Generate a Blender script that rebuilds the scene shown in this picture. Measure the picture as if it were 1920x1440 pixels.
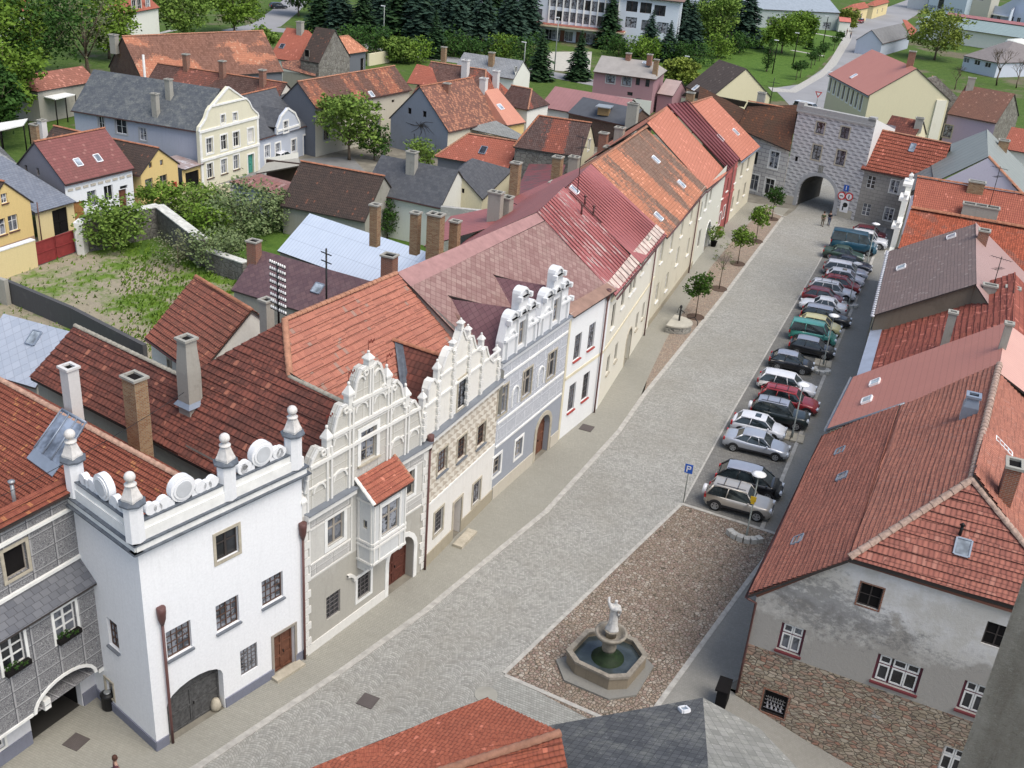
import bpy,math,random
from mathutils import Vector as V,Matrix
C=bpy.context.scene.collection
R=math.radians
for o in list(bpy.data.objects):bpy.data.objects.remove(o)
# ---------------------------------------------------------------- camera
CAMH=35.0;FPX=1973.0;PW,PH=1920,1440
_n=V((-330.,4050.,FPX)).normalized();_h=V((945.,-884.,FPX))
UP=-_n;YD=(_h-UP*_h.dot(UP)).normalized();XD=YD.cross(UP)
cam_d=bpy.data.cameras.new('camera');cam=bpy.data.objects.new('camera',cam_d);C.objects.link(cam)
def _row(i):return V((XD[i],YD[i],UP[i]))
_r,_d,_f=_row(0),_row(1),_row(2)
m=Matrix((( _r.x,-_d.x,-_f.x,0),(_r.y,-_d.y,-_f.y,0),(_r.z,-_d.z,-_f.z,CAMH),(0,0,0,1)))
cam.matrix_world=m
cam_d.sensor_width=36;cam_d.lens=FPX/PW*36;cam_d.clip_start=.2;cam_d.clip_end=3000
bpy.context.scene.camera=cam
# ---------------------------------------------------------------- light
SUN_EL,SUN_AZ=57,108
w=bpy.data.worlds.new('World');bpy.context.scene.world=w;w.use_nodes=True
nt=w.node_tree;bg=nt.nodes['Background'];sky=nt.nodes.new('ShaderNodeTexSky')
sky.sky_type='NISHITA';sky.sun_disc=False;sky.sun_elevation=R(SUN_EL);sky.sun_rotation=R(SUN_AZ)
sky.dust_density=2.5;sky.air_density=1.0;sky.ozone_density=1.0
hs=nt.nodes.new('ShaderNodeHueSaturation');hs.inputs['Saturation'].default_value=.85;nt.links.new(sky.outputs[0],hs.inputs['Color']);nt.links.new(hs.outputs[0],bg.inputs[0]);bg.inputs[1].default_value=0.135
sd=bpy.data.lights.new('sun','SUN');sd.energy=1.6;sd.angle=R(42);sd.color=(1,.94,.84)
sun=bpy.data.objects.new('sun',sd);C.objects.link(sun)
sv=V((math.sin(R(SUN_AZ))*math.cos(R(SUN_EL)),math.cos(R(SUN_AZ))*math.cos(R(SUN_EL)),math.sin(R(SUN_EL))))
sun.rotation_euler=sv.to_track_quat('Z','Y').to_euler()
sc=bpy.context.scene
sc.view_settings.view_transform='Standard';sc.view_settings.look='None';sc.view_settings.gamma=1
sc.view_settings.exposure=0.70
# ---------------------------------------------------------------- picture to place: where a sight line meets a height, a wall or a roof
def ray(px,py):
 v=V((px-PW/2,py-PH/2,FPX));return V((v.dot(XD),v.dot(YD),v.dot(UP)))
def G(px,py,z=0.):
 r=ray(px,py);t=(z-CAMH)/r.z;return V((r.x*t,r.y*t))
def G3(px,py,z=0.):
 g=G(px,py,z);return V((g.x,g.y,z))
def onplane(px,py,p0,n):
 r=ray(px,py);o=V((0,0,CAMH));return o+r*((p0-o).dot(n)/r.dot(n))
def x3(v,z=None):
 return V((v[0],v[1],z if z is not None else (v[2] if len(v)>2 else 0)))
# ---------------------------------------------------------------- materials
class N:
 def __init__(s,name):
  s.m=bpy.data.materials.new(name);s.m.use_nodes=True;s.t=s.m.node_tree;s.n=s.t.nodes;s.b=s.n['Principled BSDF']
 def new(s,t,**k):
  o=s.n.new('ShaderNode'+t)
  for a,b in k.items():setattr(o,a,b)
  return o
 def put(s,sock,v):
  if v is None:return
  if isinstance(v,bpy.types.NodeSocket):s.t.links.new(v,sock)
  else:
   if isinstance(v,(tuple,list)) and len(v)==3 and sock.type=='RGBA':v=(*v,1)
   sock.default_value=v
 def math(s,op,a,b=None,c=None):
  o=s.new('Math',operation=op);s.put(o.inputs[0],a);s.put(o.inputs[1],b)
  if c is not None:s.put(o.inputs[2],c)
  return o.outputs[0]
 def uv(s):return s.new('TexCoord').outputs['UV']
 def obj(s):return s.new('NewGeometry').outputs['Position']
 def xyz(s,v):
  o=s.new('SeparateXYZ');s.put(o.inputs[0],v);return o.outputs
 def comb(s,x,y,z=0.):
  o=s.new('CombineXYZ');s.put(o.inputs[0],x);s.put(o.inputs[1],y);s.put(o.inputs[2],z);return o.outputs[0]
 def scale(s,v,sc):
  o=s.new('VectorMath',operation='MULTIPLY');s.put(o.inputs[0],v);o.inputs[1].default_value=sc if isinstance(sc,tuple) else (sc,)*3;return o.outputs[0]
 def noise(s,v,scale,detail=4,rough=.6,out='Fac',dist=0):
  o=s.new('TexNoise');s.put(o.inputs['Vector'],v);o.inputs['Scale'].default_value=scale;o.inputs['Detail'].default_value=detail
  o.inputs['Roughness'].default_value=rough;o.inputs['Distortion'].default_value=dist;return o.outputs[out]
 def white(s,v,out='Value'):
  o=s.new('TexWhiteNoise',noise_dimensions='3D');s.put(o.inputs['Vector'],v);return o.outputs[out]
 def voro(s,v,scale,feature='F1',out='Distance',rand=1):
  o=s.new('TexVoronoi',feature=feature);s.put(o.inputs['Vector'],v);o.inputs['Scale'].default_value=scale;o.inputs['Randomness'].default_value=rand
  return o.outputs[out]
 def ramp(s,f,stops,interp='LINEAR'):
  o=s.new('ValToRGB');s.put(o.inputs[0],f);e=o.color_ramp.elements;o.color_ramp.interpolation=interp
  while len(e)<len(stops):e.new(0)
  for i,(p,c) in enumerate(stops):
   e[i].position=p;e[i].color=(c,c,c,1) if isinstance(c,(int,float)) else (*c,1)
  return o.outputs[0]
 def mix(s,f,a,b,mode='MIX'):
  o=s.new('Mix',data_type='RGBA',blend_type=mode);s.put(o.inputs['Factor'],f);s.put(o.inputs['A'],a) if 0 else s.put(o.inputs[6],a);s.put(o.inputs[7],b)
  return o.outputs[2]
 def step(s,v,a,b):
  o=s.new('MapRange',clamp=True);s.put(o.inputs[0],v);o.inputs[1].default_value=a;o.inputs[2].default_value=b;return o.outputs[0]
 def bump(s,h,d=.02,st=1.):
  o=s.new('Bump');s.put(o.inputs['Height'],h);o.inputs['Distance'].default_value=d;o.inputs['Strength'].default_value=st
  s.t.links.new(o.outputs[0],s.b.inputs['Normal'])
 def out(s,col,rough=.85,spec=.3,metal=0):
  s.put(s.b.inputs['Base Color'],col);s.put(s.b.inputs['Roughness'],rough);s.put(s.b.inputs['Specular IOR Level'],spec);s.put(s.b.inputs['Metallic'],metal)
  return s.m
_cache={}
def plain(name,col,rough=.7,spec=.3,metal=0,var=.12,sc=1.2):
 k=('p',name)
 if k in _cache:return _cache[k]
 n=N(name);p=n.obj();a=n.noise(p,sc,5,.65)
 c=n.mix(n.step(a,.3,.7),tuple(x*(1-var) for x in col),tuple(min(1,x*(1+var)) for x in col))
 _cache[k]=n.out(c,rough,spec,metal);return _cache[k]
def plaster(name,col,stain=(.35,.33,.3),amt=.35,sc=.45,bump=.01,thr=.56):
 n=N(name);p=n.obj()
 a=n.noise(p,sc,8,.68);b=n.noise(n.scale(p,(2.2,2.2,.5)),.9,6,.65);f=n.noise(p,9,4,.7)
 c=n.mix(n.step(f,.2,.8),tuple(x*.9 for x in col),tuple(min(1,x*1.06) for x in col))
 c=n.mix(n.math('MULTIPLY',n.step(a,thr,thr+.2),amt),c,stain)
 c=n.mix(n.math('MULTIPLY',n.step(b,.58,.75),amt*.8),c,tuple(x*.6+y*.4 for x,y in zip(col,stain)))
 s_=n.noise(n.scale(p,(3.2,3.2,.22)),1.6,7,.72);c=n.mix(n.math('MULTIPLY',n.step(s_,.52,.72),min(.6,amt*.9)),c,tuple(x*.72 for x in col))
 n.bump(n.noise(p,14,5,.7),bump,.6)
 return n.out(c,.92,.2)
def peeled(name,col,under,amt=.5,sc=.5,under2=None):
 n=N(name);p=n.obj();a=n.noise(p,sc,9,.7);f=n.noise(p,8,4,.7)
 c=n.mix(n.step(f,.2,.8),tuple(x*.88 for x in col),col)
 u=n.mix(n.step(n.noise(p,2.5,6,.7),.4,.6),under,under2 or tuple(x*.7 for x in under))
 c=n.mix(n.step(a,1-amt-.02,1-amt+.05),c,u)
 n.bump(n.math('ADD',a,n.math('MULTIPLY',f,.3)),.03,.7);return n.out(c,.92,.2)
def tiles(name,c1,c2,dark=(.05,.03,.03),tw=.21,th=.34,moss=.35,lich=None,lam=.1,patch=None,pam=0,psc=(.35,.08),rowline=.55,wave=.012,shade_h=.12,lift=.02,spread=1.):
 """clay tiles laid in courses: every tile its own tone, old and new patches, side joints and shade lines painted along the course edges"""
 n=N(name);q=n.xyz(n.uv());p=n.obj()
 wob=n.math('MULTIPLY',n.noise(p,.35,2),.12)
 vv=n.math('DIVIDE',n.math('ADD',q[1],wob),th);row=n.math('FLOOR',vv);fv=n.math('FRACT',vv)
 uu=n.math('ADD',n.math('DIVIDE',q[0],tw),n.math('MULTIPLY',n.white(n.comb(row,3.,1.)),.35 if wave else .5));col=n.math('FLOOR',uu);fu=n.math('FRACT',uu)
 rnd=n.white(n.comb(col,row,0.));rnd2=n.white(n.comb(row,col,5.))
 c=n.mix(n.step(rnd,.5-.5*spread,.5+.5*spread),c1,c2)
 c=n.mix(n.math('MULTIPLY',n.step(n.noise(n.comb(n.math('MULTIPLY',col,.06),n.math('MULTIPLY',row,.10)),1.,5,.7),.46,.66),moss),c,dark)
 c=n.mix(n.math('MULTIPLY',n.math('GREATER_THAN',rnd2,1-lam),.8),c,lich or tuple(min(1,x*1.5+.03) for x in c1))
 if patch is not None:
  pp=n.noise(n.comb(n.math('MULTIPLY',q[0],psc[0]),n.math('MULTIPLY',q[1],psc[1])),1.,2,.5)
  jit=n.math('MULTIPLY',n.math('SUBTRACT',n.noise(p,3.5,5,.75),.5),.32)
  c=n.mix(n.step(n.math('ADD',pp,jit),.52-pam*.2,.545-pam*.2),c,n.mix(rnd2,patch,tuple(x*.55 for x in patch)))
 row_shade=n.math('MULTIPLY',n.step(fv,shade_h+.05,.02),rowline*1.25)  # dark row line: shadow of the tile edges painted into the colour
 c=n.mix(row_shade,c,tuple(x*.35 for x in dark))
 ju=n.math('MULTIPLY',n.math('GREATER_THAN',n.math('ABSOLUTE',n.math('SUBTRACT',fu,.5)),.44),rowline*.55)
 c=n.mix(ju,c,tuple(x*.6 for x in dark))
 c=n.mix(n.math('MULTIPLY',n.noise(p,.22,4),.35),c,tuple(x*.75 for x in c1))
 h=n.math('ADD',n.math('MULTIPLY',n.math('SUBTRACT',1.,fv),lift/.02),n.math('MULTIPLY',n.math('SINE',n.math('MULTIPLY',uu,6.2832)),wave/.02))
 h=n.math('ADD',h,n.math('MULTIPLY',rnd,.3));n.bump(h,.02,1.)
 return n.out(c,.88,.15)
def seam(name,c1,c2,rust=(.5,.45,.43),ram=.3,sw=.6,line=(.12,.05,.05),rough=.55,cross=0):
 """sheet metal with standing seams running down the slope"""
 n=N(name);q=n.xyz(n.uv());p=n.obj()
 uu=n.math('DIVIDE',q[0],sw);col=n.math('FLOOR',uu);fu=n.math('ABSOLUTE',n.math('SUBTRACT',n.math('FRACT',uu),.5))
 c=n.mix(n.step(n.noise(p,.8,5),.3,.7),c1,c2);c=n.mix(n.math('MULTIPLY',n.white(n.comb(col,1.,2.)),.35),c,c2)
 if ram:c=n.mix(n.step(n.noise(n.comb(n.math('MULTIPLY',q[0],1.6),n.math('MULTIPLY',q[1],.45)),1.,8,.72),.72-ram*.42,.76-ram*.42),c,rust)
 c=n.mix(n.math('MULTIPLY',n.math('GREATER_THAN',fu,.45),.75),c,line)
 if cross:c=n.mix(n.math('MULTIPLY',n.math('LESS_THAN',n.math('FRACT',n.math('DIVIDE',q[1],cross)),.06/cross),.6),c,line)
 n.bump(n.math('GREATER_THAN',fu,.455),.05,.8)
 return n.out(c,rough,.4,0)
def slate(name,c1,c2,moss=(.2,.2,.18),mam=.35,s=.42,line=(.02,.02,.025),lw=.06,diamond=True):
 n=N(name);q=n.xyz(n.uv());p=n.obj()
 if diamond:
  a=n.math('DIVIDE',n.math('ADD',q[0],q[1]),s*1.414);b=n.math('DIVIDE',n.math('SUBTRACT',q[0],q[1]),s*1.414)
 else:
  b=n.math('DIVIDE',q[1],s*.75);a=n.math('ADD',n.math('DIVIDE',q[0],s),n.math('MULTIPLY',n.math('FLOOR',b),.5))
 fa,fb=n.math('FRACT',a),n.math('FRACT',b)
 rnd=n.white(n.comb(n.math('FLOOR',a),n.math('FLOOR',b),1.))
 c=n.mix(rnd,c1,c2)
 c=n.mix(n.math('MULTIPLY',n.step(n.noise(p,.9,8,.75),.5,.66),mam),c,moss)
 c=n.mix(n.math('MULTIPLY',n.step(n.noise(p,6,5,.8),.6,.68),mam),c,tuple(min(1,x*1.8) for x in moss))
 j=n.math('MAXIMUM',n.math('LESS_THAN',fa,lw),n.math('LESS_THAN',fb,lw));c=n.mix(n.math('MULTIPLY',j,.65),c,line)
 n.bump(n.math('ADD',n.math('ADD',fa,fb),rnd),.012,1.)
 return n.out(c,.8,.3)
def bricks(name,c1,c2,mort,bw=.28,bh=.085,mo=.012,dirt=(.2,.17,.12),dam=.3,irregular=0):
 n=N(name);u=n.uv();p=n.obj();b=n.new('TexBrick');n.put(b.inputs['Vector'],u);b.inputs['Scale'].default_value=1
 n.put(b.inputs['Color1'],c1);n.put(b.inputs['Color2'],c2);n.put(b.inputs['Mortar'],mort);b.inputs['Mortar Size'].default_value=mo
 b.inputs['Brick Width'].default_value=bw;b.inputs['Row Height'].default_value=bh
 c=n.mix(n.math('MULTIPLY',n.step(n.noise(p,1.3,7,.7),.45,.7),dam),b.outputs['Color'],dirt)
 n.bump(b.outputs['Fac'],-.01,1.);return n.out(c,.9,.2)
def stones(name,cols,mort,sc=2.6,gap=.06,squash=(1,1,1),pl=None,pam=0,rough=.9,bd=.03,useuv=True,grime=.25,gcol=(.12,.1,.08)):
 n=N(name);u=n.uv() if useuv else n.obj();p=n.obj()
 v=n.scale(u,squash);v2=n.new('VectorMath',operation='ADD');n.put(v2.inputs[0],v);n.put(v2.inputs[1],n.scale(n.noise(p,2.,2,.5,'Color'),.15));v=v2.outputs[0]
 d=n.voro(v,sc,'DISTANCE_TO_EDGE');colr=n.voro(v,sc,'F1','Color')
 r=n.xyz(colr)[0];k=len(cols)-1
 c=n.ramp(r,[(i/max(1,k),cc) for i,cc in enumerate(cols)])
 c=n.mix(n.math('MULTIPLY',n.noise(p,9,4),.4),c,tuple(x*.6 for x in cols[0]))
 c=n.mix(n.step(d,gap,gap*.3),c,mort)
 c=n.mix(n.math('MULTIPLY',n.step(n.noise(p,.35,7,.7),.45,.7),grime),c,gcol)
 if pl:c=n.mix(n.step(n.noise(p,.6,8,.65),1-pam,1.04-pam),c,pl)
 n.bump(n.step(d,0,gap*2.2),bd,1.);return n.out(c,rough,.3)
def grass_mat(name,c1,c2,dirt=None,dam=0.,sc=.12):
 n=N(name);p=n.obj()
 c=n.mix(n.step(n.noise(p,.9,8,.75),.35,.65),c1,c2);c=n.mix(n.math('MULTIPLY',n.step(n.noise(p,5,5,.8),.4,.7),.5),c,tuple(x*.45 for x in c1))
 if dirt:
  c2_=n.mix(n.step(n.noise(p,1.6,6,.8),.35,.7),dirt,tuple(x*.75 for x in dirt))
  c=n.mix(n.step(n.noise(p,sc,8,.72),.62-dam,.7-dam),c,c2_)
 n.bump(n.noise(p,6,6,.8),.08,.8);return n.out(c,.95,.1)
def glass(name,col=(.02,.022,.026),rough=.12,curtain=0,spec=.6):
 n=N(name);p=n.obj();q=n.xyz(n.uv())
 a=n.noise(p,.9,3);c=n.mix(n.step(a,.35,.65),tuple(x*.5 for x in col),tuple(x*1.9 for x in col))
 if curtain:
  c=n.mix(n.math('MULTIPLY',n.step(n.noise(p,2.2,5,.7),.45,.5),curtain),c,(.30,.32,.36))
 return n.out(c,rough,spec)
# ---------------------------------------------------------------- meshes
class MB:
 def __init__(s):s.v=[];s.f=[];s.mi=[];s.sm=[];s.vc=0
 def poly(s,pts,mi=0,sm=False):
  b=len(s.v);s.v += [x3(p) for p in pts];s.f.append(tuple(range(b,b+len(pts))));s.mi.append(mi);s.sm.append(sm)
 def grid(s,rows,closed=False,mi=0,sm=True,cap=False):
  """rows: equal-length rings of points"""
  b=len(s.v);n=len(rows[0])
  for r in rows:s.v += [x3(p) for p in r]
  for i in range(len(rows)-1):
   for j in range(n if closed else n-1):
    k=(j+1) % n
    s.f.append((b+i*n+j,b+i*n+k,b+(i+1)*n+k,b+(i+1)*n+j));s.mi.append(mi);s.sm.append(sm)
  if cap:
   s.f.append(tuple(b+j for j in reversed(range(n))));s.mi.append(mi);s.sm.append(False)
   t=b+(len(rows)-1)*n;s.f.append(tuple(t+j for j in range(n)));s.mi.append(mi);s.sm.append(False)
 def box(s,c,sx,sy,sz,ax=None,ay=None,mi=0,az=None):
  """box centred on c; ax, ay unit axes"""
  ax=x3(ax) if ax is not None else V((1,0,0));az=az or V((0,0,1));ay=x3(ay) if ay is not None else az.cross(ax)
  c=x3(c);P=[c+ax*(i*sx/2)+ay*(j*sy/2)+az*(k*sz/2) for k in (-1,1) for i,j in ((-1,-1),(1,-1),(1,1),(-1,1))]
  for q in ((3,2,1,0),(4,5,6,7),(0,1,5,4),(1,2,6,5),(2,3,7,6),(3,0,4,7)):s.poly([P[i] for i in q],mi)
 def prism(s,pts,z0,z1,mi=0,cap=True):
  pts=[x3(p,0) for p in pts]
  ar=sum(pts[i].x*pts[(i+1) % len(pts)].y-pts[(i+1) % len(pts)].x*pts[i].y for i in range(len(pts)))
  if ar<0:pts=pts[::-1]
  lo=[V((p.x,p.y,z0)) for p in pts];hi=[V((p.x,p.y,z1)) for p in pts];k=len(pts)
  if cap:s.poly(hi,mi);s.poly(lo[::-1],mi)
  for i in range(k):s.poly([lo[i],lo[(i+1) % k],hi[(i+1) % k],hi[i]],mi)
 def slab(s,pts,t,mi=0,mi2=None):
  """planar polygon thickened straight down by t"""
  pts=[x3(p) for p in pts];n=nrm(pts)
  if n.z<0:pts=pts[::-1]
  lo=[p-V((0,0,t)) for p in pts];mi2=mi if mi2 is None else mi2
  s.poly(pts,mi);s.poly(lo[::-1],mi2);k=len(pts)
  for i in range(k):s.poly([lo[i],lo[(i+1) % k],pts[(i+1) % k],pts[i]],mi2)
 def tube(s,pts,r,n=8,mi=0,cap=True,sm=True):
  pts=[x3(p) for p in pts];rr=r if isinstance(r,(list,tuple)) else [r]*len(pts);rings=[]
  for i,p in enumerate(pts):
   d=(pts[min(i+1,len(pts)-1)]-pts[max(i-1,0)]).normalized()
   a=d.cross(V((0,0,1)))
   if a.length<.1:a=V((1,0,0))
   a.normalize();b=d.cross(a)
   rings.append([p+a*(math.cos(6.2832*k/n)*rr[i])-b*(math.sin(6.2832*k/n)*rr[i]) for k in range(n)])
  s.grid(rings,True,mi,sm,cap)
 def lathe(s,c,prof,n=16,mi=0,sm=True,ph=0,sx=1,sy=1,ax=None):
  """profile of (radius, z) about the vertical through c"""
  c=x3(c);ax=x3(ax) if ax is not None else V((1,0,0));ay=V((-ax.y,ax.x,0))
  rings=[[c+ax*(math.cos(6.2832*(k+ph)/n)*r*sx)+ay*(math.sin(6.2832*(k+ph)/n)*r*sy)+V((0,0,z)) for k in range(n)] for r,z in prof]
  s.grid(rings,True,mi,sm,True)
 def tris(s,vs,fs,mi=0,sm=False):
  b=len(s.v);s.v += vs;s.f += [tuple(b+i for i in f) for f in fs];s.mi += [mi]*len(fs);s.sm += [sm]*len(fs)
 def build(s,name,mats,parent=None,uv=True):
  o_=org(parent);me=bpy.data.meshes.new(name)
  me.from_pydata([v-o_ for v in s.v],[],s.f)
  if not isinstance(mats,(list,tuple)):mats=[mats]
  for m_ in mats:me.materials.append(m_)
  me.polygons.foreach_set('material_index',s.mi);me.polygons.foreach_set('use_smooth',s.sm)
  if uv:
   l=me.uv_layers.new(name='UVMap');d=[0.]*(2*len(me.loops));i=0
   for f in s.f:
    n=nrm([s.v[k] for k in f[:4]])
    if abs(n.z)>.999 or n.length<.5:a,b=V((1,0,0)),V((0,1,0))
    else:a=V((-n.y,n.x,0)).normalized();b=n.cross(a)
    for k in f:d[i]=s.v[k].dot(a);d[i+1]=s.v[k].dot(b);i += 2
   l.data.foreach_set('uv',d)
  me.update();ob=bpy.data.objects.new(name,me);C.objects.link(ob)
  if parent is not None:ob.parent=parent
  return ob
def flat(p):
 """bring the corners of one roof face into one plane"""
 p=[x3(q) for q in p]
 if len(p)<4:return p
 n=nrm(p);c=sum(p,V((0,0,0)))/len(p)
 return [V((q.x,q.y,c.z-(n.x*(q.x-c.x)+n.y*(q.y-c.y))/n.z)) for q in p] if abs(n.z)>.05 else p
def nrm(p):
 n=V((0,0,0))
 for i in range(len(p)):
  a,b=p[i],p[(i+1) % len(p)];n += V(((a.y-b.y)*(a.z+b.z),(a.z-b.z)*(a.x+b.x),(a.x-b.x)*(a.y+b.y)))
 return n.normalized() if n.length>1e-12 else n
def org(o):
 v=V((0,0,0))
 while o is not None:v=v+o.location;o=o.parent
 return v
def tag(o,label=None,cat=None,group=None,kind=None):
 if label:o['label']=label
 if cat:o['category']=cat
 if group:o['group']=group
 if kind:o['kind']=kind
 return o
def thing(name,label,cat,loc=(0,0,0),group=None):
 o=bpy.data.objects.new(name,None);C.objects.link(o);o.location=loc;o.empty_display_size=.3
 return tag(o,label,cat,group)
def copy_tree(o,parent=None):
 c=o.copy();C.objects.link(c);c.parent=parent
 for ch in list(o.children):copy_tree(ch,c)
 return c
# ---------------------------------------------------------------- shared materials
WHITE=(.78,.79,.80)
M={}
M['glass']=glass('window_glass');M['glassl']=glass('window_glass_sheer',(.06,.065,.075),.12,.35);M['glassn']=glass('window_glass_net',(.03,.033,.04),.2,.9);WN=[0];M['skyglass']=glass('skylight_glass',(.26,.30,.34),.1,0,.8);M['glassc']=glass('window_glass_curtained',(.05,.055,.065),.15,.7)
M['frame_w']=plain('white_painted_wood',(.70,.70,.68),.5);M['frame_g']=plain('grey_weathered_wood',(.30,.27,.23),.8)
M['frame_b']=plain('brown_stained_wood',(.095,.055,.04),.6);M['frame_r']=plain('dark_red_wood',(.14,.03,.035),.6)
M['frame_d']=plain('dark_wood_and_course_shade',(.045,.038,.035),.7);M['stone_trim']=plain('sandstone_trim',(.42,.38,.30),.9,.2,0,.2,3)
M['white_trim']=plain('white_plaster_trim',(.74,.74,.71),.9);M['grey_trim']=plain('grey_plaster_trim',(.36,.37,.38),.9)
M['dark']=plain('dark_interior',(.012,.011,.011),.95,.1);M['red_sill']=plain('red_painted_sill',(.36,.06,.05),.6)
M['gutter']=plain('brown_sheet_gutter',(.11,.05,.045),.5,.4);M['gutter_g']=plain('zinc_gutter',(.20,.22,.25),.4,.5,.3)
M['zinc']=plain('zinc_sheet',(.23,.27,.33),.45,.5,.2);M['steel']=plain('galvanised_steel',(.35,.37,.38),.45,.5,.5)
M['black']=plain('black_iron',(.015,.015,.016),.5);M['whitemetal']=plain('white_enamel',(.8,.8,.8),.35)
M['door_b']=plain('brown_door',(.15,.065,.04),.6,.3,0,.3,5);M['door_r']=plain('old_red_brown_door',(.10,.035,.025),.7,.3,0,.35,6)
M['door_g']=plain('grey_weathered_gate_wood',(.085,.085,.085),.85,.2,0,.45,6)
M['ridge']=plain('clay_ridge_tile',(.34,.15,.09),.85,.2,0,.35,3);M['ridge_o']=plain('orange_ridge_tile',(.36,.18,.115),.8,.2,0,.3,3)
M['brick_y']=bricks('yellow_chimney_brick',(.36,.24,.13),(.24,.11,.05),(.30,.27,.20));M['brick_r']=bricks('red_chimney_brick',(.30,.11,.06),(.22,.08,.05),(.30,.26,.22))
M['ch_w']=plaster('white_chimney_render',(.60,.59,.57),amt=.3);M['ch_g']=plaster('grey_chimney_render',(.34,.33,.29),(.16,.15,.13),.6,1.2)
M['plinth']=plaster('grey_plinth',(.19,.20,.25),(.12,.12,.13),.4)
# ---------------------------------------------------------------- walls with real openings
class Hole:
 def __init__(s,pts):s.p=pts
 def at(s,u,k):
  p=s.p
  for i in range(len(p)-1):
   if p[i][0]-1e-6<=u<=p[i+1][0]+1e-6:
    t=(u-p[i][0])/max(1e-9,p[i+1][0]-p[i][0]);return p[i][k]*(1-t)+p[i+1][k]*t
  return p[-1][k]
def arch_pts(u,z0,w,h,rise=None,n=9):
 rise=w/2 if rise is None else rise;o=[]
 for i in range(n+1):
  a=math.pi*(1-i/n);o.append((u+math.cos(a)*w/2,z0,z0+h-rise+math.sin(a)*rise))
 return o
class Wall:
 def __init__(s,P0,P1,prof,zb=0.,out=None,thick=0.,d=0.):
  s.a=V((P0[0],P0[1]));b=V((P1[0],P1[1]));s.L=(b-s.a).length;s.x=(b-s.a)/s.L
  s.n=V((s.x.y,-s.x.x))
  if out is None:out=-s.a
  if s.n.dot(V((out[0],out[1])))<0:s.n=-s.n
  s.a=s.a+s.n*d
  if isinstance(prof,(int,float)):prof=[(0,prof),(s.L,prof)]
  s.prof=prof;s.zb=zb;s.h=[];s.th=thick
 def pt(s,u,z,d=0):q=s.a+s.x*u+s.n*d;return V((q.x,q.y,z))
 def hit(s,px,py,d=0):
  n=x3(s.n,0);q=onplane(px,py,s.pt(0,0,d),n);return ((V((q.x,q.y))-s.a).dot(s.x),q.z)
 def top(s,u,e):
  p=s.prof;best=0
  for i in range(len(p)-1):
   a,b=p[i],p[i+1]
   if b[0]-a[0]<1e-6:continue
   if a[0]<=u+e<=b[0]:return a[1]+(b[1]-a[1])*(u-a[0])/(b[0]-a[0])
  return p[0][1] if u+e<=p[0][0] else p[-1][1]
 def mesh(s,mb,mi=0,rmi=None,reveal=.22):
  us=sorted(set([round(p[0],4) for p in s.prof]+[round(q[0],4) for h in s.h for q in h.p if 0<q[0]<s.L]))
  u0,u1=s.prof[0][0],s.prof[-1][0];rmi=mi if rmi is None else rmi
  def face(pts,m_=mi):
   n=nrm(pts)
   if n.dot(x3(s.n,0))<0:pts=pts[::-1]
   mb.poly(pts,m_)
  us=[u for u in us if u0-1e-4<=u<=u1+1e-4]
  for a,b in zip(us,us[1:]):
   if b-a<1e-3:continue
   m_=(a+b)/2;cur=(s.zb,s.zb)
   ta,tb=s.top(a,1e-4),s.top(b,-1e-4)
   for h in sorted([h for h in s.h if h.p[0][0]<=m_<=h.p[-1][0]],key=lambda h:h.at(m_,1)):
    lo=(h.at(a,1),h.at(b,1))
    if lo[0]>cur[0]+1e-3 or lo[1]>cur[1]+1e-3:face([s.pt(a,cur[0]),s.pt(b,cur[1]),s.pt(b,lo[1]),s.pt(a,lo[0])])
    cur=(h.at(a,2),h.at(b,2))
   if ta>cur[0]+1e-3 or tb>cur[1]+1e-3:
    face([s.pt(a,cur[0]),s.pt(b,cur[1]),s.pt(b,tb),s.pt(a,ta)])
   if s.th:
    mb.poly([s.pt(a,ta),s.pt(b,tb),s.pt(b,tb,-s.th),s.pt(a,ta,-s.th)],mi)
    mb.poly([s.pt(a,s.zb,-s.th),s.pt(b,s.zb,-s.th),s.pt(b,tb,-s.th),s.pt(a,ta,-s.th)],mi)
  if s.th:
   pr=s.prof
   for i in range(len(pr)-1):
    if abs(pr[i][0]-pr[i+1][0])<1e-6:mb.poly([s.pt(pr[i][0],pr[i][1]),s.pt(pr[i][0],pr[i][1],-s.th),s.pt(pr[i][0],pr[i+1][1],-s.th),s.pt(pr[i][0],pr[i+1][1])],mi)
   for (u,z) in (pr[0],pr[-1]):mb.poly([s.pt(u,s.zb),s.pt(u,s.zb,-s.th),s.pt(u,z,-s.th),s.pt(u,z)],mi)
  for h in s.h:
   p=h.p;r=getattr(h,'r',reveal)
   ring=[(q[0],q[1]) for q in p]+[(q[0],q[2]) for q in p[::-1]]
   for i in range(len(ring)):
    a,b=ring[i],ring[(i+1) % len(ring)]
    if abs(a[0]-b[0])+abs(a[1]-b[1])<1e-4 or (a[1]<.05 and b[1]<.05):continue
    mb.poly([s.pt(*a),s.pt(*b),s.pt(b[0],b[1],-r),s.pt(a[0],a[1],-r)],rmi)
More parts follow.
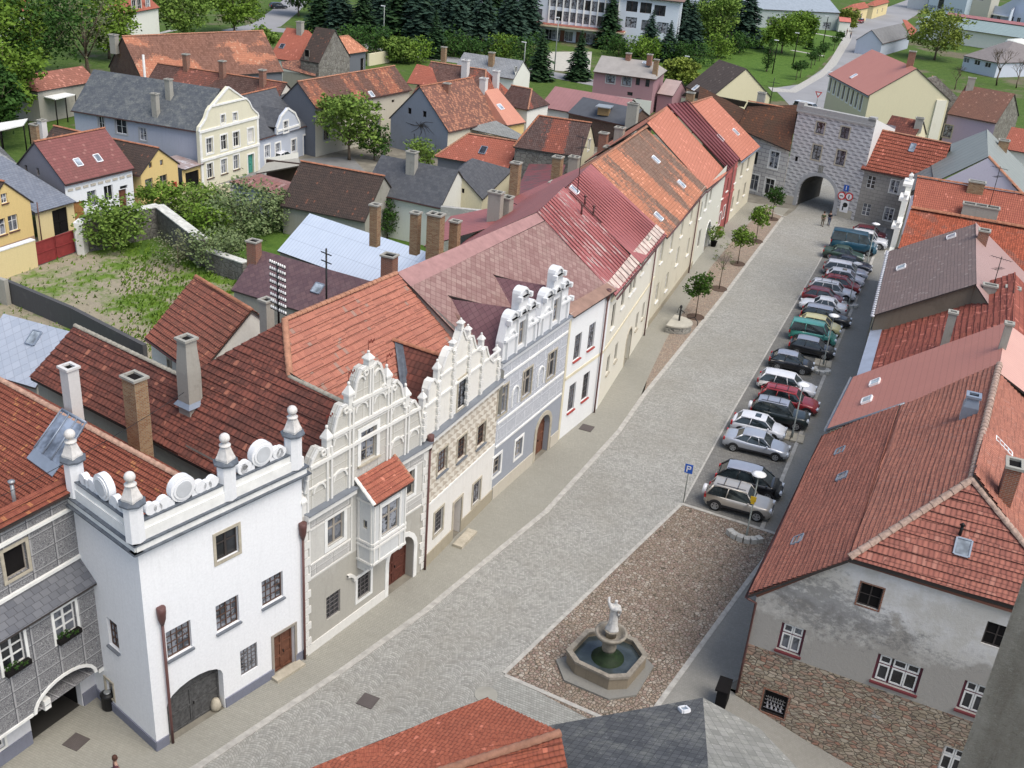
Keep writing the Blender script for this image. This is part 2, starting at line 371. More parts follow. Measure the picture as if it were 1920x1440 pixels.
# ---------------------------------------------------------------- houses
class House:
 def __init__(s,name,label,loc,cat='house',group=None):
  s.o=thing(name,label,cat,x3(loc,0),group);s.walls=[];s.planes=[];s.wm=None;s.lab=label
 def wall(s,P0,P1,prof,mat,zb=0.,out=None,thick=0.,name='wall',rev=None,d=0.):
  w_=Wall(P0,P1,prof,zb,out,thick,d);w_.mat=mat;w_.name=name;w_.rev=rev;s.walls.append(w_);return w_
 def finish(s,join=True):
  done={}
  for w_ in s.walls:
   k=(w_.name,w_.mat.name+getattr(w_,'key',''))
   done.setdefault(k,MB());w_.mesh(done[k],0,1 if w_.rev else 0);done[k].m=[w_.mat,w_.rev or w_.mat]
  for (nm,_),mb in done.items():mb.build(nm,mb.m if mb.m[0] != mb.m[1] else mb.m[0],s.o)
  return s
# ---- openings
 def win(s,wl,px,py,w=1.,h=1.5,cols=2,rows=2,fm='frame_w',pane='glass',sur=None,sw=.14,sd=.04,sill=None,dep=.16,ft=.055,mt=.04,raw=False,tr=None,arch=False,open_=0,rev=.2):
  if raw:u,z=px,py
  else:u,z=wl.hit(px,py)
  z0=z-h/2;z1=z+h/2
  hl=Hole(arch_pts(u,z0,w,h) if arch else [(u-w/2,z0,z1),(u+w/2,z0,z1)]);hl.r=rev;wl.h.append(hl)
  fr=MB();P=wl.pt;X=x3(wl.x,0);Nn=x3(wl.n,0);q=-dep
  def bar(u0,u1,a,b,t=.05,m_=None,d=0):(m_ or fr).box(P((u0+u1)/2,(a+b)/2,q+d),u1-u0,t,b-a,X,Nn)
  bar(u-w/2,u-w/2+ft,z0,z1);bar(u+w/2-ft,u+w/2,z0,z1)
  bar(u-w/2+ft,u+w/2-ft,z0,z0+ft);bar(u-w/2+ft,u+w/2-ft,z1-ft,z1)
  wi,hi=w-2*ft,h-2*ft;split=[]
  for i in range(1,cols):c=u-w/2+ft+wi*i/cols;bar(c-mt/2*(1.5 if cols==2 or i==cols // 2 else .8),c+mt/2*(1.5 if cols==2 or i==cols // 2 else .8),z0+ft,z1-ft,.045,d=.004)
  for i in range(1,rows):
   c=z0+ft+hi*(i/rows if tr is None else (tr if rows==2 else (tr*i/(rows-1))));k=mt*(.7 if tr is None else .9)
   bar(u-w/2+ft,u+w/2-ft,c-k/2,c+k/2,.04,d=.008)
  ob=fr.build('window',M[fm] if isinstance(fm,str) else fm,s.o)
  if pane=='glass':WN[0] += 1;pane=('glass','glassl','glass','glassn','glassl','glass','glassn')[WN[0]*5 % 7]
  pa=MB();e=.01;pa.poly([P(u-w/2+e,z0+e,q-.01),P(u+w/2-e,z0+e,q-.01),P(u+w/2-e,z1-e,q-.01),P(u-w/2+e,z1-e,q-.01)]);pa.build('pane',M[pane],ob)
  if sur:
   sm=MB();d_=sd/2
   for a in ((u-w/2-sw,u-w/2,z0-(0 if sill else sw),z1+sw),(u+w/2,u+w/2+sw,z0-(0 if sill else sw),z1+sw),(u-w/2,u+w/2,z1,z1+sw))+(() if sill else ((u-w/2,u+w/2,z0-sw,z0),)):
    sm.box(P((a[0]+a[1])/2,(a[2]+a[3])/2,d_-.015),a[1]-a[0],sd+.03,a[3]-a[2],X,Nn)
   sm.build('surround',M[sur] if isinstance(sur,str) else sur,ob)
  if sill:
   sm=MB();e=sw if sur else .06;sm.box(P(u,z0-.05,.04),w+2*e,.16,.09,X,Nn);sm.build('sill',M[sill] if isinstance(sill,str) else sill,ob)
  return ob,u,z
 def wins(s,wl,a,b,n,**k):
  for i in range(n):
   t=i/max(1,n-1);s.win(wl,a[0]+(b[0]-a[0])*t,a[1]+(b[1]-a[1])*t,**k)
 def door(s,wl,px,w=1.1,h=2.2,mat='door_b',arch=False,rise=None,z0=0.,dep=.25,leaves=2,sur=None,sw=.16,panels=3,raw=False,open_=False,name='door'):
  u=px if raw else wl.hit(*px)[0]
  hl=Hole(arch_pts(u,z0,w,h,rise) if arch else [(u-w/2,z0,z0+h),(u+w/2,z0,z0+h)]);hl.r=dep+.02;wl.h.append(hl)
  P=wl.pt;X=x3(wl.x,0);Nn=x3(wl.n,0)
  if open_:return None
  b=MB();pr=hl.p
  for i in range(len(pr)-1):
   b.poly([P(pr[i][0],z0,-dep),P(pr[i+1][0],z0,-dep),P(pr[i+1][0],pr[i+1][2],-dep),P(pr[i][0],pr[i][2],-dep)])
  hh=h-(0 if not arch else (w/2 if rise is None else rise));lw=w/leaves
  for l in range(leaves):
   c=u-w/2+lw*(l+.5)
   for k in (-1,1):b.box(P(c+k*(lw/2-.05),z0+hh/2,-dep+.02),.09,.05,hh,X,Nn)
   for k in range(panels+1):b.box(P(c,z0+.06+(hh-.12)*k/panels,-dep+.02),lw-.19,.05,.1,X,Nn)
  ob=b.build(name,M[mat] if isinstance(mat,str) else mat,s.o)
  hb=MB();hb.box(P(u+.08,z0+1.05,-dep+.08),.04,.06,.14,X,Nn);hb.build('handle',M['black'],ob)
  if sur:
   sm=MB();ring=[(q[0],q[2]) for q in pr];mid=u
   pts_i=[(u-w/2,z0)]+ring+[(u+w/2,z0)]
   pts_o=[(u-w/2-sw,z0)]+[(mid+(q[0]-mid)*(1+2*sw/w),q[1]+sw*(1 if not arch else max(.15,math.sin(math.acos(max(-1,min(1,(q[0]-mid)/(w/2)))))))) for q in ring]+[(u+w/2+sw,z0)]
   for i in range(len(pts_i)-1):
    a,b_,c,d=pts_i[i],pts_i[i+1],pts_o[i+1],pts_o[i]
    if abs(a[0]-b_[0])+abs(a[1]-b_[1])<1e-4:continue
    sm.poly([P(*a,.05),P(*b_,.05),P(*c,.05),P(*d,.05)]);sm.poly([P(*d,.05),P(*c,.05),P(*c,-.02),P(*d,-.02)]);sm.poly([P(*a,.05),P(*b_,.05),P(*b_,-.02),P(*a,-.02)])
   sm.build('surround',M[sur] if isinstance(sur,str) else sur,ob)
  return ob
# ---- roofs
 def roof(s,polys,mat,t=.14,name='roof',parent=None,courses=None,edge=None):
  """polys: lists of 3-D points; courses: real stepped tile courses of this height"""
  mb=MB();mats=[mat,edge or M['frame_d']]
  for p in polys:
   p=flat(p);n=nrm(p)
   if n.z<0:p=p[::-1];n=-n
   s.planes.append((p,n));mb.slab(p,t,0,1)
   if courses:step_courses(mb,p,n,courses)
  r=mb.build(name,mats,parent or s.o)
  if not hasattr(s,'r'):s.r=r
  return r
 def ridge(s,a,b,mat='ridge',r=.13,parent=None,seg=.38):
  a,b=x3(a),x3(b);L=(b-a).length;k=max(1,int(L/seg));d=(b-a)/L;mb=MB()
  sd_=d.cross(V((0,0,1))).normalized();up=sd_.cross(d)
  for i in range(k):
   q0=a+d*(L*i/k);q1=a+d*(L*(i+1.08)/k);rings=[]
   for q,rr in ((q0,r*1.12),(q1,r*.92)):
    rings.append([q+sd_*(math.cos(t_)*rr)+up*(math.sin(t_)*rr*.9-.03) for t_ in [math.pi*j/6 for j in range(7)]])
   mb.grid(rings,False,0,True);mb.poly(rings[0]);mb.poly(rings[1])
  return mb.build('ridge_tiles',M[mat] if isinstance(mat,str) else mat,parent or s.r)
 def on(s,px,py):
  best=None
  for p,n in s.planes:
   q=onplane(px,py,p[0],n)
   ins=all(n.dot((p[(i+1) % len(p)]-p[i]).cross(q-p[i]))>-.4 for i in range(len(p)))
   dd=(q-V((0,0,CAMH))).length
   if ins and (best is None or dd<best[0]):best=(dd,q,n)
  if best is None:
   ds=[]
   for p,n in s.planes:
    q=onplane(px,py,p[0],n);c=sum(p,V((0,0,0)))/len(p);ds.append(((q-c).length,q,n))
   best=min(ds,key=lambda t:t[0])
  return best[1],best[2]
 def sky(s,px,py,w=.6,h=.9,tone='skyglass',fm='zinc',open_=0):
  q,n=s.on(px,py);a=V((-n.y,n.x,0)).normalized();b=n.cross(a);fr=MB()
  for u,v,sx,sy in ((-w/2,0,.07,h),(w/2,0,.07,h),(0,-h/2,w-.07,.07),(0,h/2,w-.07,.07)):
   fr.box(q+a*u+b*v+n*.05,sx,sy,.16,a,b,0,n)
  ob=fr.build('skylight',M[fm],s.r);g=MB();c=q+n*.09
  g.poly([c+a*(i*w*.48)+b*(j*h*.48) for i,j in ((-1,-1),(1,-1),(1,1),(-1,1))]);g.build('pane',M[tone],ob);return ob
 def chim(s,px,py,top=None,w=.6,d=.6,h=1.6,mat='ch_g',cap='ch_g',ax=None,z=None,flues=1,capw=.08,q=None,taper=0,fl=None):
  """px, py: where the stack meets the roof at its middle"""
  if q is None:q=s.on(px,py)[0]
  q=x3(q);X=x3(ax,0).normalized() if ax is not None else V((1,0,0));mb=MB();Yv=V((-X.y,X.x,0))
  def ring(k,z_):return [q+X*(i*w/2*k)+Yv*(j*d/2*k)+V((0,0,z_-q.z)) for i,j in ((-1,-1),(1,-1),(1,1),(-1,1))]
  zt=q.z+h
  if taper:rs=[ring(1,q.z-.9),ring(1,q.z+h*.55),ring(.97-taper,q.z+h*.92),ring(1-taper,zt)]
  else:rs=[ring(1,q.z-.9),ring(1,zt)]
  mb.grid(rs,True,0,False)
  ob=mb.build('chimney',M[mat],s.o);c=MB();k0=1-taper
  W,D=w*k0+capw*2,d*k0+capw*2;fw=(w*k0-.12)/flues;fd=d*k0-.18;t=.12
  c.box(q+V((0,0,h-.0+t/2))+Yv*((D/2+fd/2)/2),W,D/2-fd/2,t,X);c.box(q+V((0,0,h+t/2))-Yv*((D/2+fd/2)/2),W,D/2-fd/2,t,X)
  xs=[-W/2,-(w*k0-.12)/2]
  e=(W-(w*k0-.12))/2
  c.box(q+V((0,0,h+t/2))-X*(W/2-e/2),e,fd,t,X);c.box(q+V((0,0,h+t/2))+X*(W/2-e/2),e,fd,t,X)
  for i in range(1,flues):c.box(q+V((0,0,h+t/2))+X*(-(w*k0-.12)/2+fw*i),.1,fd,t,X)
  c.build('cap',M[cap],ob)
  f=MB();f.box(q+V((0,0,h+.005)),w*k0-.1,fd,.01,X);f.build('flue',M['dark'],ob)
  if fl:
   f=MB();f.grid([[p+(p-q)*0 for p in [q+X*(i*(w/2+.18))+Yv*(j*(d/2+.18))+V((0,0,.16-q.z*0)) for i,j in ((-1,-1),(1,-1),(1,1),(-1,1))]],[q+X*(i*(w/2+.02))+Yv*(j*(d/2+.02))+V((0,0,.4)) for i,j in ((-1,-1),(1,-1),(1,1),(-1,1))]],True,0,False);f.build('flashing',M['zinc'],ob)
  return ob
 def aerial(s,px,py,h=3.2,q=None):
  q=x3(q) if q is not None else s.on(px,py)[0];mb=MB();mb.tube([q,q+V((0,0,h))],.03,5)
  for k,(z_,L) in enumerate(((h-.15,1.5),(h-.9,1.0))):
   c=q+V((0,0,z_));d=V((.9,-.4,0)) if k==0 else V((.5,.8,0));mb.tube([c-d*L/2,c+d*L/2],.018,4);e=V((-d.y,d.x,0))
   for j in range(7):p=c+d*(L*(j/6-.5));mb.tube([p-e*.28,p+e*.28],.01,3)
  return mb.build('aerial',M['black'],s.o)
 def pipe(s,pts,r=.06,mat='gutter',name='downpipe'):
  mb=MB();mb.tube(pts,r,6);return mb.build(name,M[mat],s.o)
 def gut(s,a,b,r=.075,mat='gutter'):
  mb=MB();a,b=x3(a),x3(b);d=(b-a).normalized();sd_=d.cross(V((0,0,1)))
  mb.grid([[q+sd_*(math.cos(t_)*r)-V((0,0,math.sin(t_)*r)) for t_ in [math.pi*j/5 for j in range(6)]] for q in (a,b)],False,0,True)
  mb.grid([[q+sd_*(math.cos(t_)*(r-.012))-V((0,0,math.sin(t_)*(r-.012))) for t_ in [math.pi*j/5 for j in range(6)]] for q in (a,b)],False,0,True)
  return mb.build('gutter',M[mat],s.o)
JR=random.Random(5)
def step_courses(mb,p,n,c,lift=.075):
 """strips along the slope, each with its lower edge proud of the one below: convex polygons"""
 a=V((-n.y,n.x,0)).normalized();b=n.cross(a);o=p[0];q=[((v-o).dot(a),(v-o).dot(b)) for v in p]
 v0,v1=min(t[1] for t in q),max(t[1] for t in q)
 def span(v):
  xs=[]
  for i in range(len(q)):
   (x0,y0),(x1,y1)=q[i],q[(i+1) % len(q)]
   if abs(y1-y0)<1e-6:
    if abs(v-y0)<1e-4:xs += [x0,x1]
   elif min(y0,y1)-1e-5<=v<=max(y0,y1)+1e-5:xs.append(x0+(x1-x0)*(v-y0)/(y1-y0))
  return (min(xs),max(xs)) if len(xs)>1 else None
 base=o.dot(b);r0=math.floor((v0+base)/c);r1=math.ceil((v1+base)/c)
 for r in range(r0,r1):
  va,vb=max(v0,r*c-base),min(v1,(r+1)*c-base)
  if vb-va<.03:continue
  A,B=span(va),span(vb)
  if not A or not B:continue
  P=lambda x,v,l:o+a*x+b*v+n*l
  k=max(1,int((A[1]-A[0])/1.1));W_=[]
  for i in range(k+1):
   t=i/k;xa,xb=A[0]+(A[1]-A[0])*t,B[0]+(B[1]-B[0])*t;q3=o+a*xa+b*va;s_=.022*math.sin(q3.x*1.3+q3.y*.9)+.02*math.sin(q3.x*.37-q3.y*.53+1)+JR.uniform(-.008,.008);e=0 if i in (0,k) else JR.uniform(-.007,.007)
   W_.append((P(xa,va+e,lift+s_+.02),P(xb,vb,.03+s_),P(xa,va+e,.004)))
  for p0,p1 in zip(W_,W_[1:]):mb.poly([p0[0],p1[0],p1[1],p0[1]],0);mb.poly([p0[2],p1[2],p1[0],p0[0]],1)  # riser in the dark edge material, painting the shade line of each course
DBG=0
def gab(name,label,A,B,ze,Cc,Dd,wm,rm,pitch=42,zr=None,zb=0.,oh=.35,cat='house',group=None,courses=None,back=None,ridge='ridge',gmat=None,t=.14,snap=1.0,gut=True,edge=None,world=False,vo=.12):
 """gable or hipped house: A,B front eave and Cc,Dd ridge as sight lines (or places), ze eave height"""
 if world:a,b=V(A[:2]),V(B[:2])
 else:a,b=G(*A,ze),G(*B,ze)
 x=(b-a).normalized();
 def perp(q):return (q-a)-x*(q-a).dot(x)
 if zr is None:
  lo,hi=ze+.1,ze+14;aw=perp((G(*Cc,ze)+G(*Dd,ze))/2).normalized()
  for _ in range(40):
   m_=(lo+hi)/2;mid=(G(*Cc,m_)+G(*Dd,m_))/2
   if (m_-ze)<perp(mid).dot(aw)*math.tan(R(pitch)):lo=m_
   else:hi=m_
  zr=lo
 c,d=(V(Cc[:2]),V(Dd[:2])) if world else (G(*Cc,zr),G(*Dd,zr))
 pv=perp((c+d)/2);L=(b-a).length
 s0,s1=(c-a).dot(x),(d-a).dot(x)
 if s0<max(snap,L*.14):s0=0
 if s1>L-max(snap,L*.14):s1=L
 if DBG:print('GAB %-60s L %.1f D %.1f ze %.1f zr %.1f s0 %.1f s1 %.1f' % (label[:60],L,pv.length,ze,zr,s0,s1))
 c=a+x*s0+pv;d=a+x*s1+pv
 bk=1 if back is None else back;a2,b2=a+pv*(1+bk),b+pv*(1+bk);ze2=ze if bk<=1 else ze
 if back is not None:ze2=zr-(zr-ze)*bk
 P3=lambda q,z:V((q.x,q.y,z))
 h=House(name,label,(a+b2)/2,cat,group);h.a,h.b,h.x,h.p,h.zr,h.ze=a,b,x,pv.normalized(),zr,ze
 tn=(zr-ze)/pv.length;pn=pv.normalized();zt=ze+oh*tn-.06;D_=pv.length
 i0=x*(oh if s0>0 else vo);i1=x*(oh if s1<L else vo)
 fa,fb=a+pn*oh+i0,b+pn*oh-i1;ga,gb=a2-pn*oh+i0,b2-pn*oh-i1
 zt2=ze2+oh*tn-.06
 h.front=h.wall(fa,fb,zt,wm,zb,-pn);h.back=h.wall(gb,ga,zt2,wm,zb,pn)
 gw=(ga-fa).length;mid=D_-oh
 pk=[(0,zt),(mid,zr-.1),(gw,zt2)]
 h.left=h.wall(fa,ga,pk if s0==0 else [(0,zt),(gw,zt2)],gmat or wm,zb,-x);h.right=h.wall(fb,gb,pk if s1==L else [(0,zt),(gw,zt2)],gmat or wm,zb,x)
 if gmat and gmat is not wm:h.right.key='r';h.left.key='l';h.back.key='b'
 polys=[[P3(a,ze),P3(b,ze),P3(d,zr),P3(c,zr)],[P3(b2,ze2),P3(a2,ze2),P3(c,zr),P3(d,zr)]]
 if s0>0:polys.append([P3(a2,ze2),P3(a,ze),P3(c,zr)])
 if s1<L:polys.append([P3(b,ze),P3(b2,ze2),P3(d,zr)])
 h.roof(polys,rm,t,courses=courses,edge=edge)
 if ridge and (d-c).length>.4:
  up=V((0,0,.05));h.ridge(P3(c,zr)+up,P3(d,zr)+up,ridge)
  if s0>0:h.ridge(P3(a,ze)+up,P3(c,zr)+up,ridge)
  if s1<L:h.ridge(P3(b,ze)+up,P3(d,zr)+up,ridge)
 if gut:h.gut(P3(a,ze)-P3(pn,0)*.07-V((0,0,.06)),P3(b,ze)-P3(pn,0)*.07-V((0,0,.06)))
 return h
# ---------------------------------------------------------------- ground, paving, roads
def sheet(name,pts,mat,z,kind='structure',t=0):
 mb=MB();pts=[x3(p,z) for p in pts]
 if nrm(pts).z<0:pts=pts[::-1]
 if t:mb.prism(pts,z-t,z)
 else:mb.poly(pts)
 return tag(mb.build(name,mat),kind=kind)
def pxs(*p):return [G(*q) for q in p]
def setts(name,base,joint,W=1.5,s=.13,arcs=True,var=.3,grime=(.2,.19,.16),amt=.3):
 n=N(name);p=n.obj();q=n.xyz(p)
 if arcs:
  cu=n.math('DIVIDE',q[0],W);fx=n.math('MULTIPLY',n.math('SUBTRACT',n.math('FRACT',cu),.5),W)
  v=n.math('SUBTRACT',q[1],n.math('SQRT',n.math('SUBTRACT',W*W*.42,n.math('MULTIPLY',fx,fx))))
  u=n.math('ADD',n.math('MULTIPLY',n.math('ARCSINE',n.math('DIVIDE',fx,W)),W),n.math('MULTIPLY',n.math('FLOOR',cu),7.3))
 else:v,u=q[1],q[0]
 r=n.math('DIVIDE',v,s);fr=n.math('FRACT',r);row=n.math('FLOOR',r)
 c_=n.math('ADD',n.math('DIVIDE',u,s),n.math('MULTIPLY',row,.37));fc=n.math('FRACT',c_);col=n.math('FLOOR',c_)
 rnd=n.white(n.comb(row,col,2.));tone=n.math('ADD',.3,n.math('MULTIPLY',n.white(n.comb(row,4.,n.math('FLOOR',n.math('DIVIDE',q[0],W)))),.4))
 c=n.mix(n.math('MULTIPLY',n.math('ADD',rnd,tone),.5),tuple(x*(1-var) for x in base),tuple(x*(1+var*.8) for x in base))
 j=n.math('MAXIMUM',n.math('LESS_THAN',fr,.2),n.math('MULTIPLY',n.math('LESS_THAN',fc,.17),.7))
 c=n.mix(n.math('MULTIPLY',j,.5),c,joint)
 c=n.mix(n.math('MULTIPLY',n.step(n.noise(p,.12,6,.7),.42,.68),amt),c,grime)
 c=n.mix(n.math('MULTIPLY',n.step(n.noise(p,3.2,5,.8),.55,.75),.35),c,tuple(min(1,x*1.35) for x in base))
 n.bump(n.math('SUBTRACT',rnd,n.math('MULTIPLY',j,1.6)),.012,.8);return n.out(c,.85,.3)
m_sett=setts('street_setts',(.35,.345,.315),(.15,.147,.132),W=1.05,s=.13,var=.42,grime=(.24,.225,.185),amt=.5);m_park=setts('parking_setts',(.20,.195,.18),(.08,.08,.07),s=.2,arcs=False,amt=.5,grime=(.12,.118,.108))
m_settp=setts('straight_setts',(.33,.33,.30),(.13,.125,.11),s=.14,arcs=False)
m_pave=setts('mosaic_pavement',(.32,.31,.265),(.245,.235,.20),s=.11,arcs=False,var=.12,amt=.45,grime=(.235,.23,.195));m_paved=setts('dark_mosaic_pavement',(.28,.272,.245),(.21,.203,.18),s=.11,arcs=False,var=.14,amt=.4,grime=(.19,.183,.16))
m_kerb=plain('granite_kerb',(.40,.385,.35),.85,.25,0,.25,2.5)
m_cob=stones('fieldstone_cobbles',[(.21,.15,.12),(.38,.30,.23),(.29,.23,.18),(.47,.42,.35),(.29,.20,.165),(.35,.30,.24)],(.08,.07,.05),5.6,.10,bd=.03,useuv=False,grime=.35,gcol=(.16,.13,.09))
m_cob2=stones('reddish_cobbles',[(.30,.21,.16),(.38,.31,.24),(.27,.23,.19),(.42,.33,.26)],(.16,.13,.10),5.5,.08,bd=.02,useuv=False,grime=.3,gcol=(.22,.19,.15))
m_asph=plain('asphalt',(.21,.21,.205),.9,.2,0,.16,.5);m_asph2=plain('pale_far_asphalt',(.27,.27,.275),.9,.2,0,.12,.1)
m_grass=grass_mat('lawn',(.06,.125,.022),(.12,.20,.04));m_meadow=grass_mat('rough_meadow',(.055,.105,.022),(.11,.165,.04),(.17,.15,.10),.10,.05)
m_yard=grass_mat('trodden_yard_grass',(.08,.155,.02),(.17,.26,.05),(.34,.30,.22),.185,.13)
m_earth=plain('bare_earth',(.21,.195,.16),.95,.1,0,.3,.7)
def holed(name,x0,y0,x1,y1,mat,z,hx0=-4.2,hy0=14,hx1=20,hy1=41.7):
 mb=MB()
 for a,b,c,d in ((x0,y0,x1,hy0),(x0,hy0,hx0,hy1),(hx1,hy0,x1,hy1),(x0,hy1,x1,y1)):
  if c>a and d>b:mb.poly([(a,b,z),(c,b,z),(c,d,z),(a,d,z)])
 return tag(mb.build(name,mat),kind='structure')
holed('ground',-1500,-300,1500,2500,m_meadow,-.03);holed('earth',-90,-60,60,160,m_earth,-.012)
mb=MB();mb.poly([(-4.2,41.7,0),(-4.2,33,0),(-2,30,-1.1),(0,41.7,-1.3)]);mb.poly([(0,41.7,-1.3),(-2,30,-1.1),(2,26,-2.3),(5,41.7,-2.4)]);mb.poly([(5,41.7,-2.4),(2,26,-2.3),(12,20,-3),(14,41.7,-3)]);mb.poly([(-4.2,33,0),(-4.2,14,0),(2,14,-2),(-2,30,-1.1)])
tag(mb.build('alley',m_paved),kind='structure')
LK=[(180,1560),(379,1440),(640,1265),(800,1150),(885,1080),(1030,960),(1165,810),(1213,740),(1357,560),(1470,408)]
lk=pxs(*LK);lk2=[p+V((-.34,0)) for p in lk]
row=[V((-25.2,25.8)),V((-23.04,33.75)),V((-21.4,42.9)),V((-21.1,51.2)),V((-20.3,60.4)),V((-19.55,66.6)),V((-20.95,83.9)),V((-21.8,102.1)),V((-22.3,114.5)),V((-22.3,120.5)),V((-22.2,130.6))]
PK=pxs((1278,945),(1467,1005));KB=pxs((1428,992),(1620,525),(1652,448))
sq=pxs((945,1263),(1278,945),(1467,1005),(1400,1093),(1240,1313),(1185,1392))
gateY=131.
# street
sheet('street',[*lk,V((-16.3,gateY)),V((-16.3,150)),V((-9.5,150)),V((-9.3,gateY)),KB[2]+V((0,12)),KB[2],KB[1],KB[0],PK[0],sq[0],V((-9.,30.)),V((-14,18))],m_sett,.004)
sheet('pavement',[V((-40,15)),V((-30.2,20)),V((-30.2,27.2)),row[0],*row[1:],V((-17,gateY)),*lk2[::-1],V((-20,12))],m_pave,.012)
tb_in=pxs((1204,752),(1213,713),(1247,640),(1283,582),(1332,502),(1383,440),(1437,386));tb_out=[p+V((-.30,0)) for p in pxs((1207,748),(1213,740),(1357,560),(1470,408))]+[V((-17.0,130.5))]
tb_o=[p+V((-.30,0)) for p in pxs((1207,748),(1217,736),(1250,692),(1288,645),(1340,583),(1391,514),(1470,408))]
mb=MB();mb.grid([[x3(p,.018) for p in tb_in],[x3(p,.018) for p in tb_o]],False,0,False);tag(mb.build('cobbled_verge',m_cob2),kind='structure')
sheet('kerb_strip',lk+[p for p in lk2[::-1]],m_kerb,.05,t=.08)
a,b=G(1441,396),G(1474,407);sheet('kerb_strip',[a,b,b+V((0,-.3)),a+V((0,-.3))],m_kerb,.049,t=.08)
PLb=pxs((1278,948),(1373,773),(1533,497),(1560,447))
sheet('parking_strip',[*PLb,KB[2]+V((0,3)),*KB[::-1],G(1428,992)],m_park,.010)
sheet('cobbled_square',sq,m_cob,.016)
def strip(name,pts,w,z=.035,mat=None,t=.06):
 mb=MB();pts=[V(p) for p in pts];L,Rr=[],[]
 for i,p in enumerate(pts):
  d=(pts[min(i+1,len(pts)-1)]-pts[max(0,i-1)]).normalized();n_=V((-d.y,d.x))*w/2;L.append(p+n_);Rr.append(p-n_)
 for i in range(len(pts)-1):mb.prism([L[i],L[i+1],Rr[i+1],Rr[i]],z-t,z)
 return tag(mb.build(name,mat or m_kerb),kind='structure')
strip('kerb',[sq[1],sq[0]],.22);strip('kerb',[sq[0]+V((.08,-.1)),G(1115,1340),G(1160,1362)],.22,.036);strip('kerb',[sq[1],sq[2]],.24,.037)
strip('kerb',[sq[2],sq[3],sq[4],sq[5]],.26,.034);strip('kerb',[*KB,KB[2]+V((0,5))],.26,.06,t=.1)
strip('kerb',PLb,.12,.022)
sheet('side_setts',[G(945,1266),G(1115,1343),V((-6,33)),V((-10,28)),V((-17,24)),G(880,1330)],m_settp,.010)
sheet('side_pavement',[sq[5],sq[4],sq[3],sq[2],KB[0],KB[1],KB[2],KB[2]+V((0,6)),V((-3.,134)),V((3,134)),V((3,70)),V((-2,45)),V((-4.2,41.5)),V((-4.2,28)),V((-9,26))],m_paved,.014)
# drain covers
for px,py,w_,lab in ((690,1315,.8,'square iron drain cover in the street setts before the white corner house'),(1100,803,.9,'square iron drain plate in the pavement before the white house with red sills'),(143,1392,.8,'small iron grate in the pavement beside the dark archway')):
 q=G(px,py);mb=MB();mb.box((q.x,q.y,.035),w_,w_,.03)
 for i in range(7):mb.box((q.x-w_*.4+w_*.133*i,q.y,.054),.035,w_*.85,.012)
 tag(mb.build('drain_cover',plain('rusty_cast_iron',(.10,.085,.08),.7)),lab,'drain cover','drain covers')
q=G(911,1303);mb=MB();mb.lathe((q.x,q.y,0),[(.55,0),(.55,.035),(.5,.04)],20,0,False);tag(mb.build('manhole_cover',plain('concrete_cover',(.30,.29,.25))),'round manhole cover in the setts by the corner of the cobbled square','manhole cover')
# back street, yard
sheet('back_street',[(-79,40),(-76.6,60),(-77,85),(-77,104),(-76.8,112),(-72,118),(-66,112),(-72,98),(-73.4,86),(-73.2,74),(-73.2,60),(-74,40)],m_asph,0.)
sheet('lane_side',[(-90,112),(-90,60),(-79.5,60),(-77,112)],m_meadow,-.008)
sheet('yard',[(-73,50),(-73,74),(-55,73),(-44,62),(-46,52),(-58,48)],m_yard,.0)
sheet('yard_grass',[(-73,72),(-73,98),(-62,110),(-45,108),(-34,86),(-40,70),(-55,72.5)],m_grass,-.004)
# far roads and lawns
sheet('far_road',pxs((1492,236),(1488,205),(1450,165),(1500,158),(1570,110),(1588,52),(1620,30),(1700,0),(1780,-30),(1830,-30),(1745,12),(1665,60),(1640,100),(1590,130),(1560,165),(1550,240)),m_asph2,.0)
sheet('far_pavement',pxs((1440,163),(1480,168),(1538,135),(1558,110),(1582,70),(1590,52),(1598,52),(1596,75),(1568,122),(1545,143),(1492,174),(1448,172)),m_kerb,.02)
sheet('park_lawn',pxs((1140,160),(1180,80),(1380,20),(1585,62),(1578,85),(1550,112),(1530,133),(1480,160),(1430,160)),m_grass,-.005)
strip('park_path',pxs((1378,37),(1450,48),(1580,72)),1.6,.004,plain('pale_path',(.42,.40,.36)),.02)
strip('park_path',pxs((1484,94),(1545,105)),1.4,.004,plain('pale_path',(.42,.40,.36)),.02)
strip('far_street',pxs((440,60),(500,47),(535,20),(575,-20)),6.5,.002,m_asph2,.02)
strip('school_street',pxs((485,52),(560,60),(690,84),(800,105),(1010,135),(1140,160),(1290,195)),6.,.0,m_asph2,.02)
sheet('forecourt',pxs((1030,97),(1110,97),(1106,138),(1015,130)),plain('concrete_forecourt',(.46,.44,.38)),.01)
strip('garden_path',pxs((205,47),(240,55),(300,62),(330,55)),1.5,.0,plain('pale_path',(.42,.40,.36)),.02)
strip('garden_path',pxs((690,92),(720,84),(755,68)),1.8,.0,plain('pale_path',(.42,.40,.36)),.02)
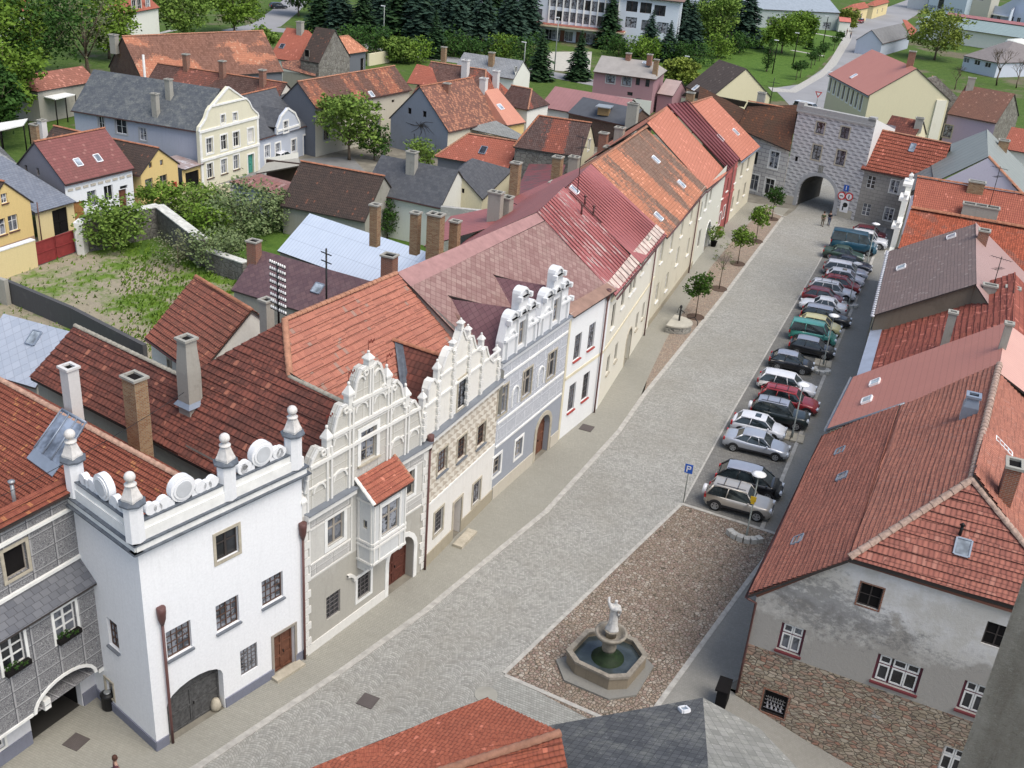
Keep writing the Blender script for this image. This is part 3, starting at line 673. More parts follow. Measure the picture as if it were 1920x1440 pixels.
# ================================================================ left row, from the corner house to the gate
P3=lambda q,z:V((q[0],q[1],z))
m_white=plaster('white_limewash',(.80,.81,.82),(.60,.62,.64),.25,.35,thr=.58);m_offw=plaster('offwhite_render',(.70,.70,.64),(.45,.42,.33),.3)
m_cream=plaster('cream_render',(.66,.61,.47),(.40,.34,.24),.5,.5);m_cream2=plaster('pale_cream_render',(.62,.58,.46),(.36,.31,.24),.6,.6)
t_dark=tiles('old_dark_red_tiles',(.21,.075,.055),(.115,.048,.04),(.05,.035,.03),.30,.40,moss=.7,lam=.03,lich=(.36,.15,.10))
t_orange=tiles('orange_tiles',(.44,.18,.125),(.36,.14,.10),(.19,.10,.08),.24,.42,moss=.3,lam=.04,lich=(.30,.22,.18))
t_brown=tiles('brown_red_tiles',(.28,.10,.07),(.19,.08,.06),(.12,.07,.05),.22,.40,moss=.4,lam=.06,lich=(.38,.16,.10))
t_red=tiles('red_tiles',(.36,.085,.05),(.26,.065,.045),(.12,.05,.04),.2,.24,moss=.35,lam=.06,lich=(.45,.16,.09))
def sgraff(name,base,dark,sc=1.,band=.0,amt=.5):
 """scratched plaster: grey drawing on white, figures in panels"""
 n=N(name);q=n.xyz(n.uv());p=n.obj();u=n.comb(n.math('MULTIPLY',q[0],sc),n.math('MULTIPLY',q[1],sc))
 a=n.noise(u,2.6,6,.6,dist=2.2);l=n.math('ABSOLUTE',n.math('SUBTRACT',n.math('FRACT',n.math('MULTIPLY',a,9.)),.5));f=n.step(l,.12,.22)
 c=n.mix(n.math('MULTIPLY',f,amt),base,dark)
 bx=n.math('FRACT',n.math('DIVIDE',q[0],1.15));by=n.math('FRACT',n.math('DIVIDE',q[1],.82))
 fr=n.math('MAXIMUM',n.math('LESS_THAN',n.math('ABSOLUTE',n.math('SUBTRACT',bx,.5)),.0),n.math('MAXIMUM',n.math('GREATER_THAN',bx,.93),n.math('GREATER_THAN',by,.92)))
 c=n.mix(n.math('MULTIPLY',fr,.8),c,tuple(min(1,x*1.05) for x in base));
 fr2=n.math('MAXIMUM',n.math('LESS_THAN',n.math('ABSOLUTE',n.math('SUBTRACT',bx,.915)),.018),n.math('LESS_THAN',n.math('ABSOLUTE',n.math('SUBTRACT',by,.9)),.02));c=n.mix(fr2,c,dark)
 c=n.mix(n.math('MULTIPLY',n.noise(p,.8,5),.3),c,dark);n.bump(f,.01,.5);return n.out(c,.9,.2)
def diamond(name,c1,c2,c3,w=.62,h=.42):
 """painted diamond-point blocks: light top and left, dark right and underside"""
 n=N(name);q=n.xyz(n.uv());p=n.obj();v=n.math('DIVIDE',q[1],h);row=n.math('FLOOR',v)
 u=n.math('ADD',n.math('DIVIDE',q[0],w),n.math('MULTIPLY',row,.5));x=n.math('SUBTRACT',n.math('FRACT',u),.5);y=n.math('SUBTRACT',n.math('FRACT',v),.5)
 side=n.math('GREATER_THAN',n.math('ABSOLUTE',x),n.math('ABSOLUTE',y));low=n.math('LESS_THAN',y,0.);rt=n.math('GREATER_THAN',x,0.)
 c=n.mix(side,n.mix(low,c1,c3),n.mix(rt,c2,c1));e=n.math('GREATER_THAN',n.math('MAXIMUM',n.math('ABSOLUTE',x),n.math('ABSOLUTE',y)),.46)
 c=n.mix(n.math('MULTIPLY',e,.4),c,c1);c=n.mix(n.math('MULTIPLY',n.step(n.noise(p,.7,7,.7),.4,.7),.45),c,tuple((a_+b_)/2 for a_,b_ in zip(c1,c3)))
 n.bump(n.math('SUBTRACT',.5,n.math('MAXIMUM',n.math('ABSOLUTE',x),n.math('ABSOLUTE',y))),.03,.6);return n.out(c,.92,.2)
def ashlar(name,c1,c2,line,w=.75,h=.45,lw=.02,dam=.25):
 return bricks(name,c1,c2,line,w,h,lw,tuple(x*.6 for x in c1),dam)
# ---- corner house: white block with scrolled parapet
row0,row1,row2,row3,row4,row5,row6,row7,row8,row9,row10=row
cl=V((-29.75,27.15));ZC=10.4
H1=House('corner_house','white corner house with grey-capped scrolled parapet and ball finials',(-27,31),'house')
f1=H1.wall(row0,row1,ZC,m_white);s1=H1.wall(cl,row0,ZC,m_white,out=(-.3,-1));H1.wall(row1,V((-26.2,34.6)),8.6,m_white,out=(1,.3));H1.wall(V((-30.4,31.6)),cl,8.2,m_white,out=(-1,0))
bars=plain('leaded_lattice',(.13,.12,.12),.6)
H1.win(f1,426,1020,1.15,1.35,2,2,'frame_d',sur='stone_trim',sw=.13,mt=.07,tr=.6)
for p_ in ((336,1200),(427,1151),(511,1105)):H1.win(f1,*p_,1.2,1.45,4,4,'frame_b','glassc',sill='gutter_g',mt=.03)
H1.win(f1,467,1236,.95,1.45,4,6,bars,sill=None,mt=.03,dep=.1)
H1.door(f1,(367,1300),2.9,2.75,'door_g',True,.75,panels=2,sur=None,dep=.4);H1.door(f1,(533,1215),1.25,2.35,'door_b',sur='frame_g',sw=.13)
H1.win(s1,212,1190,.8,1.5,3,4,'frame_b','glassc',sill='gutter_g',mt=.03);H1.win(s1,206,1291,.6,.9,2,2,'frame_g',sur='stone_trim',sw=.1)
H1.finish()
def plinth(h,w_,hh,mat,gaps=(),u0=-.03,u1=None,name='plinth'):
 u1=w_.L+.03 if u1 is None else u1;X=x3(w_.x,0);Nn=x3(w_.n,0);cur=u0
 for a,b in sorted(list(gaps))+[(u1,u1)]:
  if a-cur>.05:mb=MB();mb.box(w_.pt((cur+a)/2,hh/2,.03),a-cur,.06,hh,X,Nn);mb.build(name,mat,h.o)
  cur=b
def holes_of(w_,zmax=.3,e=.04):return [(h.p[0][0]-e,h.p[-1][0]+e) for h in w_.h if min(q[1] for q in h.p)<zmax]
plinth(H1,f1,.52,M['plinth'],holes_of(f1));plinth(H1,s1,.52,M['plinth'])
st=MB();st.box(f1.pt(f1.hit(533,1215)[0],.08,.25),1.7,.5,.16,x3(f1.x,0),x3(f1.n,0));st.build('doorstep',M['stone_trim'],H1.o)
m_cap=plain('dark_parapet_flashing',(.10,.115,.135),.55,.4,0,.3,3)
co,ca,ban=MB(),MB(),MB()
for w_ in (f1,s1):
 X=x3(w_.x,0);Nn=x3(w_.n,0);L=w_.L;m_=L/2
 co.box(w_.pt(m_,ZC+.18,-.02),L+.28,.44,.36,X,Nn);ca.box(w_.pt(m_,ZC+.03,.12),L+.62,.42,.07,X,Nn)
 co.box(w_.pt(m_,ZC+.62,-.06),L+.12,.34,.55,X,Nn);ca.box(w_.pt(m_,ZC+.385,.06),L+.5,.40,.06,X,Nn)
 co.box(w_.pt(m_,ZC+1.05,-.08),L-.1,.26,.34,X,Nn);ca.box(w_.pt(m_,ZC+1.245,-.08),L-.1,.34,.05,X,Nn)
co.build('cornice',M['white_trim'],H1.o);ca.build('flashing',m_cap,H1.o)
m_pw=plaster('white_parapet_plaster',(.76,.77,.78),(.5,.52,.55),.3,.8)
def scroll(w_,u0,u1,z,th=.3):
 """round medallion between two running scrolls"""
 mb,g=MB(),MB();c=(u0+u1)/2;X=x3(w_.x,0);Nn=x3(w_.n,0);half=(u1-u0)/2;Rr=.57
 def disc(u,zz,r,m_,d0=.0,d1=.3,n=22):
  ring=lambda d:[w_.pt(u+math.cos(6.2832*k/n)*r,zz+math.sin(6.2832*k/n)*r,d) for k in range(n)]
  m_.grid([ring(-d1),ring(-d0)],True,0,True);m_.poly(ring(-d0));m_.poly(ring(-d1))
 disc(c,z+Rr,Rr,mb);disc(c,z+Rr,Rr*.80,mb,-.05,.02);disc(c,z+Rr,Rr*.62,g,-.075,-.04)
 for sg in (-1,1):
  us=[c+sg*(Rr+.26),c+sg*(Rr+.26+(half-Rr-.5)*.52),c+sg*(half-.25)];rs=[.27,.2,.25]
  for k,(u,r) in enumerate(zip(us,rs)):disc(u,z+r,r,mb,.02,.28,14)
  pts=[]
  for k in range(13):
   t=k/12;u=c+sg*(Rr*.7+(half-Rr*.7-.2)*t);zz=.24+.13*math.cos(t*12.5);pts.append((u,z+zz))
  for a,b in zip(pts,pts[1:]):
   mb.poly([w_.pt(a[0],z,-.04),w_.pt(b[0],z,-.04),w_.pt(*b,-.04),w_.pt(*a,-.04)]);mb.poly([w_.pt(*a,-.04),w_.pt(*b,-.04),w_.pt(*b,-.24),w_.pt(*a,-.24)]);mb.poly([w_.pt(a[0],z,-.24),w_.pt(b[0],z,-.24),w_.pt(*b,-.24),w_.pt(*a,-.24)])
 ob=mb.build('scrollwork',m_pw,H1.o);g.build('medallion',M['ch_g'] if 0 else plain('pale_grey_plaster',(.50,.52,.54)),ob)
def finial(c,z0,z1=None,s=1.):
 mb=MB();mb.lathe((c.x,c.y,z0),[(.39*s,0),(.39*s,1.55),(.36*s,1.6)],8,0,False,.5);ob=mb.build('parapet_pillar',m_pw,H1.o)
 k=MB();k.lathe((c.x,c.y,z0),[(.39*s,1.58),(.53*s,1.66),(.53*s,1.73),(.30*s,1.82)],8,0,False,.5);k.build('pillar_cap',m_cap,ob)
 k=MB();k.lathe((c.x,c.y,z0),[(.40,1.80),(.40,1.9),(.34,2.02),(.21,2.38),(.16,2.46)],4,0,False,.5);k.lathe((c.x,c.y,z0),[(.16,2.40),(.24,2.46),(.24,2.5),(.12,2.54),(.10,2.6)],12)
 k.lathe((c.x,c.y,z0+2.8),[(.02,-.26)]+[(.22*math.cos(a_/10),.22*math.sin(a_/10)) for a_ in range(-13,15,3)]+[(.01,.22)],14);k.build('ball_finial',plain('limestone_finial',(.60,.58,.55),.85,.2,0,.18,5),ob)
zp=ZC+.45;L1=f1.L
fin_u=[0.02,L1*.53,L1-.35]
for u in fin_u:q=f1.pt(max(u,.05),0,-.12);finial(q,zp)
q=s1.pt(.25,0,-.12);finial(q,zp)
for a_,b_ in zip(fin_u,fin_u[1:]):scroll(f1,a_+.5,b_-.45,ZC+1.27)
scroll(s1,.75,s1.L-.5,ZC+1.27)
# rain heads and pipes
def rainpipe(h,w_,pxt,pyt,zb=.0,mat='gutter',head=True,d=.13,ue=None):
 u,z=w_.hit(pxt,pyt,d);pts=[w_.pt(u,z,d),w_.pt(u,1.2,d),w_.pt(u,zb+.05,d)];p=h.pipe(pts,.065,mat)
 if head:
  mb=MB();mb.lathe(w_.pt(u,z,d),[(.07,-.2),(.16,.1),(.19,.45),(.19,.7)],8);mb.build('rain_head',M[mat],p)
 return p
rainpipe(H1,f1,304,1165);rainpipe(H1,f1,568,1005)
# dark roof over the corner house and its neighbour: one plane facing the viewer, cross ridge to the gable
H1r=[(-44.5,38.55,7.1),(-31.5,35.7,7.1),(-23.4,33.9,7.1),(-22.6,38.35,11.45),(-27.6,39.5,11.6),(-29.4,41.85,13.5),(-34.1,39.35,10.05),(-43.4,41.3,10.)]
def tri_plane(poly):return [x3(p) for p in poly]
pn_=V((-.21,-.977,1));
def onP(x_,y_):return V((x_,y_,10-(-.21*(x_+34.1)-.977*(y_-39.3))))
Hb=House('townhouse','long wing behind the corner house under dark old red tiles',(-36,38),'house')
pl1=[onP(-44.6,38.9),onP(-35.4,36.95),onP(-32,36.2),onP(-34.1,39.3),onP(-43.3,41.3)]
pl2=[onP(-32,36.2),onP(-23.6,34.4),onP(-22.75,38.35),onP(-27.6,39.5),onP(-29.4,41.8),onP(-34.1,39.3)]
Hb.roof([pl1,pl2],t_dark,.16,courses=.40)
bk1=[onP(-43.3,41.3),onP(-34.1,39.3),V((-33.6,42,7.3)),V((-42.8,44,7.3))];Hb.roof([bk1],t_dark,.16,name='rear_roof')
m_lich=plain('lichened_ridge',(.30,.28,.23),.9,.2,0,.35,4)
Hb.ridge(onP(-43.3,41.3)+V((0,0,.05)),onP(-34.1,39.3)+V((0,0,.05)),m_lich)
Hb.wall((-44.4,39.15),(-31.8,36.5),7.1,M['ch_g'],out=(-.2,-1));Hb.wall((-44.3,39.2),(-42.8,43.6),[(0,7.1),(2.3,9.7),(4.6,7.1)],m_offw,out=(-1,0));Hb.wall((-31.8,36.5),(-26,35.2),8,M['ch_g'],out=(-.2,-1))
Hb.finish()
# ---- relief helpers
def strip_u(w_,mb,u0,z0,u1,z1,wd=.1,d=.07,at=0.):
 a,b=w_.pt(u0,z0,at+d/2-.01),w_.pt(u1,z1,at+d/2-.01);X=(b-a).normalized();Nn=x3(w_.n,0);mb.box((a+b)/2,(b-a).length,d+.02,wd,X,Nn,0,X.cross(Nn).normalized())
def arc_u(w_,mb,u,z,r,wd=.09,d=.08,n=10,at=0.,a0=0.,a1=math.pi,rz=None):
 rz=rz or r
 for i in range(n):
  t0,t1=a0+(a1-a0)*i/n,a0+(a1-a0)*(i+1)/n
  q=[(u+math.cos(t0)*r,z+math.sin(t0)*rz),(u+math.cos(t1)*r,z+math.sin(t1)*rz),(u+math.cos(t1)*(r-wd),z+math.sin(t1)*(rz-wd)),(u+math.cos(t0)*(r-wd),z+math.sin(t0)*(rz-wd))]
  f=[w_.pt(*p,at+d) for p in q];b=[w_.pt(*p,at-.01) for p in q];mb.poly(f);mb.poly([f[0],f[1],b[1],b[0]]);mb.poly([f[2],f[3],b[3],b[2]])
def pinnacle(w_,mb,u,z0,z1,s=.28,d=-.12):
 h=z1-z0;c=w_.pt(u,z0,d);X=x3(w_.x,0)
 mb.lathe(c,[(s*.95,0),(s*.95,h*.50),(s*1.3,h*.53),(s*1.3,h*.6),(s*.25,h*.86)],4,0,False,.5,ax=X);mb.lathe(c,[(s*.12,h*.84),(s*.3,h*.9),(s*.3,h*.96),(s*.05,h)],8)
def vane(h,w_,u,z,L=.5,d=-.12):
 mb=MB();c=w_.pt(u,z,d);mb.tube([c,c+V((0,0,.5))],.015,5);X=x3(w_.x,0)
 for k in range(4):mb.box(c+X*(.08+k*.1)+V((0,0,.38+.05*math.sin(k*2.2))),.07,.015,.12,X)
 mb.build('weather_vane',plain('rusty_vane',(.16,.03,.02),.7),h.o)
m_relw=plaster('weathered_white_relief',(.70,.69,.65),(.42,.41,.38),.35,1.2);m_gfill=sgraff('figured_gable_field',(.64,.63,.59),(.42,.40,.34),1.7,amt=.55)
def cornice(h,w_,z,mat,cap='gutter_g',hh=.3,d=.3,u0=0,u1=None,name='cornice'):
 u1=w_.L if u1 is None else u1;X=x3(w_.x,0);Nn=x3(w_.n,0);mb=MB();mb.box(w_.pt((u0+u1)/2,z-hh/2,d/2-.01),u1-u0,d,hh,X,Nn);mb.box(w_.pt((u0+u1)/2,z-hh-.08,d/4-.01),u1-u0-.004,d/2,.16,X,Nn)
 ob=mb.build(name,mat,h.o)
 if cap:
  mb=MB();mb.box(w_.pt((u0+u1)/2,z+.02,d/2+.02),u1-u0,d+.12,.04,X,Nn);mb.build('flashing',M[cap],ob)
# ---- house with the oriel
H2=House('townhouse','grey and white gabled townhouse with a red-roofed oriel over its arched door',(-26,38))
m2=plaster('grey_buff_render',(.40,.385,.34),(.62,.60,.56),.5,.5);m2u=plaster('grey_white_upper_render',(.55,.54,.50),(.36,.34,.30),.5,1.)
w2=H2.wall(row1,row2,4.3,m2);w2u=H2.wall(row1,row2,8.1,m2u,zb=4.3,name='upper_wall')
g2p=[(.12,8.1),(.12,8.6),(.2,9.3),(.4,10.1),(.7,10.8),(1.05,11.2),(1.35,11.15),(1.5,10.95),(1.5,10.6),(2.05,10.6),(2.05,11.3),(2.1,11.7),(2.3,12.3),(2.6,12.75),(2.9,12.75),(3.02,12.5),(3.02,12.3),(3.45,12.3),(3.45,12.9),(3.6,13.6),(3.9,14.15),(4.25,14.2),(4.4,14.05),(4.75,14.05),(5.0,14.2),(5.25,14.0),(5.5,13.3),(5.65,12.6),(5.65,12.3),(6.15,12.3),(6.25,12.6),(6.5,12.7),(6.85,12.3),(7.05,11.6),(7.15,11.0),(7.15,10.7),(7.6,10.7),(7.65,11.0),(7.95,11.05),(8.3,10.5),(8.5,9.7),(8.65,8.9),(8.7,8.1)]
g2=H2.wall(row1,row2,g2p,m_gfill,zb=8.1,thick=.42,name='gable',d=-.02)
g2.zb=8.1
for u,z in ((.5,0),):pass
H2.win(g2,691,833,1.15,1.75,2,3,'white_trim' if 0 else 'frame_g',sur='white_trim',sw=.22,sill='stone_trim')
mb=MB()
for z,a,b in ((10.45,.5,8.4),(11.45,2.0,7.2),(12.6,3.3,5.8)):strip_u(g2,mb,a,z,b,z,.16,.12)
for z,a,b in ((9.35,.3,3.3),(9.35,5.75,8.6),(11.25,2.2,7.0),(12.42,3.4,5.7)):strip_u(g2,mb,a,z,b,z,.07,.06)
for u,a,b in ((.32,8.15,9.9),(1.62,8.15,11.0),(1.9,8.15,11.0),(3.1,8.15,12.4),(3.35,8.15,12.4),(4.5,11.5,14.0),(4.68,11.5,14.0),(5.85,8.15,12.5),(6.08,8.15,12.5),(7.25,8.15,10.9),(7.5,8.15,10.9),(8.55,8.15,9.5)):strip_u(g2,mb,u,a,u,b,.12,.1)
for u,z,r in ((1.1,9.0,.42),(2.5,9.0,.5),(2.5,10.95,.5),(3.95,12.05,.45),(5.25,12.05,.45),(6.65,9.0,.5),(7.95,9.0,.42),(6.65,10.95,.5),(3.9,13.55,.3),(5.1,13.5,.3)):arc_u(g2,mb,u,z,r)
pr=[p for p in g2p]
for (a,b) in zip(pr[2:-2],pr[3:-1]):
 if abs(a[0]-b[0])>.01:strip_u(g2,mb,a[0],a[1]-.04,b[0],b[1]-.04,.13,.07)
for u,z in ((1.35,10.9),(2.85,12.45),(4.2,13.9),(5.55,12.7),(7.05,11.3),(6.3,12.35)):arc_u(g2,mb,u,z,.16,.07,.12,12,0,0,6.283)
rel=mb.build('plaster_relief',m_relw,H2.o)
for u,z0,z1 in ((1.77,10.6,12.1),(3.23,12.3,13.75),(4.57,13.95,14.85),(5.9,12.3,13.7),(7.38,10.7,12.15),(.15,8.1,9.4)):
 mb=MB();pinnacle(g2,mb,u,z0,z1,.24);mb.build('pinnacle',m_relw,H2.o)
for u,z in ((1.77,12.1),(3.23,13.75),(4.57,14.85),(5.9,13.7)):vane(H2,g2,u,z)
H2.win(w2u,629,992,1.15,1.55,2,2,'frame_g',sur='white_trim',sw=.2,mt=.09,tr=.6,dep=.14);H2.win(w2u,765,908,1.0,1.5,2,2,'frame_g',sur='white_trim',sw=.18,mt=.09,tr=.6,dep=.14)
H2.win(w2,625,1134,1.0,1.4,3,5,bars,mt=.03,sur=None,dep=.12);H2.win(w2,682,1097,1.0,1.4,3,5,bars,mt=.03,sur='white_trim',sw=.16,dep=.12)
H2.door(w2,(752,1045),2.1,3.1,'door_r',True,1.0,sur='white_trim',sw=.28,dep=.55,panels=3)
H2.finish()
sg_a=sgraff('relief_figures',(.62,.61,.58),(.34,.33,.31),1.3,amt=.6)
mb=MB();X=x3(w2.x,0);Nn=x3(w2.n,0)
for u0,u1,z0,z1 in ((.5,3.2,7.25,7.7),(6.4,9.,7.2,7.65),(.5,3.2,4.55,5.1),(7.2,9.,4.6,5.3)):mb=MB();mb.box(w2.pt((u0+u1)/2,(z0+z1)/2,.015),u1-u0,.05,z1-z0,X,Nn);mb.build('figure_frieze',sg_a,H2.o)
mb=MB()
for z in (7.78,7.15,5.2,4.45):strip_u(w2u,mb,.35,z,3.35,z,.08,.05);strip_u(w2u,mb,6.6,z,9.1,z,.08,.05)
for u in (.42,3.3,8.9,7.15):strip_u(w2u,mb,u,4.5,u,7.8,.09,.05)
for i in range(16):
 z=.35+i*.47;L=.42 if i % 2 else .26
 mb.box(w2.pt(.02+L/2,z,.03),L,.07,.40,X,Nn)
mb.build('quoins',m_relw,H2.o);mb=MB();mb.box(w2.pt(3.05,.28,.025),5.8,.06,.56,X,Nn);mb.build('plinth',m_relw,H2.o);mb=MB()
for i in range(16):z=.35+i*.47;L=.42 if i % 2 else .26;mb.box(w2.pt(9.26-L/2,z,.03),L,.07,.40,X,Nn)
mb.build('quoins',m_relw,H2.o)
cornice(H2,w2,8.18,m_relw,u0=.1,u1=3.4);cornice(H2,w2,8.18,m_relw,u0=6.0,u1=9.25)
# oriel: box on corbels with its own little tiled roof
oz0,oz1,ou0,ou1,od=3.75,7.45,3.75,6.3,1.0;A_,B_=w2.pt(ou0,0,0),w2.pt(ou1,0,0)
of=Wall(w2.pt(ou0,0,od),w2.pt(ou1,0,od),oz1,oz0);osd=Wall(A_,w2.pt(ou0,0,od),oz1,oz0,out=-w2.x);osr=Wall(B_,w2.pt(ou1,0,od),oz1,oz0,out=w2.x)
of.pt(0,0)
H2.walls=[]
for w_ in (of,osd,osr):w_.mat=plaster('oriel_render',(.58,.59,.58),(.40,.40,.38),.4,1.5) if w_ is of else of.mat;w_.name='oriel';w_.rev=None
H2.win(of,ou1*0+1.3,6.0,1.35,1.75,2,2,'frame_g',sur='white_trim',sw=.16,mt=.1,tr=.6,raw=True,dep=.12);H2.win(osd,.5,6.0,.28,.5,1,1,'stone_trim',raw=True,dep=.1)
mb=MB()
for w_ in (of,osd,osr):w_.mesh(mb)
mb.poly([of.pt(0,oz0),of.pt(of.L,oz0),B_+V((0,0,oz0)),A_+V((0,0,oz0))])
for u in (ou0+.14,(ou0+ou1)/2,ou1-.14):
 mb.box(w2.pt(u,oz0-.16,od*.42),.24,od*.84,.3,X,Nn);mb.box(w2.pt(u,oz0-.42,od*.25),.22,od*.5,.24,X,Nn)
ori=mb.build('oriel',of.mat,H2.o);mb=MB()
for z in (oz0+.08,4.75,5.0,oz1-.1):
 for w_ in (of,osd,osr):strip_u(w_,mb,0,z,w_.L,z,.12,.07)
for u in (.1,1.0*0+.5,of.L-.5,of.L-.1):strip_u(of,mb,u,oz0,u,oz1,.1,.05)
for u in (.1,.9):strip_u(osd,mb,u,oz0,u,oz1,.1,.05)
arc_u(w2,mb,3.0,2.6,.6,.16,.14,8,0,0,1.57);mb.build('moulding',m_relw,ori)
zt,zb_=8.5,7.5;e=.18
r1=[w2.pt(ou0-e,zb_,od+.25),w2.pt(ou1+e,zb_,od+.25),w2.pt(ou1+e,zt,.02),w2.pt(ou0-e,zt,.02)]
t_ori=tiles('oriel_tiles',(.40,.14,.09),(.31,.10,.07),(.2,.08,.06),.17,.26,moss=.3,lam=.05)
H2.r=None;rf=H2.roof([r1],t_ori,.1,name='oriel_roof',parent=ori,courses=.26)
H2.ridge(r1[0]+V((0,0,.03)),r1[3]+V((0,0,.03)),m_relw,.1,rf);H2.ridge(r1[1]+V((0,0,.03)),r1[2]+V((0,0,.03)),'ridge_o',.1,rf)
for u in (ou0,ou1):mb=MB();mb.poly([w2.pt(u,zb_-.05,od),w2.pt(u,zb_-.05,0),w2.pt(u,zt-.1,0)]);mb.build('oriel_cheek',of.mat,ori)
rainpipe(H2,w2,807,838,d=.12)
# roofs behind: orange main slope with its cross roofs
H2.planes=[];del H2.r
E1=V((-23.2,41.9,8.6));ap=V((-29.4,41.8,13.45));rb=V((-28.1,51.2,13.42));v0=V((-27.6,39.55,11.62))
rb=V((-28.1,51.35,13.42));no=(rb-ap).cross(V((-24.0,39.0,8.15))-ap);zo=lambda x_,y_:V((x_,y_,ap.z-(no.x*(x_-ap.x)+no.y*(y_-ap.y))/no.z));H2.roof([[ap,zo(-27.6,39.55),zo(-24.,39.),zo(-22.5,51.35),rb]],t_orange,.14,courses=.42)
H2.roof([[ap,V((-28.1,51.15,13.42)),V((-34,51.8,8)),V((-35.4,41.3,8))]],t_brown,.14,name='rear_roof')
H2.ridge(ap+V((0,0,.06)),V((-28.1,51.15,13.48)),'ridge_o',.15);H2.ridge(ap+V((0,0,.06)),v0+V((0,0,.06)),'ridge_o',.17);H2.ridge(v0+V((0,0,.04)),V((-22.8,38.4,11.55)),m_lich,.13)
H2.roof([[v0,V((-22.75,38.38,11.5)),V((-22.4,41.4,8.2)),V((-26.6,43.2,8.5))]],t_dark,.1,name='cross_roof')
# ---- cream house with painted blocks
H3=House('townhouse','cream townhouse with painted diamond blocks and a pinnacled white gable',(-25,47))
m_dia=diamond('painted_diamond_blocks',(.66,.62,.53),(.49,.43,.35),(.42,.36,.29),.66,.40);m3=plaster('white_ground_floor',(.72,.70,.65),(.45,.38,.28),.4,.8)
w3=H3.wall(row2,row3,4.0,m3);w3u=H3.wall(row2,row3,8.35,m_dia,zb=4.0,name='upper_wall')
g3p=[(-.75,8.35),(-.75,10.3),(-.5,10.3),(-.25,10.5),(-.2,11.2),(.0,11.55),(.35,11.6),(.6,11.3),(1.0,11.3),(1.15,11.7),(1.5,12.35),(1.8,12.65),(2.1,12.7),(2.2,12.5),(2.6,12.5),(2.75,12.65),(3.2,13.4),(3.65,12.7),(3.8,12.6),(4.25,12.6),(4.5,12.5),(4.8,11.9),(5.1,11.5),(5.5,11.3),(6.0,11.3),(6.25,11.2),(6.5,10.7),(6.8,10.3),(7.3,9.9),(7.6,9.9),(8.15,9.9),(8.2,8.35)]
g3=H3.wall(row2,row3,g3p,plaster('warm_white_gable',(.72,.70,.64),(.5,.46,.38),.3,.9),zb=8.35,thick=.4,name='gable',d=-.03)
H3.win(g3,868,735,1.2,1.9,2,3,'frame_d',sur='stone_trim',sw=.12);mb=MB()
for u,a,b in ((-.6,8.4,10.3),(.8,8.4,11.3),(2.35,8.4,12.6),(4.1,8.4,12.6),(5.75,8.4,11.3),(7.95,8.4,9.9)):
 for k in range(int((b-a)/.24)):mb.box(g3.pt(u,a+.12+k*.24,.05),.34 if k % 2 else .22,.16,.2,x3(g3.x,0),x3(g3.n,0))
for z,a,b in ((10.35,-.6,8),(11.5,.9,5.5)):strip_u(g3,mb,a,z,b,z,.1,.1)
for a,b in zip(g3p[2:-2],g3p[3:-1]):
 if abs(a[0]-b[0])>.01:strip_u(g3,mb,a[0],a[1]-.04,b[0],b[1]-.04,.12,.06)
mb.build('plaster_relief',m_relw,H3.o)
for u,z0,z1 in ((-.6,10.3,11.35),(.8,11.3,12.5),(3.2,13.3,13.95),(4.05,12.6,13.3),(5.78,11.3,12.2),(2.4,12.5,13.1),(7.9,9.9,10.7)):
 mb=MB();pinnacle(g3,mb,u,z0,z1,.2);mb.build('pinnacle',m_relw,H3.o)
H3.wins(w3u,(829,864),(902,815),3,w=1.05,h=1.45,cols=3,rows=4,fm='frame_b',sill='gutter_g',sur='stone_trim',sw=.1,mt=.03)
H3.win(w3,822,977,.95,1.5,3,5,bars,mt=.03,sur='stone_trim',sw=.14,dep=.12);H3.win(w3,893,923,.95,1.5,3,5,bars,mt=.03,sur='stone_trim',sw=.14,dep=.12)
H3.door(w3,(857,962),.95,2.5,'door_b',sur='stone_trim',sw=.15,dep=.6,leaves=1);H3.finish()
plinth(H3,w3,.8,plaster('sandy_plinth',(.36,.32,.24),(.24,.2,.15),.5,1.5),holes_of(w3),0,w3.L)
for z in (4.05,8.05):mb=MB();strip_u(w3u,mb,.1,z,w3.L-.1,z,.12,.05);mb.build('string_course',M['white_trim'],H3.o)
cornice(H3,w3,8.42,m_relw,u0=.05)
u_=w3.hit(857,990)[0];mb=MB();c_=G3(872,1010,.1);mb.box(c_,1.9,.6,.18,x3(w3.x,0),x3(w3.n,0));mb.build('doorstep',M['stone_trim'],H3.o)
cr=V((-26.1,47.3,11.1));H3.roof([[cr,V((-21.7,46.9,11.0)),V((-22.1,43.4,8.3)),V((-23.6,44.1,8.7))],[V((-21.7,46.9,11.0)),cr,V((-23.4,50.6,8.5)),V((-21.9,50.4,8.2))]],t_dark,.1)
H3.ridge(cr+V((0,0,.05)),V((-21.9,46.9,11.05)),'ridge')
mb=MB();mb.slab([cr+V((.1,0,.06)),V((-23.5,44.0,8.78)),V((-23.0,44.2,8.78)),cr+V((.6,0,.06))],.03);mb.build('valley_flashing',m_cap,H3.o)
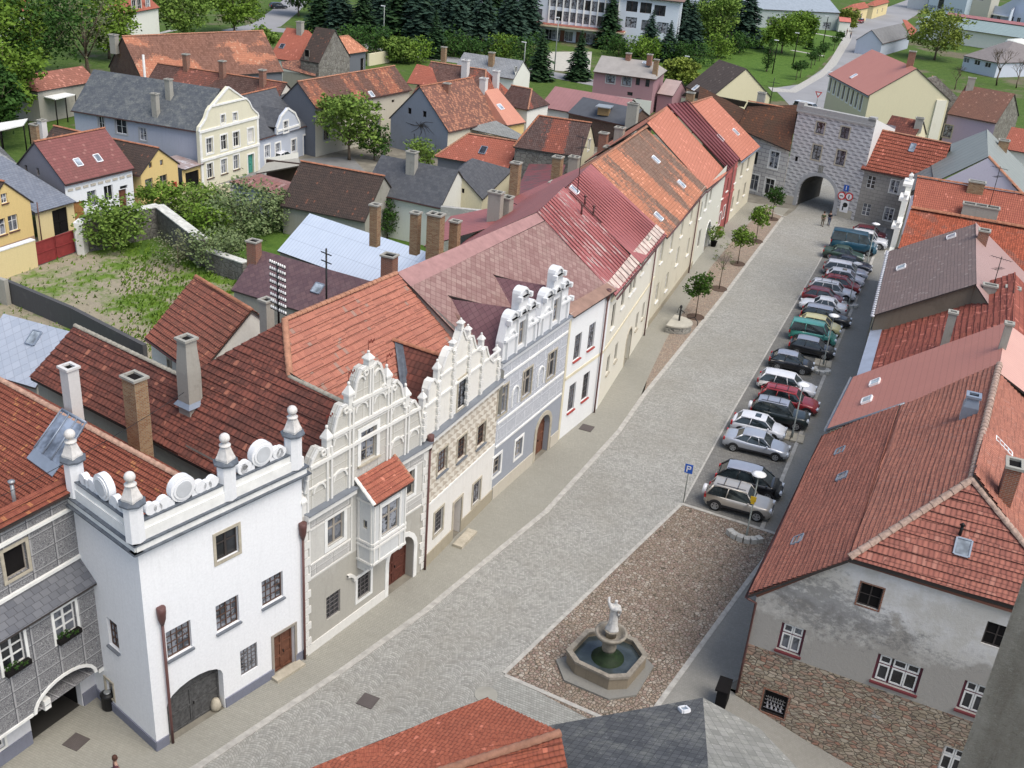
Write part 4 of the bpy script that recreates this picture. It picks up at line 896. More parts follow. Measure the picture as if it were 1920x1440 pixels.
# ---- house with twin stepped gables
H4=House('townhouse','blue grey sgraffito townhouse with twin stepped white gables',(-25,56))
m4=plaster('slate_blue_render',(.31,.33,.365),(.42,.43,.46),.3,.8);m4u=sgraff('blue_sgraffito',(.72,.73,.74),(.30,.32,.36),.9,amt=.8)
w4=H4.wall(row3,row4,3.7,m4);w4u=H4.wall(row3,row4,9.35,m4u,zb=3.7,name='upper_wall')
def stepped(c):
 s=[(c-2.1,9.35),(c-2.1,10.75),(c-1.95,10.95),(c-1.75,10.95),(c-1.6,10.75)];o=[(c-2.15,9.35),(c-2.15,10.6)]
 for (u,r,z) in ((c-1.15,.62,11.75),(c,.66,12.85),(c+1.15,.62,11.75),(c+1.95,.3,10.6)):
  for k in range(9):a=math.pi*(1-k/8);o.append((u+math.cos(a)*r*.98,z+max(0,math.sin(a))*r*.85))
  if u<c+1.9:o.append((u+r+(.02),z));
 o.append((c+2.25,10.6));o.append((c+2.25,9.35))
 q=[]
 for p in o:
  if q and p[0]<q[-1][0]:p=(q[-1][0],p[1])
  q.append(p)
 return q
m_g4=plaster('blue_white_gable',(.68,.69,.69),(.45,.48,.52),.35,1.2)
for c in (2.3,6.85):
 g=H4.wall(row3,row4,stepped(c),m_g4,zb=9.35,thick=.5,name='gable',d=-.03)
 H4.win(g,c+.05,10.45,.95,1.55,2,2,'frame_g',sur=None,raw=True,mt=.1,tr=.6);mb=MB()
 for du in (-1.75,-.58,.62,1.75):strip_u(g,mb,c+du,9.4,c+du,10.6 if abs(du)>1 else 11.7,.14,.14)
 for (u,z,r) in ((c-1.15,10.7,.42),(c-1.15,11.75,.5),(c,12.85,.52),(c,11.7,.45),(c+1.15,11.75,.5),(c+1.15,10.7,.42)):arc_u(g,mb,u,z,r,.1,.12)
 for z,a,b in ((10.68,-2.1,2.1),(11.72,-1.75,1.75),(12.8,-.66,.66)):strip_u(g,mb,c+a,z,c+(-.55 if z<11 else b),z,.14,.16);strip_u(g,mb,c+(.6 if z<11 else a),z,c+b,z,.14,.16)
 for du,z in ((-1.75,11.75),(-.6,12.0),(.6,12.0),(1.75,11.75),(-.62,12.85),(.62,12.85),(2.15,10.7)):mb.box(g.pt(c+du,z,.1),.22,.3,.3,x3(g.x,0),x3(g.n,0))
 mb.build('plaster_relief',m_g4,H4.o)
H4.wins(w4u,(942,751),(1034,684),3,w=1.15,h=1.85,cols=2,rows=2,fm='frame_g',pane='glass',sur='stone_trim',sw=.12,mt=.11,tr=.62)
H4.wins(w4,(931,872),(972,839),2,w=.95,h=1.3,cols=2,rows=3,fm='frame_g',sur='white_trim',sw=.16)
H4.door(w4,(1016,825),1.9,3.1,'door_b',True,.95,sur='stone_trim',sw=.3,dep=.4);H4.wall((-20.9,51.3),(-28.1,51.3),[(0,8.9),(7.2,13.35)],M['ch_g'],zb=6,out=(0,-1),name='party_wall');H4.finish()
X4,N4=x3(w4.x,0),x3(w4.n,0);plinth(H4,w4,.9,plaster('pale_plinth',(.52,.48,.40),(.4,.35,.26),.5,1.5),[(a-.3,b+.3) for a,b in holes_of(w4)],.1)
mb=MB()
for z in (3.75,5.35,8.3,9.2):strip_u(w4u,mb,.05,z,w4.L-.1,z,.13,.06)
for u,z in [w4u.hit(966,734),w4u.hit(1014,697)]:arc_u(w4u,mb,u,z,.42);strip_u(w4u,mb,u-.4,z-.9,u-.4,z,.1,.07);strip_u(w4u,mb,u+.4,z-.9,u+.4,z,.1,.07)
mb.build('string_course',M['white_trim'],H4.o)
t_mar=slate('maroon_shingles',(.21,.12,.11),(.29,.19,.17),(.33,.27,.22),.25,.36,(.15,.07,.065),.1);t_mar2=slate('plain_maroon_shingles',(.15,.075,.085),(.19,.10,.11),(.2,.13,.13),.3,.34,(.07,.04,.045),.08)
T0,T1,T2,T3=V((-28.1,51.2,13.42)),V((-25.55,66.55,13.88)),V((-19.9,66.5,9.55)),V((-21.5,51.2,8.6))
lip=lambda t,k:T0.lerp(T1,t)+(V((-20.7,T0.y+(T1.y-T0.y)*t,9.3))-T0.lerp(T1,t))*k
H4.roof([[T0,lip(0,.13),lip(1,.13),T1]],plain('pink_sheet_lip',(.32,.18,.17),.7,.3,0,.15,2),.12,name='ridge_band')
H4.roof([[lip(0,.13),T3,V((-20.5,60.4,9.35)),T2,lip(1,.13)]],t_mar,.14);H4.roof([[T1,T0,V((-35,52,8)),V((-33,67,8))]],t_mar2,.14,name='rear_roof')
for y0,ax in ((53.3,V((-25.8,53.05,11.9))),(57.9,V((-25.5,57.75,12.0)))):
 fr=V((-21.3,y0+.1,11.9));H4.roof([[ax,fr,V((-21.35,y0-2.0,9.4)),V((-22.4,y0-1.7,9.6))],[fr,ax,V((-22.2,y0+2.1,9.6)),V((-21.2,y0+2.1,9.4))]],t_mar2,.1,name='dormer_roof')
 mb=MB();d_=(V((-22.4,y0-1.7,9.64))-ax);mb.slab([ax+V((0,-.25,.05)),ax+d_+V((0,-.3,.05)),ax+d_+V((0,.1,.05)),ax+V((0,.12,.05))],.03);mb.build('valley_flashing',plain('rusty_flashing',(.17,.10,.08),.7),H4.o)
cornice(H4,w4,9.4,m_g4,hh=.2,d=.16)
# ---- white house with red sills
H5=House('townhouse','white townhouse with four barred windows over red sills',(-22,64));m5=plaster('clean_white_render',(.76,.77,.76),(.6,.58,.5),.2,.4)
w5=H5.wall(row4,row5,9.5,m5)
for p_ in ((1078,676),(1093,0),):pass
for p_ in ((1083,650),(1109,630),(1072,745),(1098,724)):H5.win(w5,*p_,1.0,1.9 if p_[1]<700 else 2.1,3,4,bars,sill='red_sill',mt=.03,dep=.14)
H5.finish();mb=MB();strip_u(w5,mb,.1,4.65,w5.L-.1,4.65,.22,.04);strip_u(w5,mb,.1,9.3,w5.L-.1,9.3,.3,.06);strip_u(w5,mb,.12,0.1,.12,9.3,.25,.04);mb.build('string_course',plain('cream_band',(.66,.60,.44),.9),H5.o)
H5.roof([[V((-20.9,60.4,9.75)),V((-20.0,60.4,9.35)),V((-19.15,66.55,9.45)),V((-19.9,66.5,9.85))]],plain('brown_eave_sheet',(.27,.17,.13),.75,.3,0,.2,1.5),.1,name='eave_band')
rainpipe(H5,w5,1140,560,d=.15)
# ---- long cream house with painted metal roof
t_rmet=seam('peeling_red_sheet',(.36,.115,.105),(.30,.095,.09),(.56,.49,.46),.0,.62,(.10,.035,.035));t_rmet2=seam('flaking_red_sheet',(.37,.12,.11),(.32,.10,.095),(.44,.34,.31),.44,.62,(.10,.035,.035))
H6=House('townhouse','long cream townhouse under a flaking red seamed metal roof',(-25,75));w6=H6.wall(row5,row6,8.85,m_cream := plaster('warm_white_long_render',(.70,.67,.57),(.50,.42,.28),.3,.5))
H6.wall(row5,(-25.5,66.6),[(0,8.9),(5.9,13.6)],M['ch_g'],zb=5,out=(0,-1))
for p_ in ((1150,592),(1169,553),(1184,530),(1191,521),(1206,491),(1218,468)):H6.win(w6,*p_,.95,1.95,2,3,'frame_d','glass',sill='white_trim')
for p_ in ((1140,683),(1155,660),(1194,602),(1206,582)):H6.win(w6,*p_,.85,1.5,2,2,'frame_d','glass',sill='stone_trim')
H6.door(w6,(1177,650),1.7,3.0,'door_g',True,.85,sur='cream' if 0 else 'stone_trim',sw=.12,dep=.5);H6.finish()
mb=MB();strip_u(w6,mb,.1,4.7,w6.L-.1,4.7,.2,.05);strip_u(w6,mb,.1,8.55,w6.L-.1,8.55,.3,.12);mb.build('string_course',plain('cream_band',(.66,.60,.44),.9),H6.o)
A6,B6,C6,D6=V((-19.15,66.45,8.95)),V((-20.45,83.9,8.7)),V((-27.75,83.9,13.23)),V((-25.56,66.45,13.88))
ml=lambda a,b,t:a.lerp(b,t)
H6.roof([[ml(A6,B6,.45),B6,C6,ml(D6,C6,.45)]],t_rmet,.1);H6.roof([[A6,ml(A6,B6,.45),ml(D6,C6,.45),D6]],t_rmet2,.1,name='flaking_roof');H6.roof([[C6,D6,V((-33,67,8.6)),V((-35,84.3,8.4))]],t_rmet,.1,name='rear_roof')
s_=MB();n6=nrm([A6,B6,C6])
for i in range(28):
 t=i/28.5;s_.tube([ml(A6,B6,t)+n6*.03,ml(D6,C6,t)+n6*.03],.035,4)
s_.build('standing_seams',plain('dark_red_seam',(.17,.05,.05),.6),H6.r)
s_=MB()
for i in range(19):
 t0=(i+.06)/19.2;t1=(i+.9)/19.2;P_=lambda t,k,l:ml(ml(A6,B6,t),ml(D6,C6,t),k)+n6*l
 s_.poly([P_(t0,.025,.06),P_(t1,.025,.06),P_(t1,.135,.07),P_(t0,.135,.07)]);s_.poly([P_(t0,.025,.06),P_(t1,.025,.06),P_(t1,.02,.0),P_(t0,.02,.0)])
s_.build('eave_sheets',plain('pale_worn_sheet',(.52,.42,.36),.6,.3,0,.35,1.5),H6.r)
H6.gut(V((-19.05,66.5,8.8)),V((-20.4,83.9,8.6)));rainpipe(H6,w6,1232,455,d=.15,head=False)
mb=MB();q=H6.on(1088,366)[0];d_=(B6-A6).normalized();mb.tube([H6.on(1068,362)[0]+V((0,0,.1)),H6.on(1128,420)[0]+V((0,0,.1))],.05,5);mb.build('snow_guard',M['gutter'],H6.r)
H6.sky(1076,357,.8,.8,'skyglass','whitemetal');
for p_ in ((1096,385),(1112,404),(1090,402)):q=H6.on(*p_)[0];mb=MB();mb.tube([q,q+V((0,0,.7))],.08,6);mb.lathe(q+V((0,0,.7)),[(.16,0),(.02,.15)],8);mb.build('vent_pipe',M['gutter'],H6.r)
H6.aerial(1082,366,4.6)
# ---- next houses up the street
t_patch=tiles('patched_orange_tiles',(.48,.21,.125),(.42,.17,.10),(.18,.12,.09),.2,.3,moss=.2,lam=.08,patch=(.20,.15,.12),pam=.12,psc=(.30,.05));t_new=tiles('new_orange_tiles',(.50,.205,.14),(.46,.18,.12),(.30,.10,.07),.22,.34,moss=.15,lam=.02,rowline=.4)
H7=House('townhouse','cream townhouse under a patched orange and brown tile roof with three skylights',(-25,93));w7=H7.wall(row6,row7,8.5,m_cream2)
for p_ in ((1241,472),(1260,450),(1279,424),(1297,398)):H7.win(w7,*p_,1.,2.0,2,3,'frame_w','glass',sill='white_trim')
for p_ in ((1232,548),(1250,528),(1270,480),(1290,462)):H7.win(w7,*p_,1.,1.75,2,3,'frame_w','glass',sill='red_sill' if 0 else 'white_trim')
H7.finish();A7,B7,C7,D7=V((-20.35,83.95,8.45)),V((-21.5,102.05,8.2)),V((-28.4,102.05,13.3)),V((-27.75,83.95,13.23))
H7.roof([[A7,B7,C7,D7]],t_patch,.14);H7.roof([[C7,D7,V((-34,84,8.5)),V((-34.5,102,8.5))]],t_patch,.14,name='rear_roof');H7.ridge(D7+V((0,0,.05)),C7+V((0,0,.05)),'ridge_o')
H7.gut(A7+V((.08,0,-.08)),B7+V((.08,0,-.08)));rainpipe(H7,w7,1314,365,d=.15,head=False)
mb=MB();strip_u(w7,mb,.1,8.3,w7.L-.1,8.3,.4,.14);mb.build('cornice',m_cream2,H7.o);mb=MB();mb.box(w7.pt(w7.L/2,.3,.02),w7.L,.06,.6,x3(w7.x,0),x3(w7.n,0));mb.build('plinth',plaster('sandy_plinth',(.36,.32,.24),(.24,.2,.15),.5,1.5),H7.o)
for p_ in ((1229,300),(1277,346),(1234,407)):H7.sky(*p_,.75,.9,'skyglass','whitemetal')
H8=House('townhouse','off-white townhouse under a bright orange roof beside the red house',(-26,108));w8=H8.wall(row7,row8,8.0,plaster('pale_green_white_render',(.62,.62,.54),(.45,.42,.32),.35,.5))
for p_ in ((1314,394),(1324,378),(1333,362)):H8.win(w8,*p_,1.,1.7,2,3,'frame_g','glass',sill='white_trim')
H8.win(w8,1311,447,1.1,1.9,2,2,'frame_b');H8.door(w8,(1326,440),2.2,3.1,'door_g',True,1.0,sur='white_trim',dep=.3);H8.finish()
A8,B8,C8,D8=V((-21.5,102.1,7.95)),V((-22.1,114.45,7.3)),V((-29.9,114.45,13.0)),V((-28.45,102.1,13.9))
H8.roof([[A8,B8,C8,D8]],t_new,.14);H8.roof([[C8,D8,V((-34.5,102.1,8.5)),V((-36,114.4,8.5))]],t_new,.14,name='rear_roof');H8.ridge(D8+V((0,0,.05)),C8+V((0,0,.05)),'ridge_o');H8.gut(A8+V((.08,0,-.08)),B8+V((.08,0,-.08)))
m_redw=plaster('brick_red_render',(.36,.11,.10),(.26,.09,.08),.4,.8);t_mseam=seam('maroon_ribbed_sheet',(.25,.075,.075),(.19,.055,.06),sw=.9,ram=0,line=(.08,.025,.03),cross=.35)
H9=House('townhouse','narrow brick red townhouse under a ribbed maroon metal roof',(-26,117.5));w9=H9.wall(row8,row9,7.4,m_redw)
for p_ in ((1346,374),(1355,360),(1364,346)):H9.win(w9,*p_,.85,1.5,2,2,'frame_g','glass',sur='white_trim' if 0 else None,sill='white_trim')
for p_ in ((1349,410),(1357,397)):H9.win(w9,*p_,.85,1.4,2,2,'frame_w','glass',sur='white_trim',sw=.1)
H9.door(w9,(1342,425),.9,2.2,'frame_d');H9.finish();A9,B9,C9,D9=V((-22.1,114.5,7.5)),V((-22.2,120.5,7.4)),V((-29.1,120.5,12.95)),V((-29.9,114.5,13.35))
H9.roof([[A9,B9,C9,D9]],t_mseam,.1);H9.roof([[C9,D9,V((-36,114.5,8.5)),V((-35.5,120.5,8.5))]],t_mseam,.1,name='rear_roof');s_=MB();n9=nrm([A9,B9,C9])
for i in range(7):t=i/6.;s_.tube([ml(A9,B9,t)+n9*.06,ml(D9,C9,t)+n9*.06],.09,5)
s_.build('standing_seams',plain('dark_maroon_seam',(.12,.035,.04),.6),H9.r);rainpipe(H9,w9,1377,310,d=.15,head=False);mb=MB();strip_u(w9,mb,.1,3.9,5.9,3.9,.2,.1);strip_u(w9,mb,.1,6.6,5.9,6.6,.15,.08);mb.build('string_course',m_redw,H9.o)
H10=House('townhouse','cream end townhouse with bright orange roof and two skylights beside the gate',(-26,125.5));w10=H10.wall(row9,row10,7.1,m_cream2)
for p_ in ((1379,330),(1391,318),(1403,305)):H10.win(w10,*p_,.95,1.6,2,3,'frame_g','glass',sill='white_trim')
for p_ in ((1373,381),(1384,368),(1396,354)):H10.win(w10,*p_,.95,1.6,2,3,'frame_g','glass',sill='white_trim')
H10.wall(row10,(-29,130.9),[(0,7.1),(6.8,11.7)],m_cream2,out=(0,1));H10.finish();A10,B10,C10,D10=V((-21.95,120.5,7.2)),V((-21.9,131.2,7.0)),V((-28.8,131.1,11.95)),V((-29.05,120.5,12.6))
H10.roof([[A10,B10,C10,D10]],t_new,.14);H10.roof([[C10,D10,V((-35,120.5,8)),V((-35,131,7.5))]],t_new,.14,name='rear_roof');H10.ridge(D10+V((0,0,.05)),C10+V((0,0,.05)),'ridge_o')
H10.gut(A10+V((.08,0,-.08)),B10+V((.08,0,-.08)),.1,'zinc')
for p_ in ((1350,259),(1379,248)):H10.sky(*p_,.8,1.0,'skyglass','whitemetal')
# ================================================================ sgraffito house at the picture's edge, the town gate
HS=House('sgraffito_house','grey sgraffito house with slate pent roof and dark arched gateway',(-32,21))
t_fine=tiles('fine_red_tiles',(.29,.095,.06),(.21,.065,.045),(.11,.04,.03),.17,.24,moss=.3,lam=.06,lich=(.42,.18,.08))
mS=sgraff('figured_sgraffito',(.43,.43,.43),(.085,.085,.095),1.15,amt=.85);mS2=plaster('white_lower_render',(.62,.63,.66),(.4,.4,.42),.3,.6)
wS=HS.wall((-29.75,27.15),(-31,15),11.,mS,zb=7.6);wS0=HS.wall((-29.75,27.15),(-31,15),7.7,mS2,name='lower_wall');e_=.9
wSl=HS.wall(wS.pt(-.0,0,e_),wS.pt(12,0,e_),6.85,mS,zb=2.3,name='jetty_wall',out=wS.n)
HS.win(wS,30,1052,1.0,1.35,1,1,'frame_g','dark',sur='stone_trim',sw=.14)
for p_ in ((123,1165),(25,1222)):HS.win(wSl,*p_,1.05,1.5,2,3,'frame_w','glass',sur='white_trim',sw=.12,tr=.66,mt=.07)
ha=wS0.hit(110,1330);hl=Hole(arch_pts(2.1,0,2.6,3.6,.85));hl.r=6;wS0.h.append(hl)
hl=Hole(arch_pts(2.15,2.3,2.9,.92,.9));hl.r=.8;wSl.h.append(hl)
HS.win(wS0,5.2,1.5,1.1,1.3,2,3,'frame_w',raw=True,sur='white_trim',sw=.1);HS.finish()
for px,py,lab in ((126,1190,'planted window box under the sgraffito window next to the white corner house'),(30,1249,'planted window box under the sgraffito window at the picture edge')):
 u,z=wSl.hit(px,py);t=thing('window_box',lab,'window box',wSl.pt(u,z,.15),'window boxes of the sgraffito house');mb=MB();mb.box(wSl.pt(u,z,.14),1.1,.24,.22,x3(wSl.x,0),x3(wSl.n,0));mb.build('box',M['dark'],t);WB_=globals().setdefault('WBX',[]);WB_.append((t,u,z))
mb=MB();a_,b_=wS.pt(-.1,0,e_+.3),wS.pt(12,0,e_+.3)
m_pent=slate('grey_pent_slate',(.10,.105,.12),(.14,.145,.16),(.2,.2,.2),.15,.4,(.04,.04,.045),.06,False)
HS.roof([[V((a_.x,a_.y,6.98)),V((b_.x,b_.y,6.98)),wS.pt(12,7.65,.02),wS.pt(-.1,7.65,.02)]],m_pent,.1,name='pent_roof')
mb=MB();X=x3(wS.x,0);Nn=x3(wS.n,0)
for i in range(5):u=.1+3.1*i*.95;mb.box(wS0.pt(u if i else .2,2.3,e_/2),.4 if i==0 else .3,e_-.06,.5,X,Nn)
mb.poly([wS0.pt(3.7,2.31,0),wS0.pt(12,2.31,0),wS0.pt(12,2.31,e_),wS0.pt(3.7,2.31,e_)]);mb.build('corbel',M['white_trim'],HS.o)
mb=MB()
for z,d in ((10.95,.22),(10.2,.12),(7.75,.12)):strip_u(wS,mb,0,z,12,z,.14,d)
strip_u(wSl,mb,3.8,2.36,12,2.36,.12,.06);arc_u(wSl,mb,2.15,2.3,1.62,.14,.06,12,0,0,math.pi,1.05);mb.build('string_course',M['white_trim'],HS.o)
HS.roof([[wS.pt(-.0,11.05,.3),wS.pt(12,11.05,.3),wS.pt(12,11.45,-.35),wS.pt(0,11.45,-.35)]],t_fine,.12,name='wall_coping',courses=.3)
plinth(HS,wS0,.7,M['plinth'],holes_of(wS0))
gw=MB();ag=arch_pts(2.1,0,2.56,3.58,.84);gw.grid([[wS0.pt(.82,0,d)]+[wS0.pt(q[0],q[2],d) for q in ag]+[wS0.pt(3.38,0,d)] for d in (-.3,-5.9)],False,0,False);gw.poly([wS0.pt(.6,0,-5.9),wS0.pt(3.6,0,-5.9),wS0.pt(3.6,3.2,-5.9),wS0.pt(.6,3.2,-5.9)]);gw.build('gateway_back',M['dark'],HS.o);gw=MB();gw.poly([wS0.pt(.84,.022,-.15),wS0.pt(3.36,.022,-.15),wS0.pt(3.36,.022,-5.9),wS0.pt(.84,.022,-5.9)]);gw.build('gateway_floor_shade',plain('painted_shade_paving',(.035,.033,.03)),HS.o)  # near-black lining and floor sheet: the passage's shade put into their colour
# its big roof running back from the square
rA,rB=G3(-60,680,10),G3(310,880,10);rB=rA+(rB-rA)*1.13
dn=V((.225,-.974,0));fall=.80
dn=V((-(rB-rA).y,(rB-rA).x,0)).normalized();dn=-dn if dn.y>0 else dn
lw=lambda p,L:p+dn*L-V((0,0,L*fall))
rC=rA+(rB-rA)*.80;HS.roof([[rA,rC,lw(rC,4.8),lw(rA,4.8)],[rC,rB,lw(rB,2.6),lw(rC,2.6)]],t_fine,.14,courses=.24);HS.roof([[rB,rA,rA-dn*3-V((0,0,2.6)),rB-dn*2.6-V((0,0,2.3))]],t_fine,.14,name='rear_roof')
HS.ridge(rA+V((0,0,.05)),rB+V((0,0,.05)),plain('mortared_ridge',(.42,.26,.19),.9,.2,0,.35,5),.14)
qa,na=HS.on(100,800);n_=na;a=V((-n_.y,n_.x,0)).normalized();b=n_.cross(a);P_=lambda px,py:onplane(px,py,qa,na)+na*.14
sk=[P_(120,770),P_(165,795),P_(116,877),P_(68,843)];mb=MB();mb.poly(sk);mb.poly([q-na*.16 for q in sk[::-1]])
for i in range(4):mb.poly([sk[i],sk[(i+1) % 4],sk[(i+1) % 4]-na*.2,sk[i]-na*.2])
gl=mb.build('roof_glazing',glass('roof_glazing_glass',(.16,.19,.24),.1),HS.r);mb=MB()
for t in (0,.33,.66,1):mb.tube([sk[0].lerp(sk[1],t)+na*.03,sk[3].lerp(sk[2],t)+na*.03],.05,4)
mb.tube([sk[0],sk[1]],.08,4);mb.slab([sk[3]+na*.02,sk[2]+na*.02,sk[2]-b*.55+na*.02,sk[3]-b*.55+na*.02],.05);mb.build('glazing_frame',M['zinc'],gl)
low=[G3(-40,860,6.3),G3(95,932,6.3),wS.pt(.5,6.6,-1),wS.pt(12,6.6,-1),V((-45,20,6.2))]
HS.roof([low],tiles('courtyard_tiles',(.30,.075,.045),(.17,.05,.04),(.07,.035,.03),.3,.5,moss=.5),.1,name='courtyard_roof')
q=G3(31,965,6.8);mb=MB();mb.tube([q,q+V((0,0,1.7))],.09,8);mb.lathe(q+V((0,0,1.7)),[(.16,0),(.16,.12),(.02,.15)],8);mb.build('vent_pipe',M['steel'],HS.o)
# stacks between the roofs
def zline(px,py,y):r=ray(px,py);t=y/r.y;return V((r.x*t,y,CAMH+r.z*t))
def stack(h,base,top,**k):
 """stack whose foot and head stand on two sight lines: foot point known"""
 q=x3(base);return h.chim(0,0,q=q,h=top-q.z,**k)
def topz(q,px,py):
 r=ray(px,py);t=(q.x*r.x+q.y*r.y)/(r.x**2+r.y**2);return CAMH+r.z*t
q=zline(140,780,33.9);stack(Hb,q,topz(q,131,690),w=.65,d=.6,mat='ch_w',cap='ch_w',ax=(1,-.2))
q=zline(265,850,35.0);stack(Hb,q,topz(q,257,708),w=.95,d=.75,mat='brick_y',cap='ch_g',ax=(1,-.2))
Hb.chim(358,762,w=.85,d=.85,h=topz(Hb.on(358,762)[0],357,636)-Hb.on(358,762)[0].z,mat='ch_g',ax=(1,-.2),taper=.18,fl=1)
# brown-roofed back wing
Hw=gab('rear_wing','white back wing under brown red tiles beside the tall grey chimney',(272,633),(372,705),7.0,(343,508),(505,597),m_offw,t_brown,42,oh=.3,courses=.40,ridge='ridge')
Hw.chim(501,612,w=.6,d=.6,h=1.6,mat='ch_g',ax=(1,-.2))
Hw.win(Hw.front,318,686,.4,.8,1,1,'stone_trim',sur='stone_trim',sw=.1);
for w_ in Hw.walls:pass
Hw.finish()
# ---- town gate
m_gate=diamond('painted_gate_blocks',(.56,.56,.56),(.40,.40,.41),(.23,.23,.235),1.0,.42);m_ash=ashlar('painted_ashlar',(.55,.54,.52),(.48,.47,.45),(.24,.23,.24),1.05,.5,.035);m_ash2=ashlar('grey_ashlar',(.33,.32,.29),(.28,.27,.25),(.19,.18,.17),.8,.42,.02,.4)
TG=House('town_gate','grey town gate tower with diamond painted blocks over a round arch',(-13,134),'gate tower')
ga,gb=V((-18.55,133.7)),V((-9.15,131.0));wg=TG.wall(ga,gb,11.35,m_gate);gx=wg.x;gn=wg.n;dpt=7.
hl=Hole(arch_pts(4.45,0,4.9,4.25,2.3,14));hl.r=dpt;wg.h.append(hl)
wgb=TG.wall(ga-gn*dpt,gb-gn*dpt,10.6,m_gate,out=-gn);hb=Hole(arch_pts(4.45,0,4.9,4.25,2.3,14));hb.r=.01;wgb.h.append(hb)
TG.wall(ga,ga-gn*dpt,[(0,12.2),(dpt,11)],m_ash,out=-gx);TG.wall(gb,gb-gn*dpt,[(0,12.2),(dpt,10.2)],plaster('pale_gate_side',(.66,.66,.64)),out=gx)
for p_ in ((1538,240),(1584,249)):TG.win(wg,*p_,1.05,1.35,2,2,'frame_d',sur='stone_trim',sw=.14)
for p_ in ((1531,286),(1576,296)):TG.win(wg,*p_,1.1,1.75,2,2,'frame_d','glassc',sur='stone_trim',sw=.14)
TG.win(wg,1493,298,.4,.6,1,1,'frame_d','dark');TG.finish()
ap_=arch_pts(4.45,0,4.86,4.23,2.28,14);mb=MB();mb.grid([[wg.pt(4.45-2.43,0,d)]+[wg.pt(q[0],q[2],d) for q in ap_]+[wg.pt(4.45+2.43,0,d)] for d in (-.45,-dpt+.05)],False,0,False);mb.build('passage_vault',plain('painted_shade_vault',(.07,.065,.055),.95),TG.o)  # lining added in a dark colour to paint the passage's shade
mb=MB();X,Nn=x3(wg.x,0),x3(wg.n,0);mb.box(wg.pt(4.75,11.75,-.25),9.9,.7,.75,X,Nn);mb.box(wg.pt(4.75,11.4,.05),9.7,.3,.18,X,Nn);mb.box(wg.pt(.3,12.2,-.3),.8,.9,.5,X,Nn);mb.box(wg.pt(9.3,12.1,-.3),.8,.8,.5,X,Nn);mb.build('parapet',plaster('grey_parapet',(.36,.36,.35),(.2,.2,.19),.5,1.5),TG.o)
mb=MB();arc_u(wg,mb,4.45,1.95,2.85,.42,.08,18,0,0,math.pi,2.72);strip_u(wg,mb,1.81,0,1.81,1.95,.42,.08);strip_u(wg,mb,7.09,0,7.09,1.95,.42,.08);mb.build('arch_moulding',M['grey_trim'],TG.o)
mb=MB();mb.box(wg.pt(4.34,5.1,.04),.6,.06,1.0,X,Nn);mb.build('emblem_panel',plain('weathered_coat_panel',(.22,.22,.20),.9,.2,0,.5,6),TG.o)
mb=MB();mb.box(wg.pt(-.0,.5,.04),3.2,.08,1.0,X,Nn);mb.build('plinth',plaster('pale_plinth2',(.45,.42,.35),(.3,.26,.2),.5,1.5),TG.o);mb=MB();mb.box(wg.pt(8.4,.5,.04),1.8,.08,1.0,X,Nn);mb.build('plinth',plaster('pale_plinth2',(.45,.42,.35),(.3,.26,.2),.5,1.5),TG.o)
def mk_roof(h,pts,mat,**k):return h.roof([pts],mat,**k)
TG.roof([[wg.pt(-.2,11.3,-.5),wg.pt(9.7,11.3,-.5),wg.pt(9.7,9.6,-dpt),wg.pt(-.2,9.6,-dpt)]],t_brown,.12)
# open iron-bound door leaf inside the passage
mb=MB();c=wg.pt(1.1+3.2,1.7,-1.3)
mb.box(wg.pt(4.1,2.0,-3.0),.12,2.3,4.0,Nn,X);
for k in range(4):mb.box(wg.pt(4.1,.4+k*1.1,-3.0)+X*.08,2.3,.05,.1,Nn,X)
# road signs on the gate (flat plates at their own places)
m_blue=plain('blue_sign_face',(.02,.10,.45),.4);m_rr=plain('red_sign_face',(.55,.03,.03),.4);m_ww=plain('white_sign_face',(.75,.75,.75),.4);m_yy=plain('yellow_sign_face',(.70,.45,.03),.4)
def board(name,label,w_,px,py,parts,d=.12,cat='road sign',group=None):
 u,z=w_.hit(px,py,d);t=thing(name,label,cat,w_.pt(u,z,0),group);X,Nn=x3(w_.x,0),x3(w_.n,0)
 for i,(kind,du,dz,sx,sz,mat,dd,nm) in enumerate(parts):
  mb=MB();c=w_.pt(u+du,z+dz,d+dd)
  if kind=='disc':
   r0=[c+X*(math.cos(k*.3142)*sx)+V((0,0,math.sin(k*.3142)*sx)) for k in range(20)];mb.poly(r0);mb.grid([r0,[q-Nn*.03 for q in r0]],True,0,False)
  elif kind=='tri':
   r0=[c+X*(math.cos(a_)*sx)+V((0,0,math.sin(a_)*sx)) for a_ in (R(-90),R(30),R(150))];mb.poly(r0);mb.grid([r0,[q-Nn*.03 for q in r0]],True,0,False)
  else:mb.box(c,sx,.03,sz,X,Nn)
  mb.build(nm,mat,t)
 return t
board('road_sign','small square blue sign with a white mark above two round signs on the gate',wg,1587,353,[('box',0,0,.62,.75,m_blue,0,'sign_plate'),('box',0,.02,.1,.5,m_ww,.02,'arrow')],group='road signs on the gate')
board('road_sign','round red-rimmed white sign, the one nearer the arch of the pair on the gate',wg,1578,367,[('disc',0,0,.5,0,m_rr,0,'sign_plate'),('disc',0,0,.36,0,m_ww,.02,'face'),('box',0,0,.42,.1,M['black'],.035,'symbol')],group='road signs on the gate')
board('road_sign','round red-rimmed white sign, the one farther from the arch of the pair on the gate',wg,1592,369,[('disc',0,0,.5,0,m_rr,0,'sign_plate'),('disc',0,0,.36,0,m_ww,.02,'face'),('box',0,0,.1,.42,M['black'],.035,'symbol')],group='road signs on the gate')
board('notice_board','large white panel with a black symbol below the round signs on the gate',wg,1583,387,[('box',0,0,1.05,1.45,m_ww,0,'sign_plate'),('disc',.08,.2,.3,0,M['black'],.02,'symbol'),('box',-.15,-.25,.16,.5,M['black'],.022,'symbol_stem')],cat='notice board')
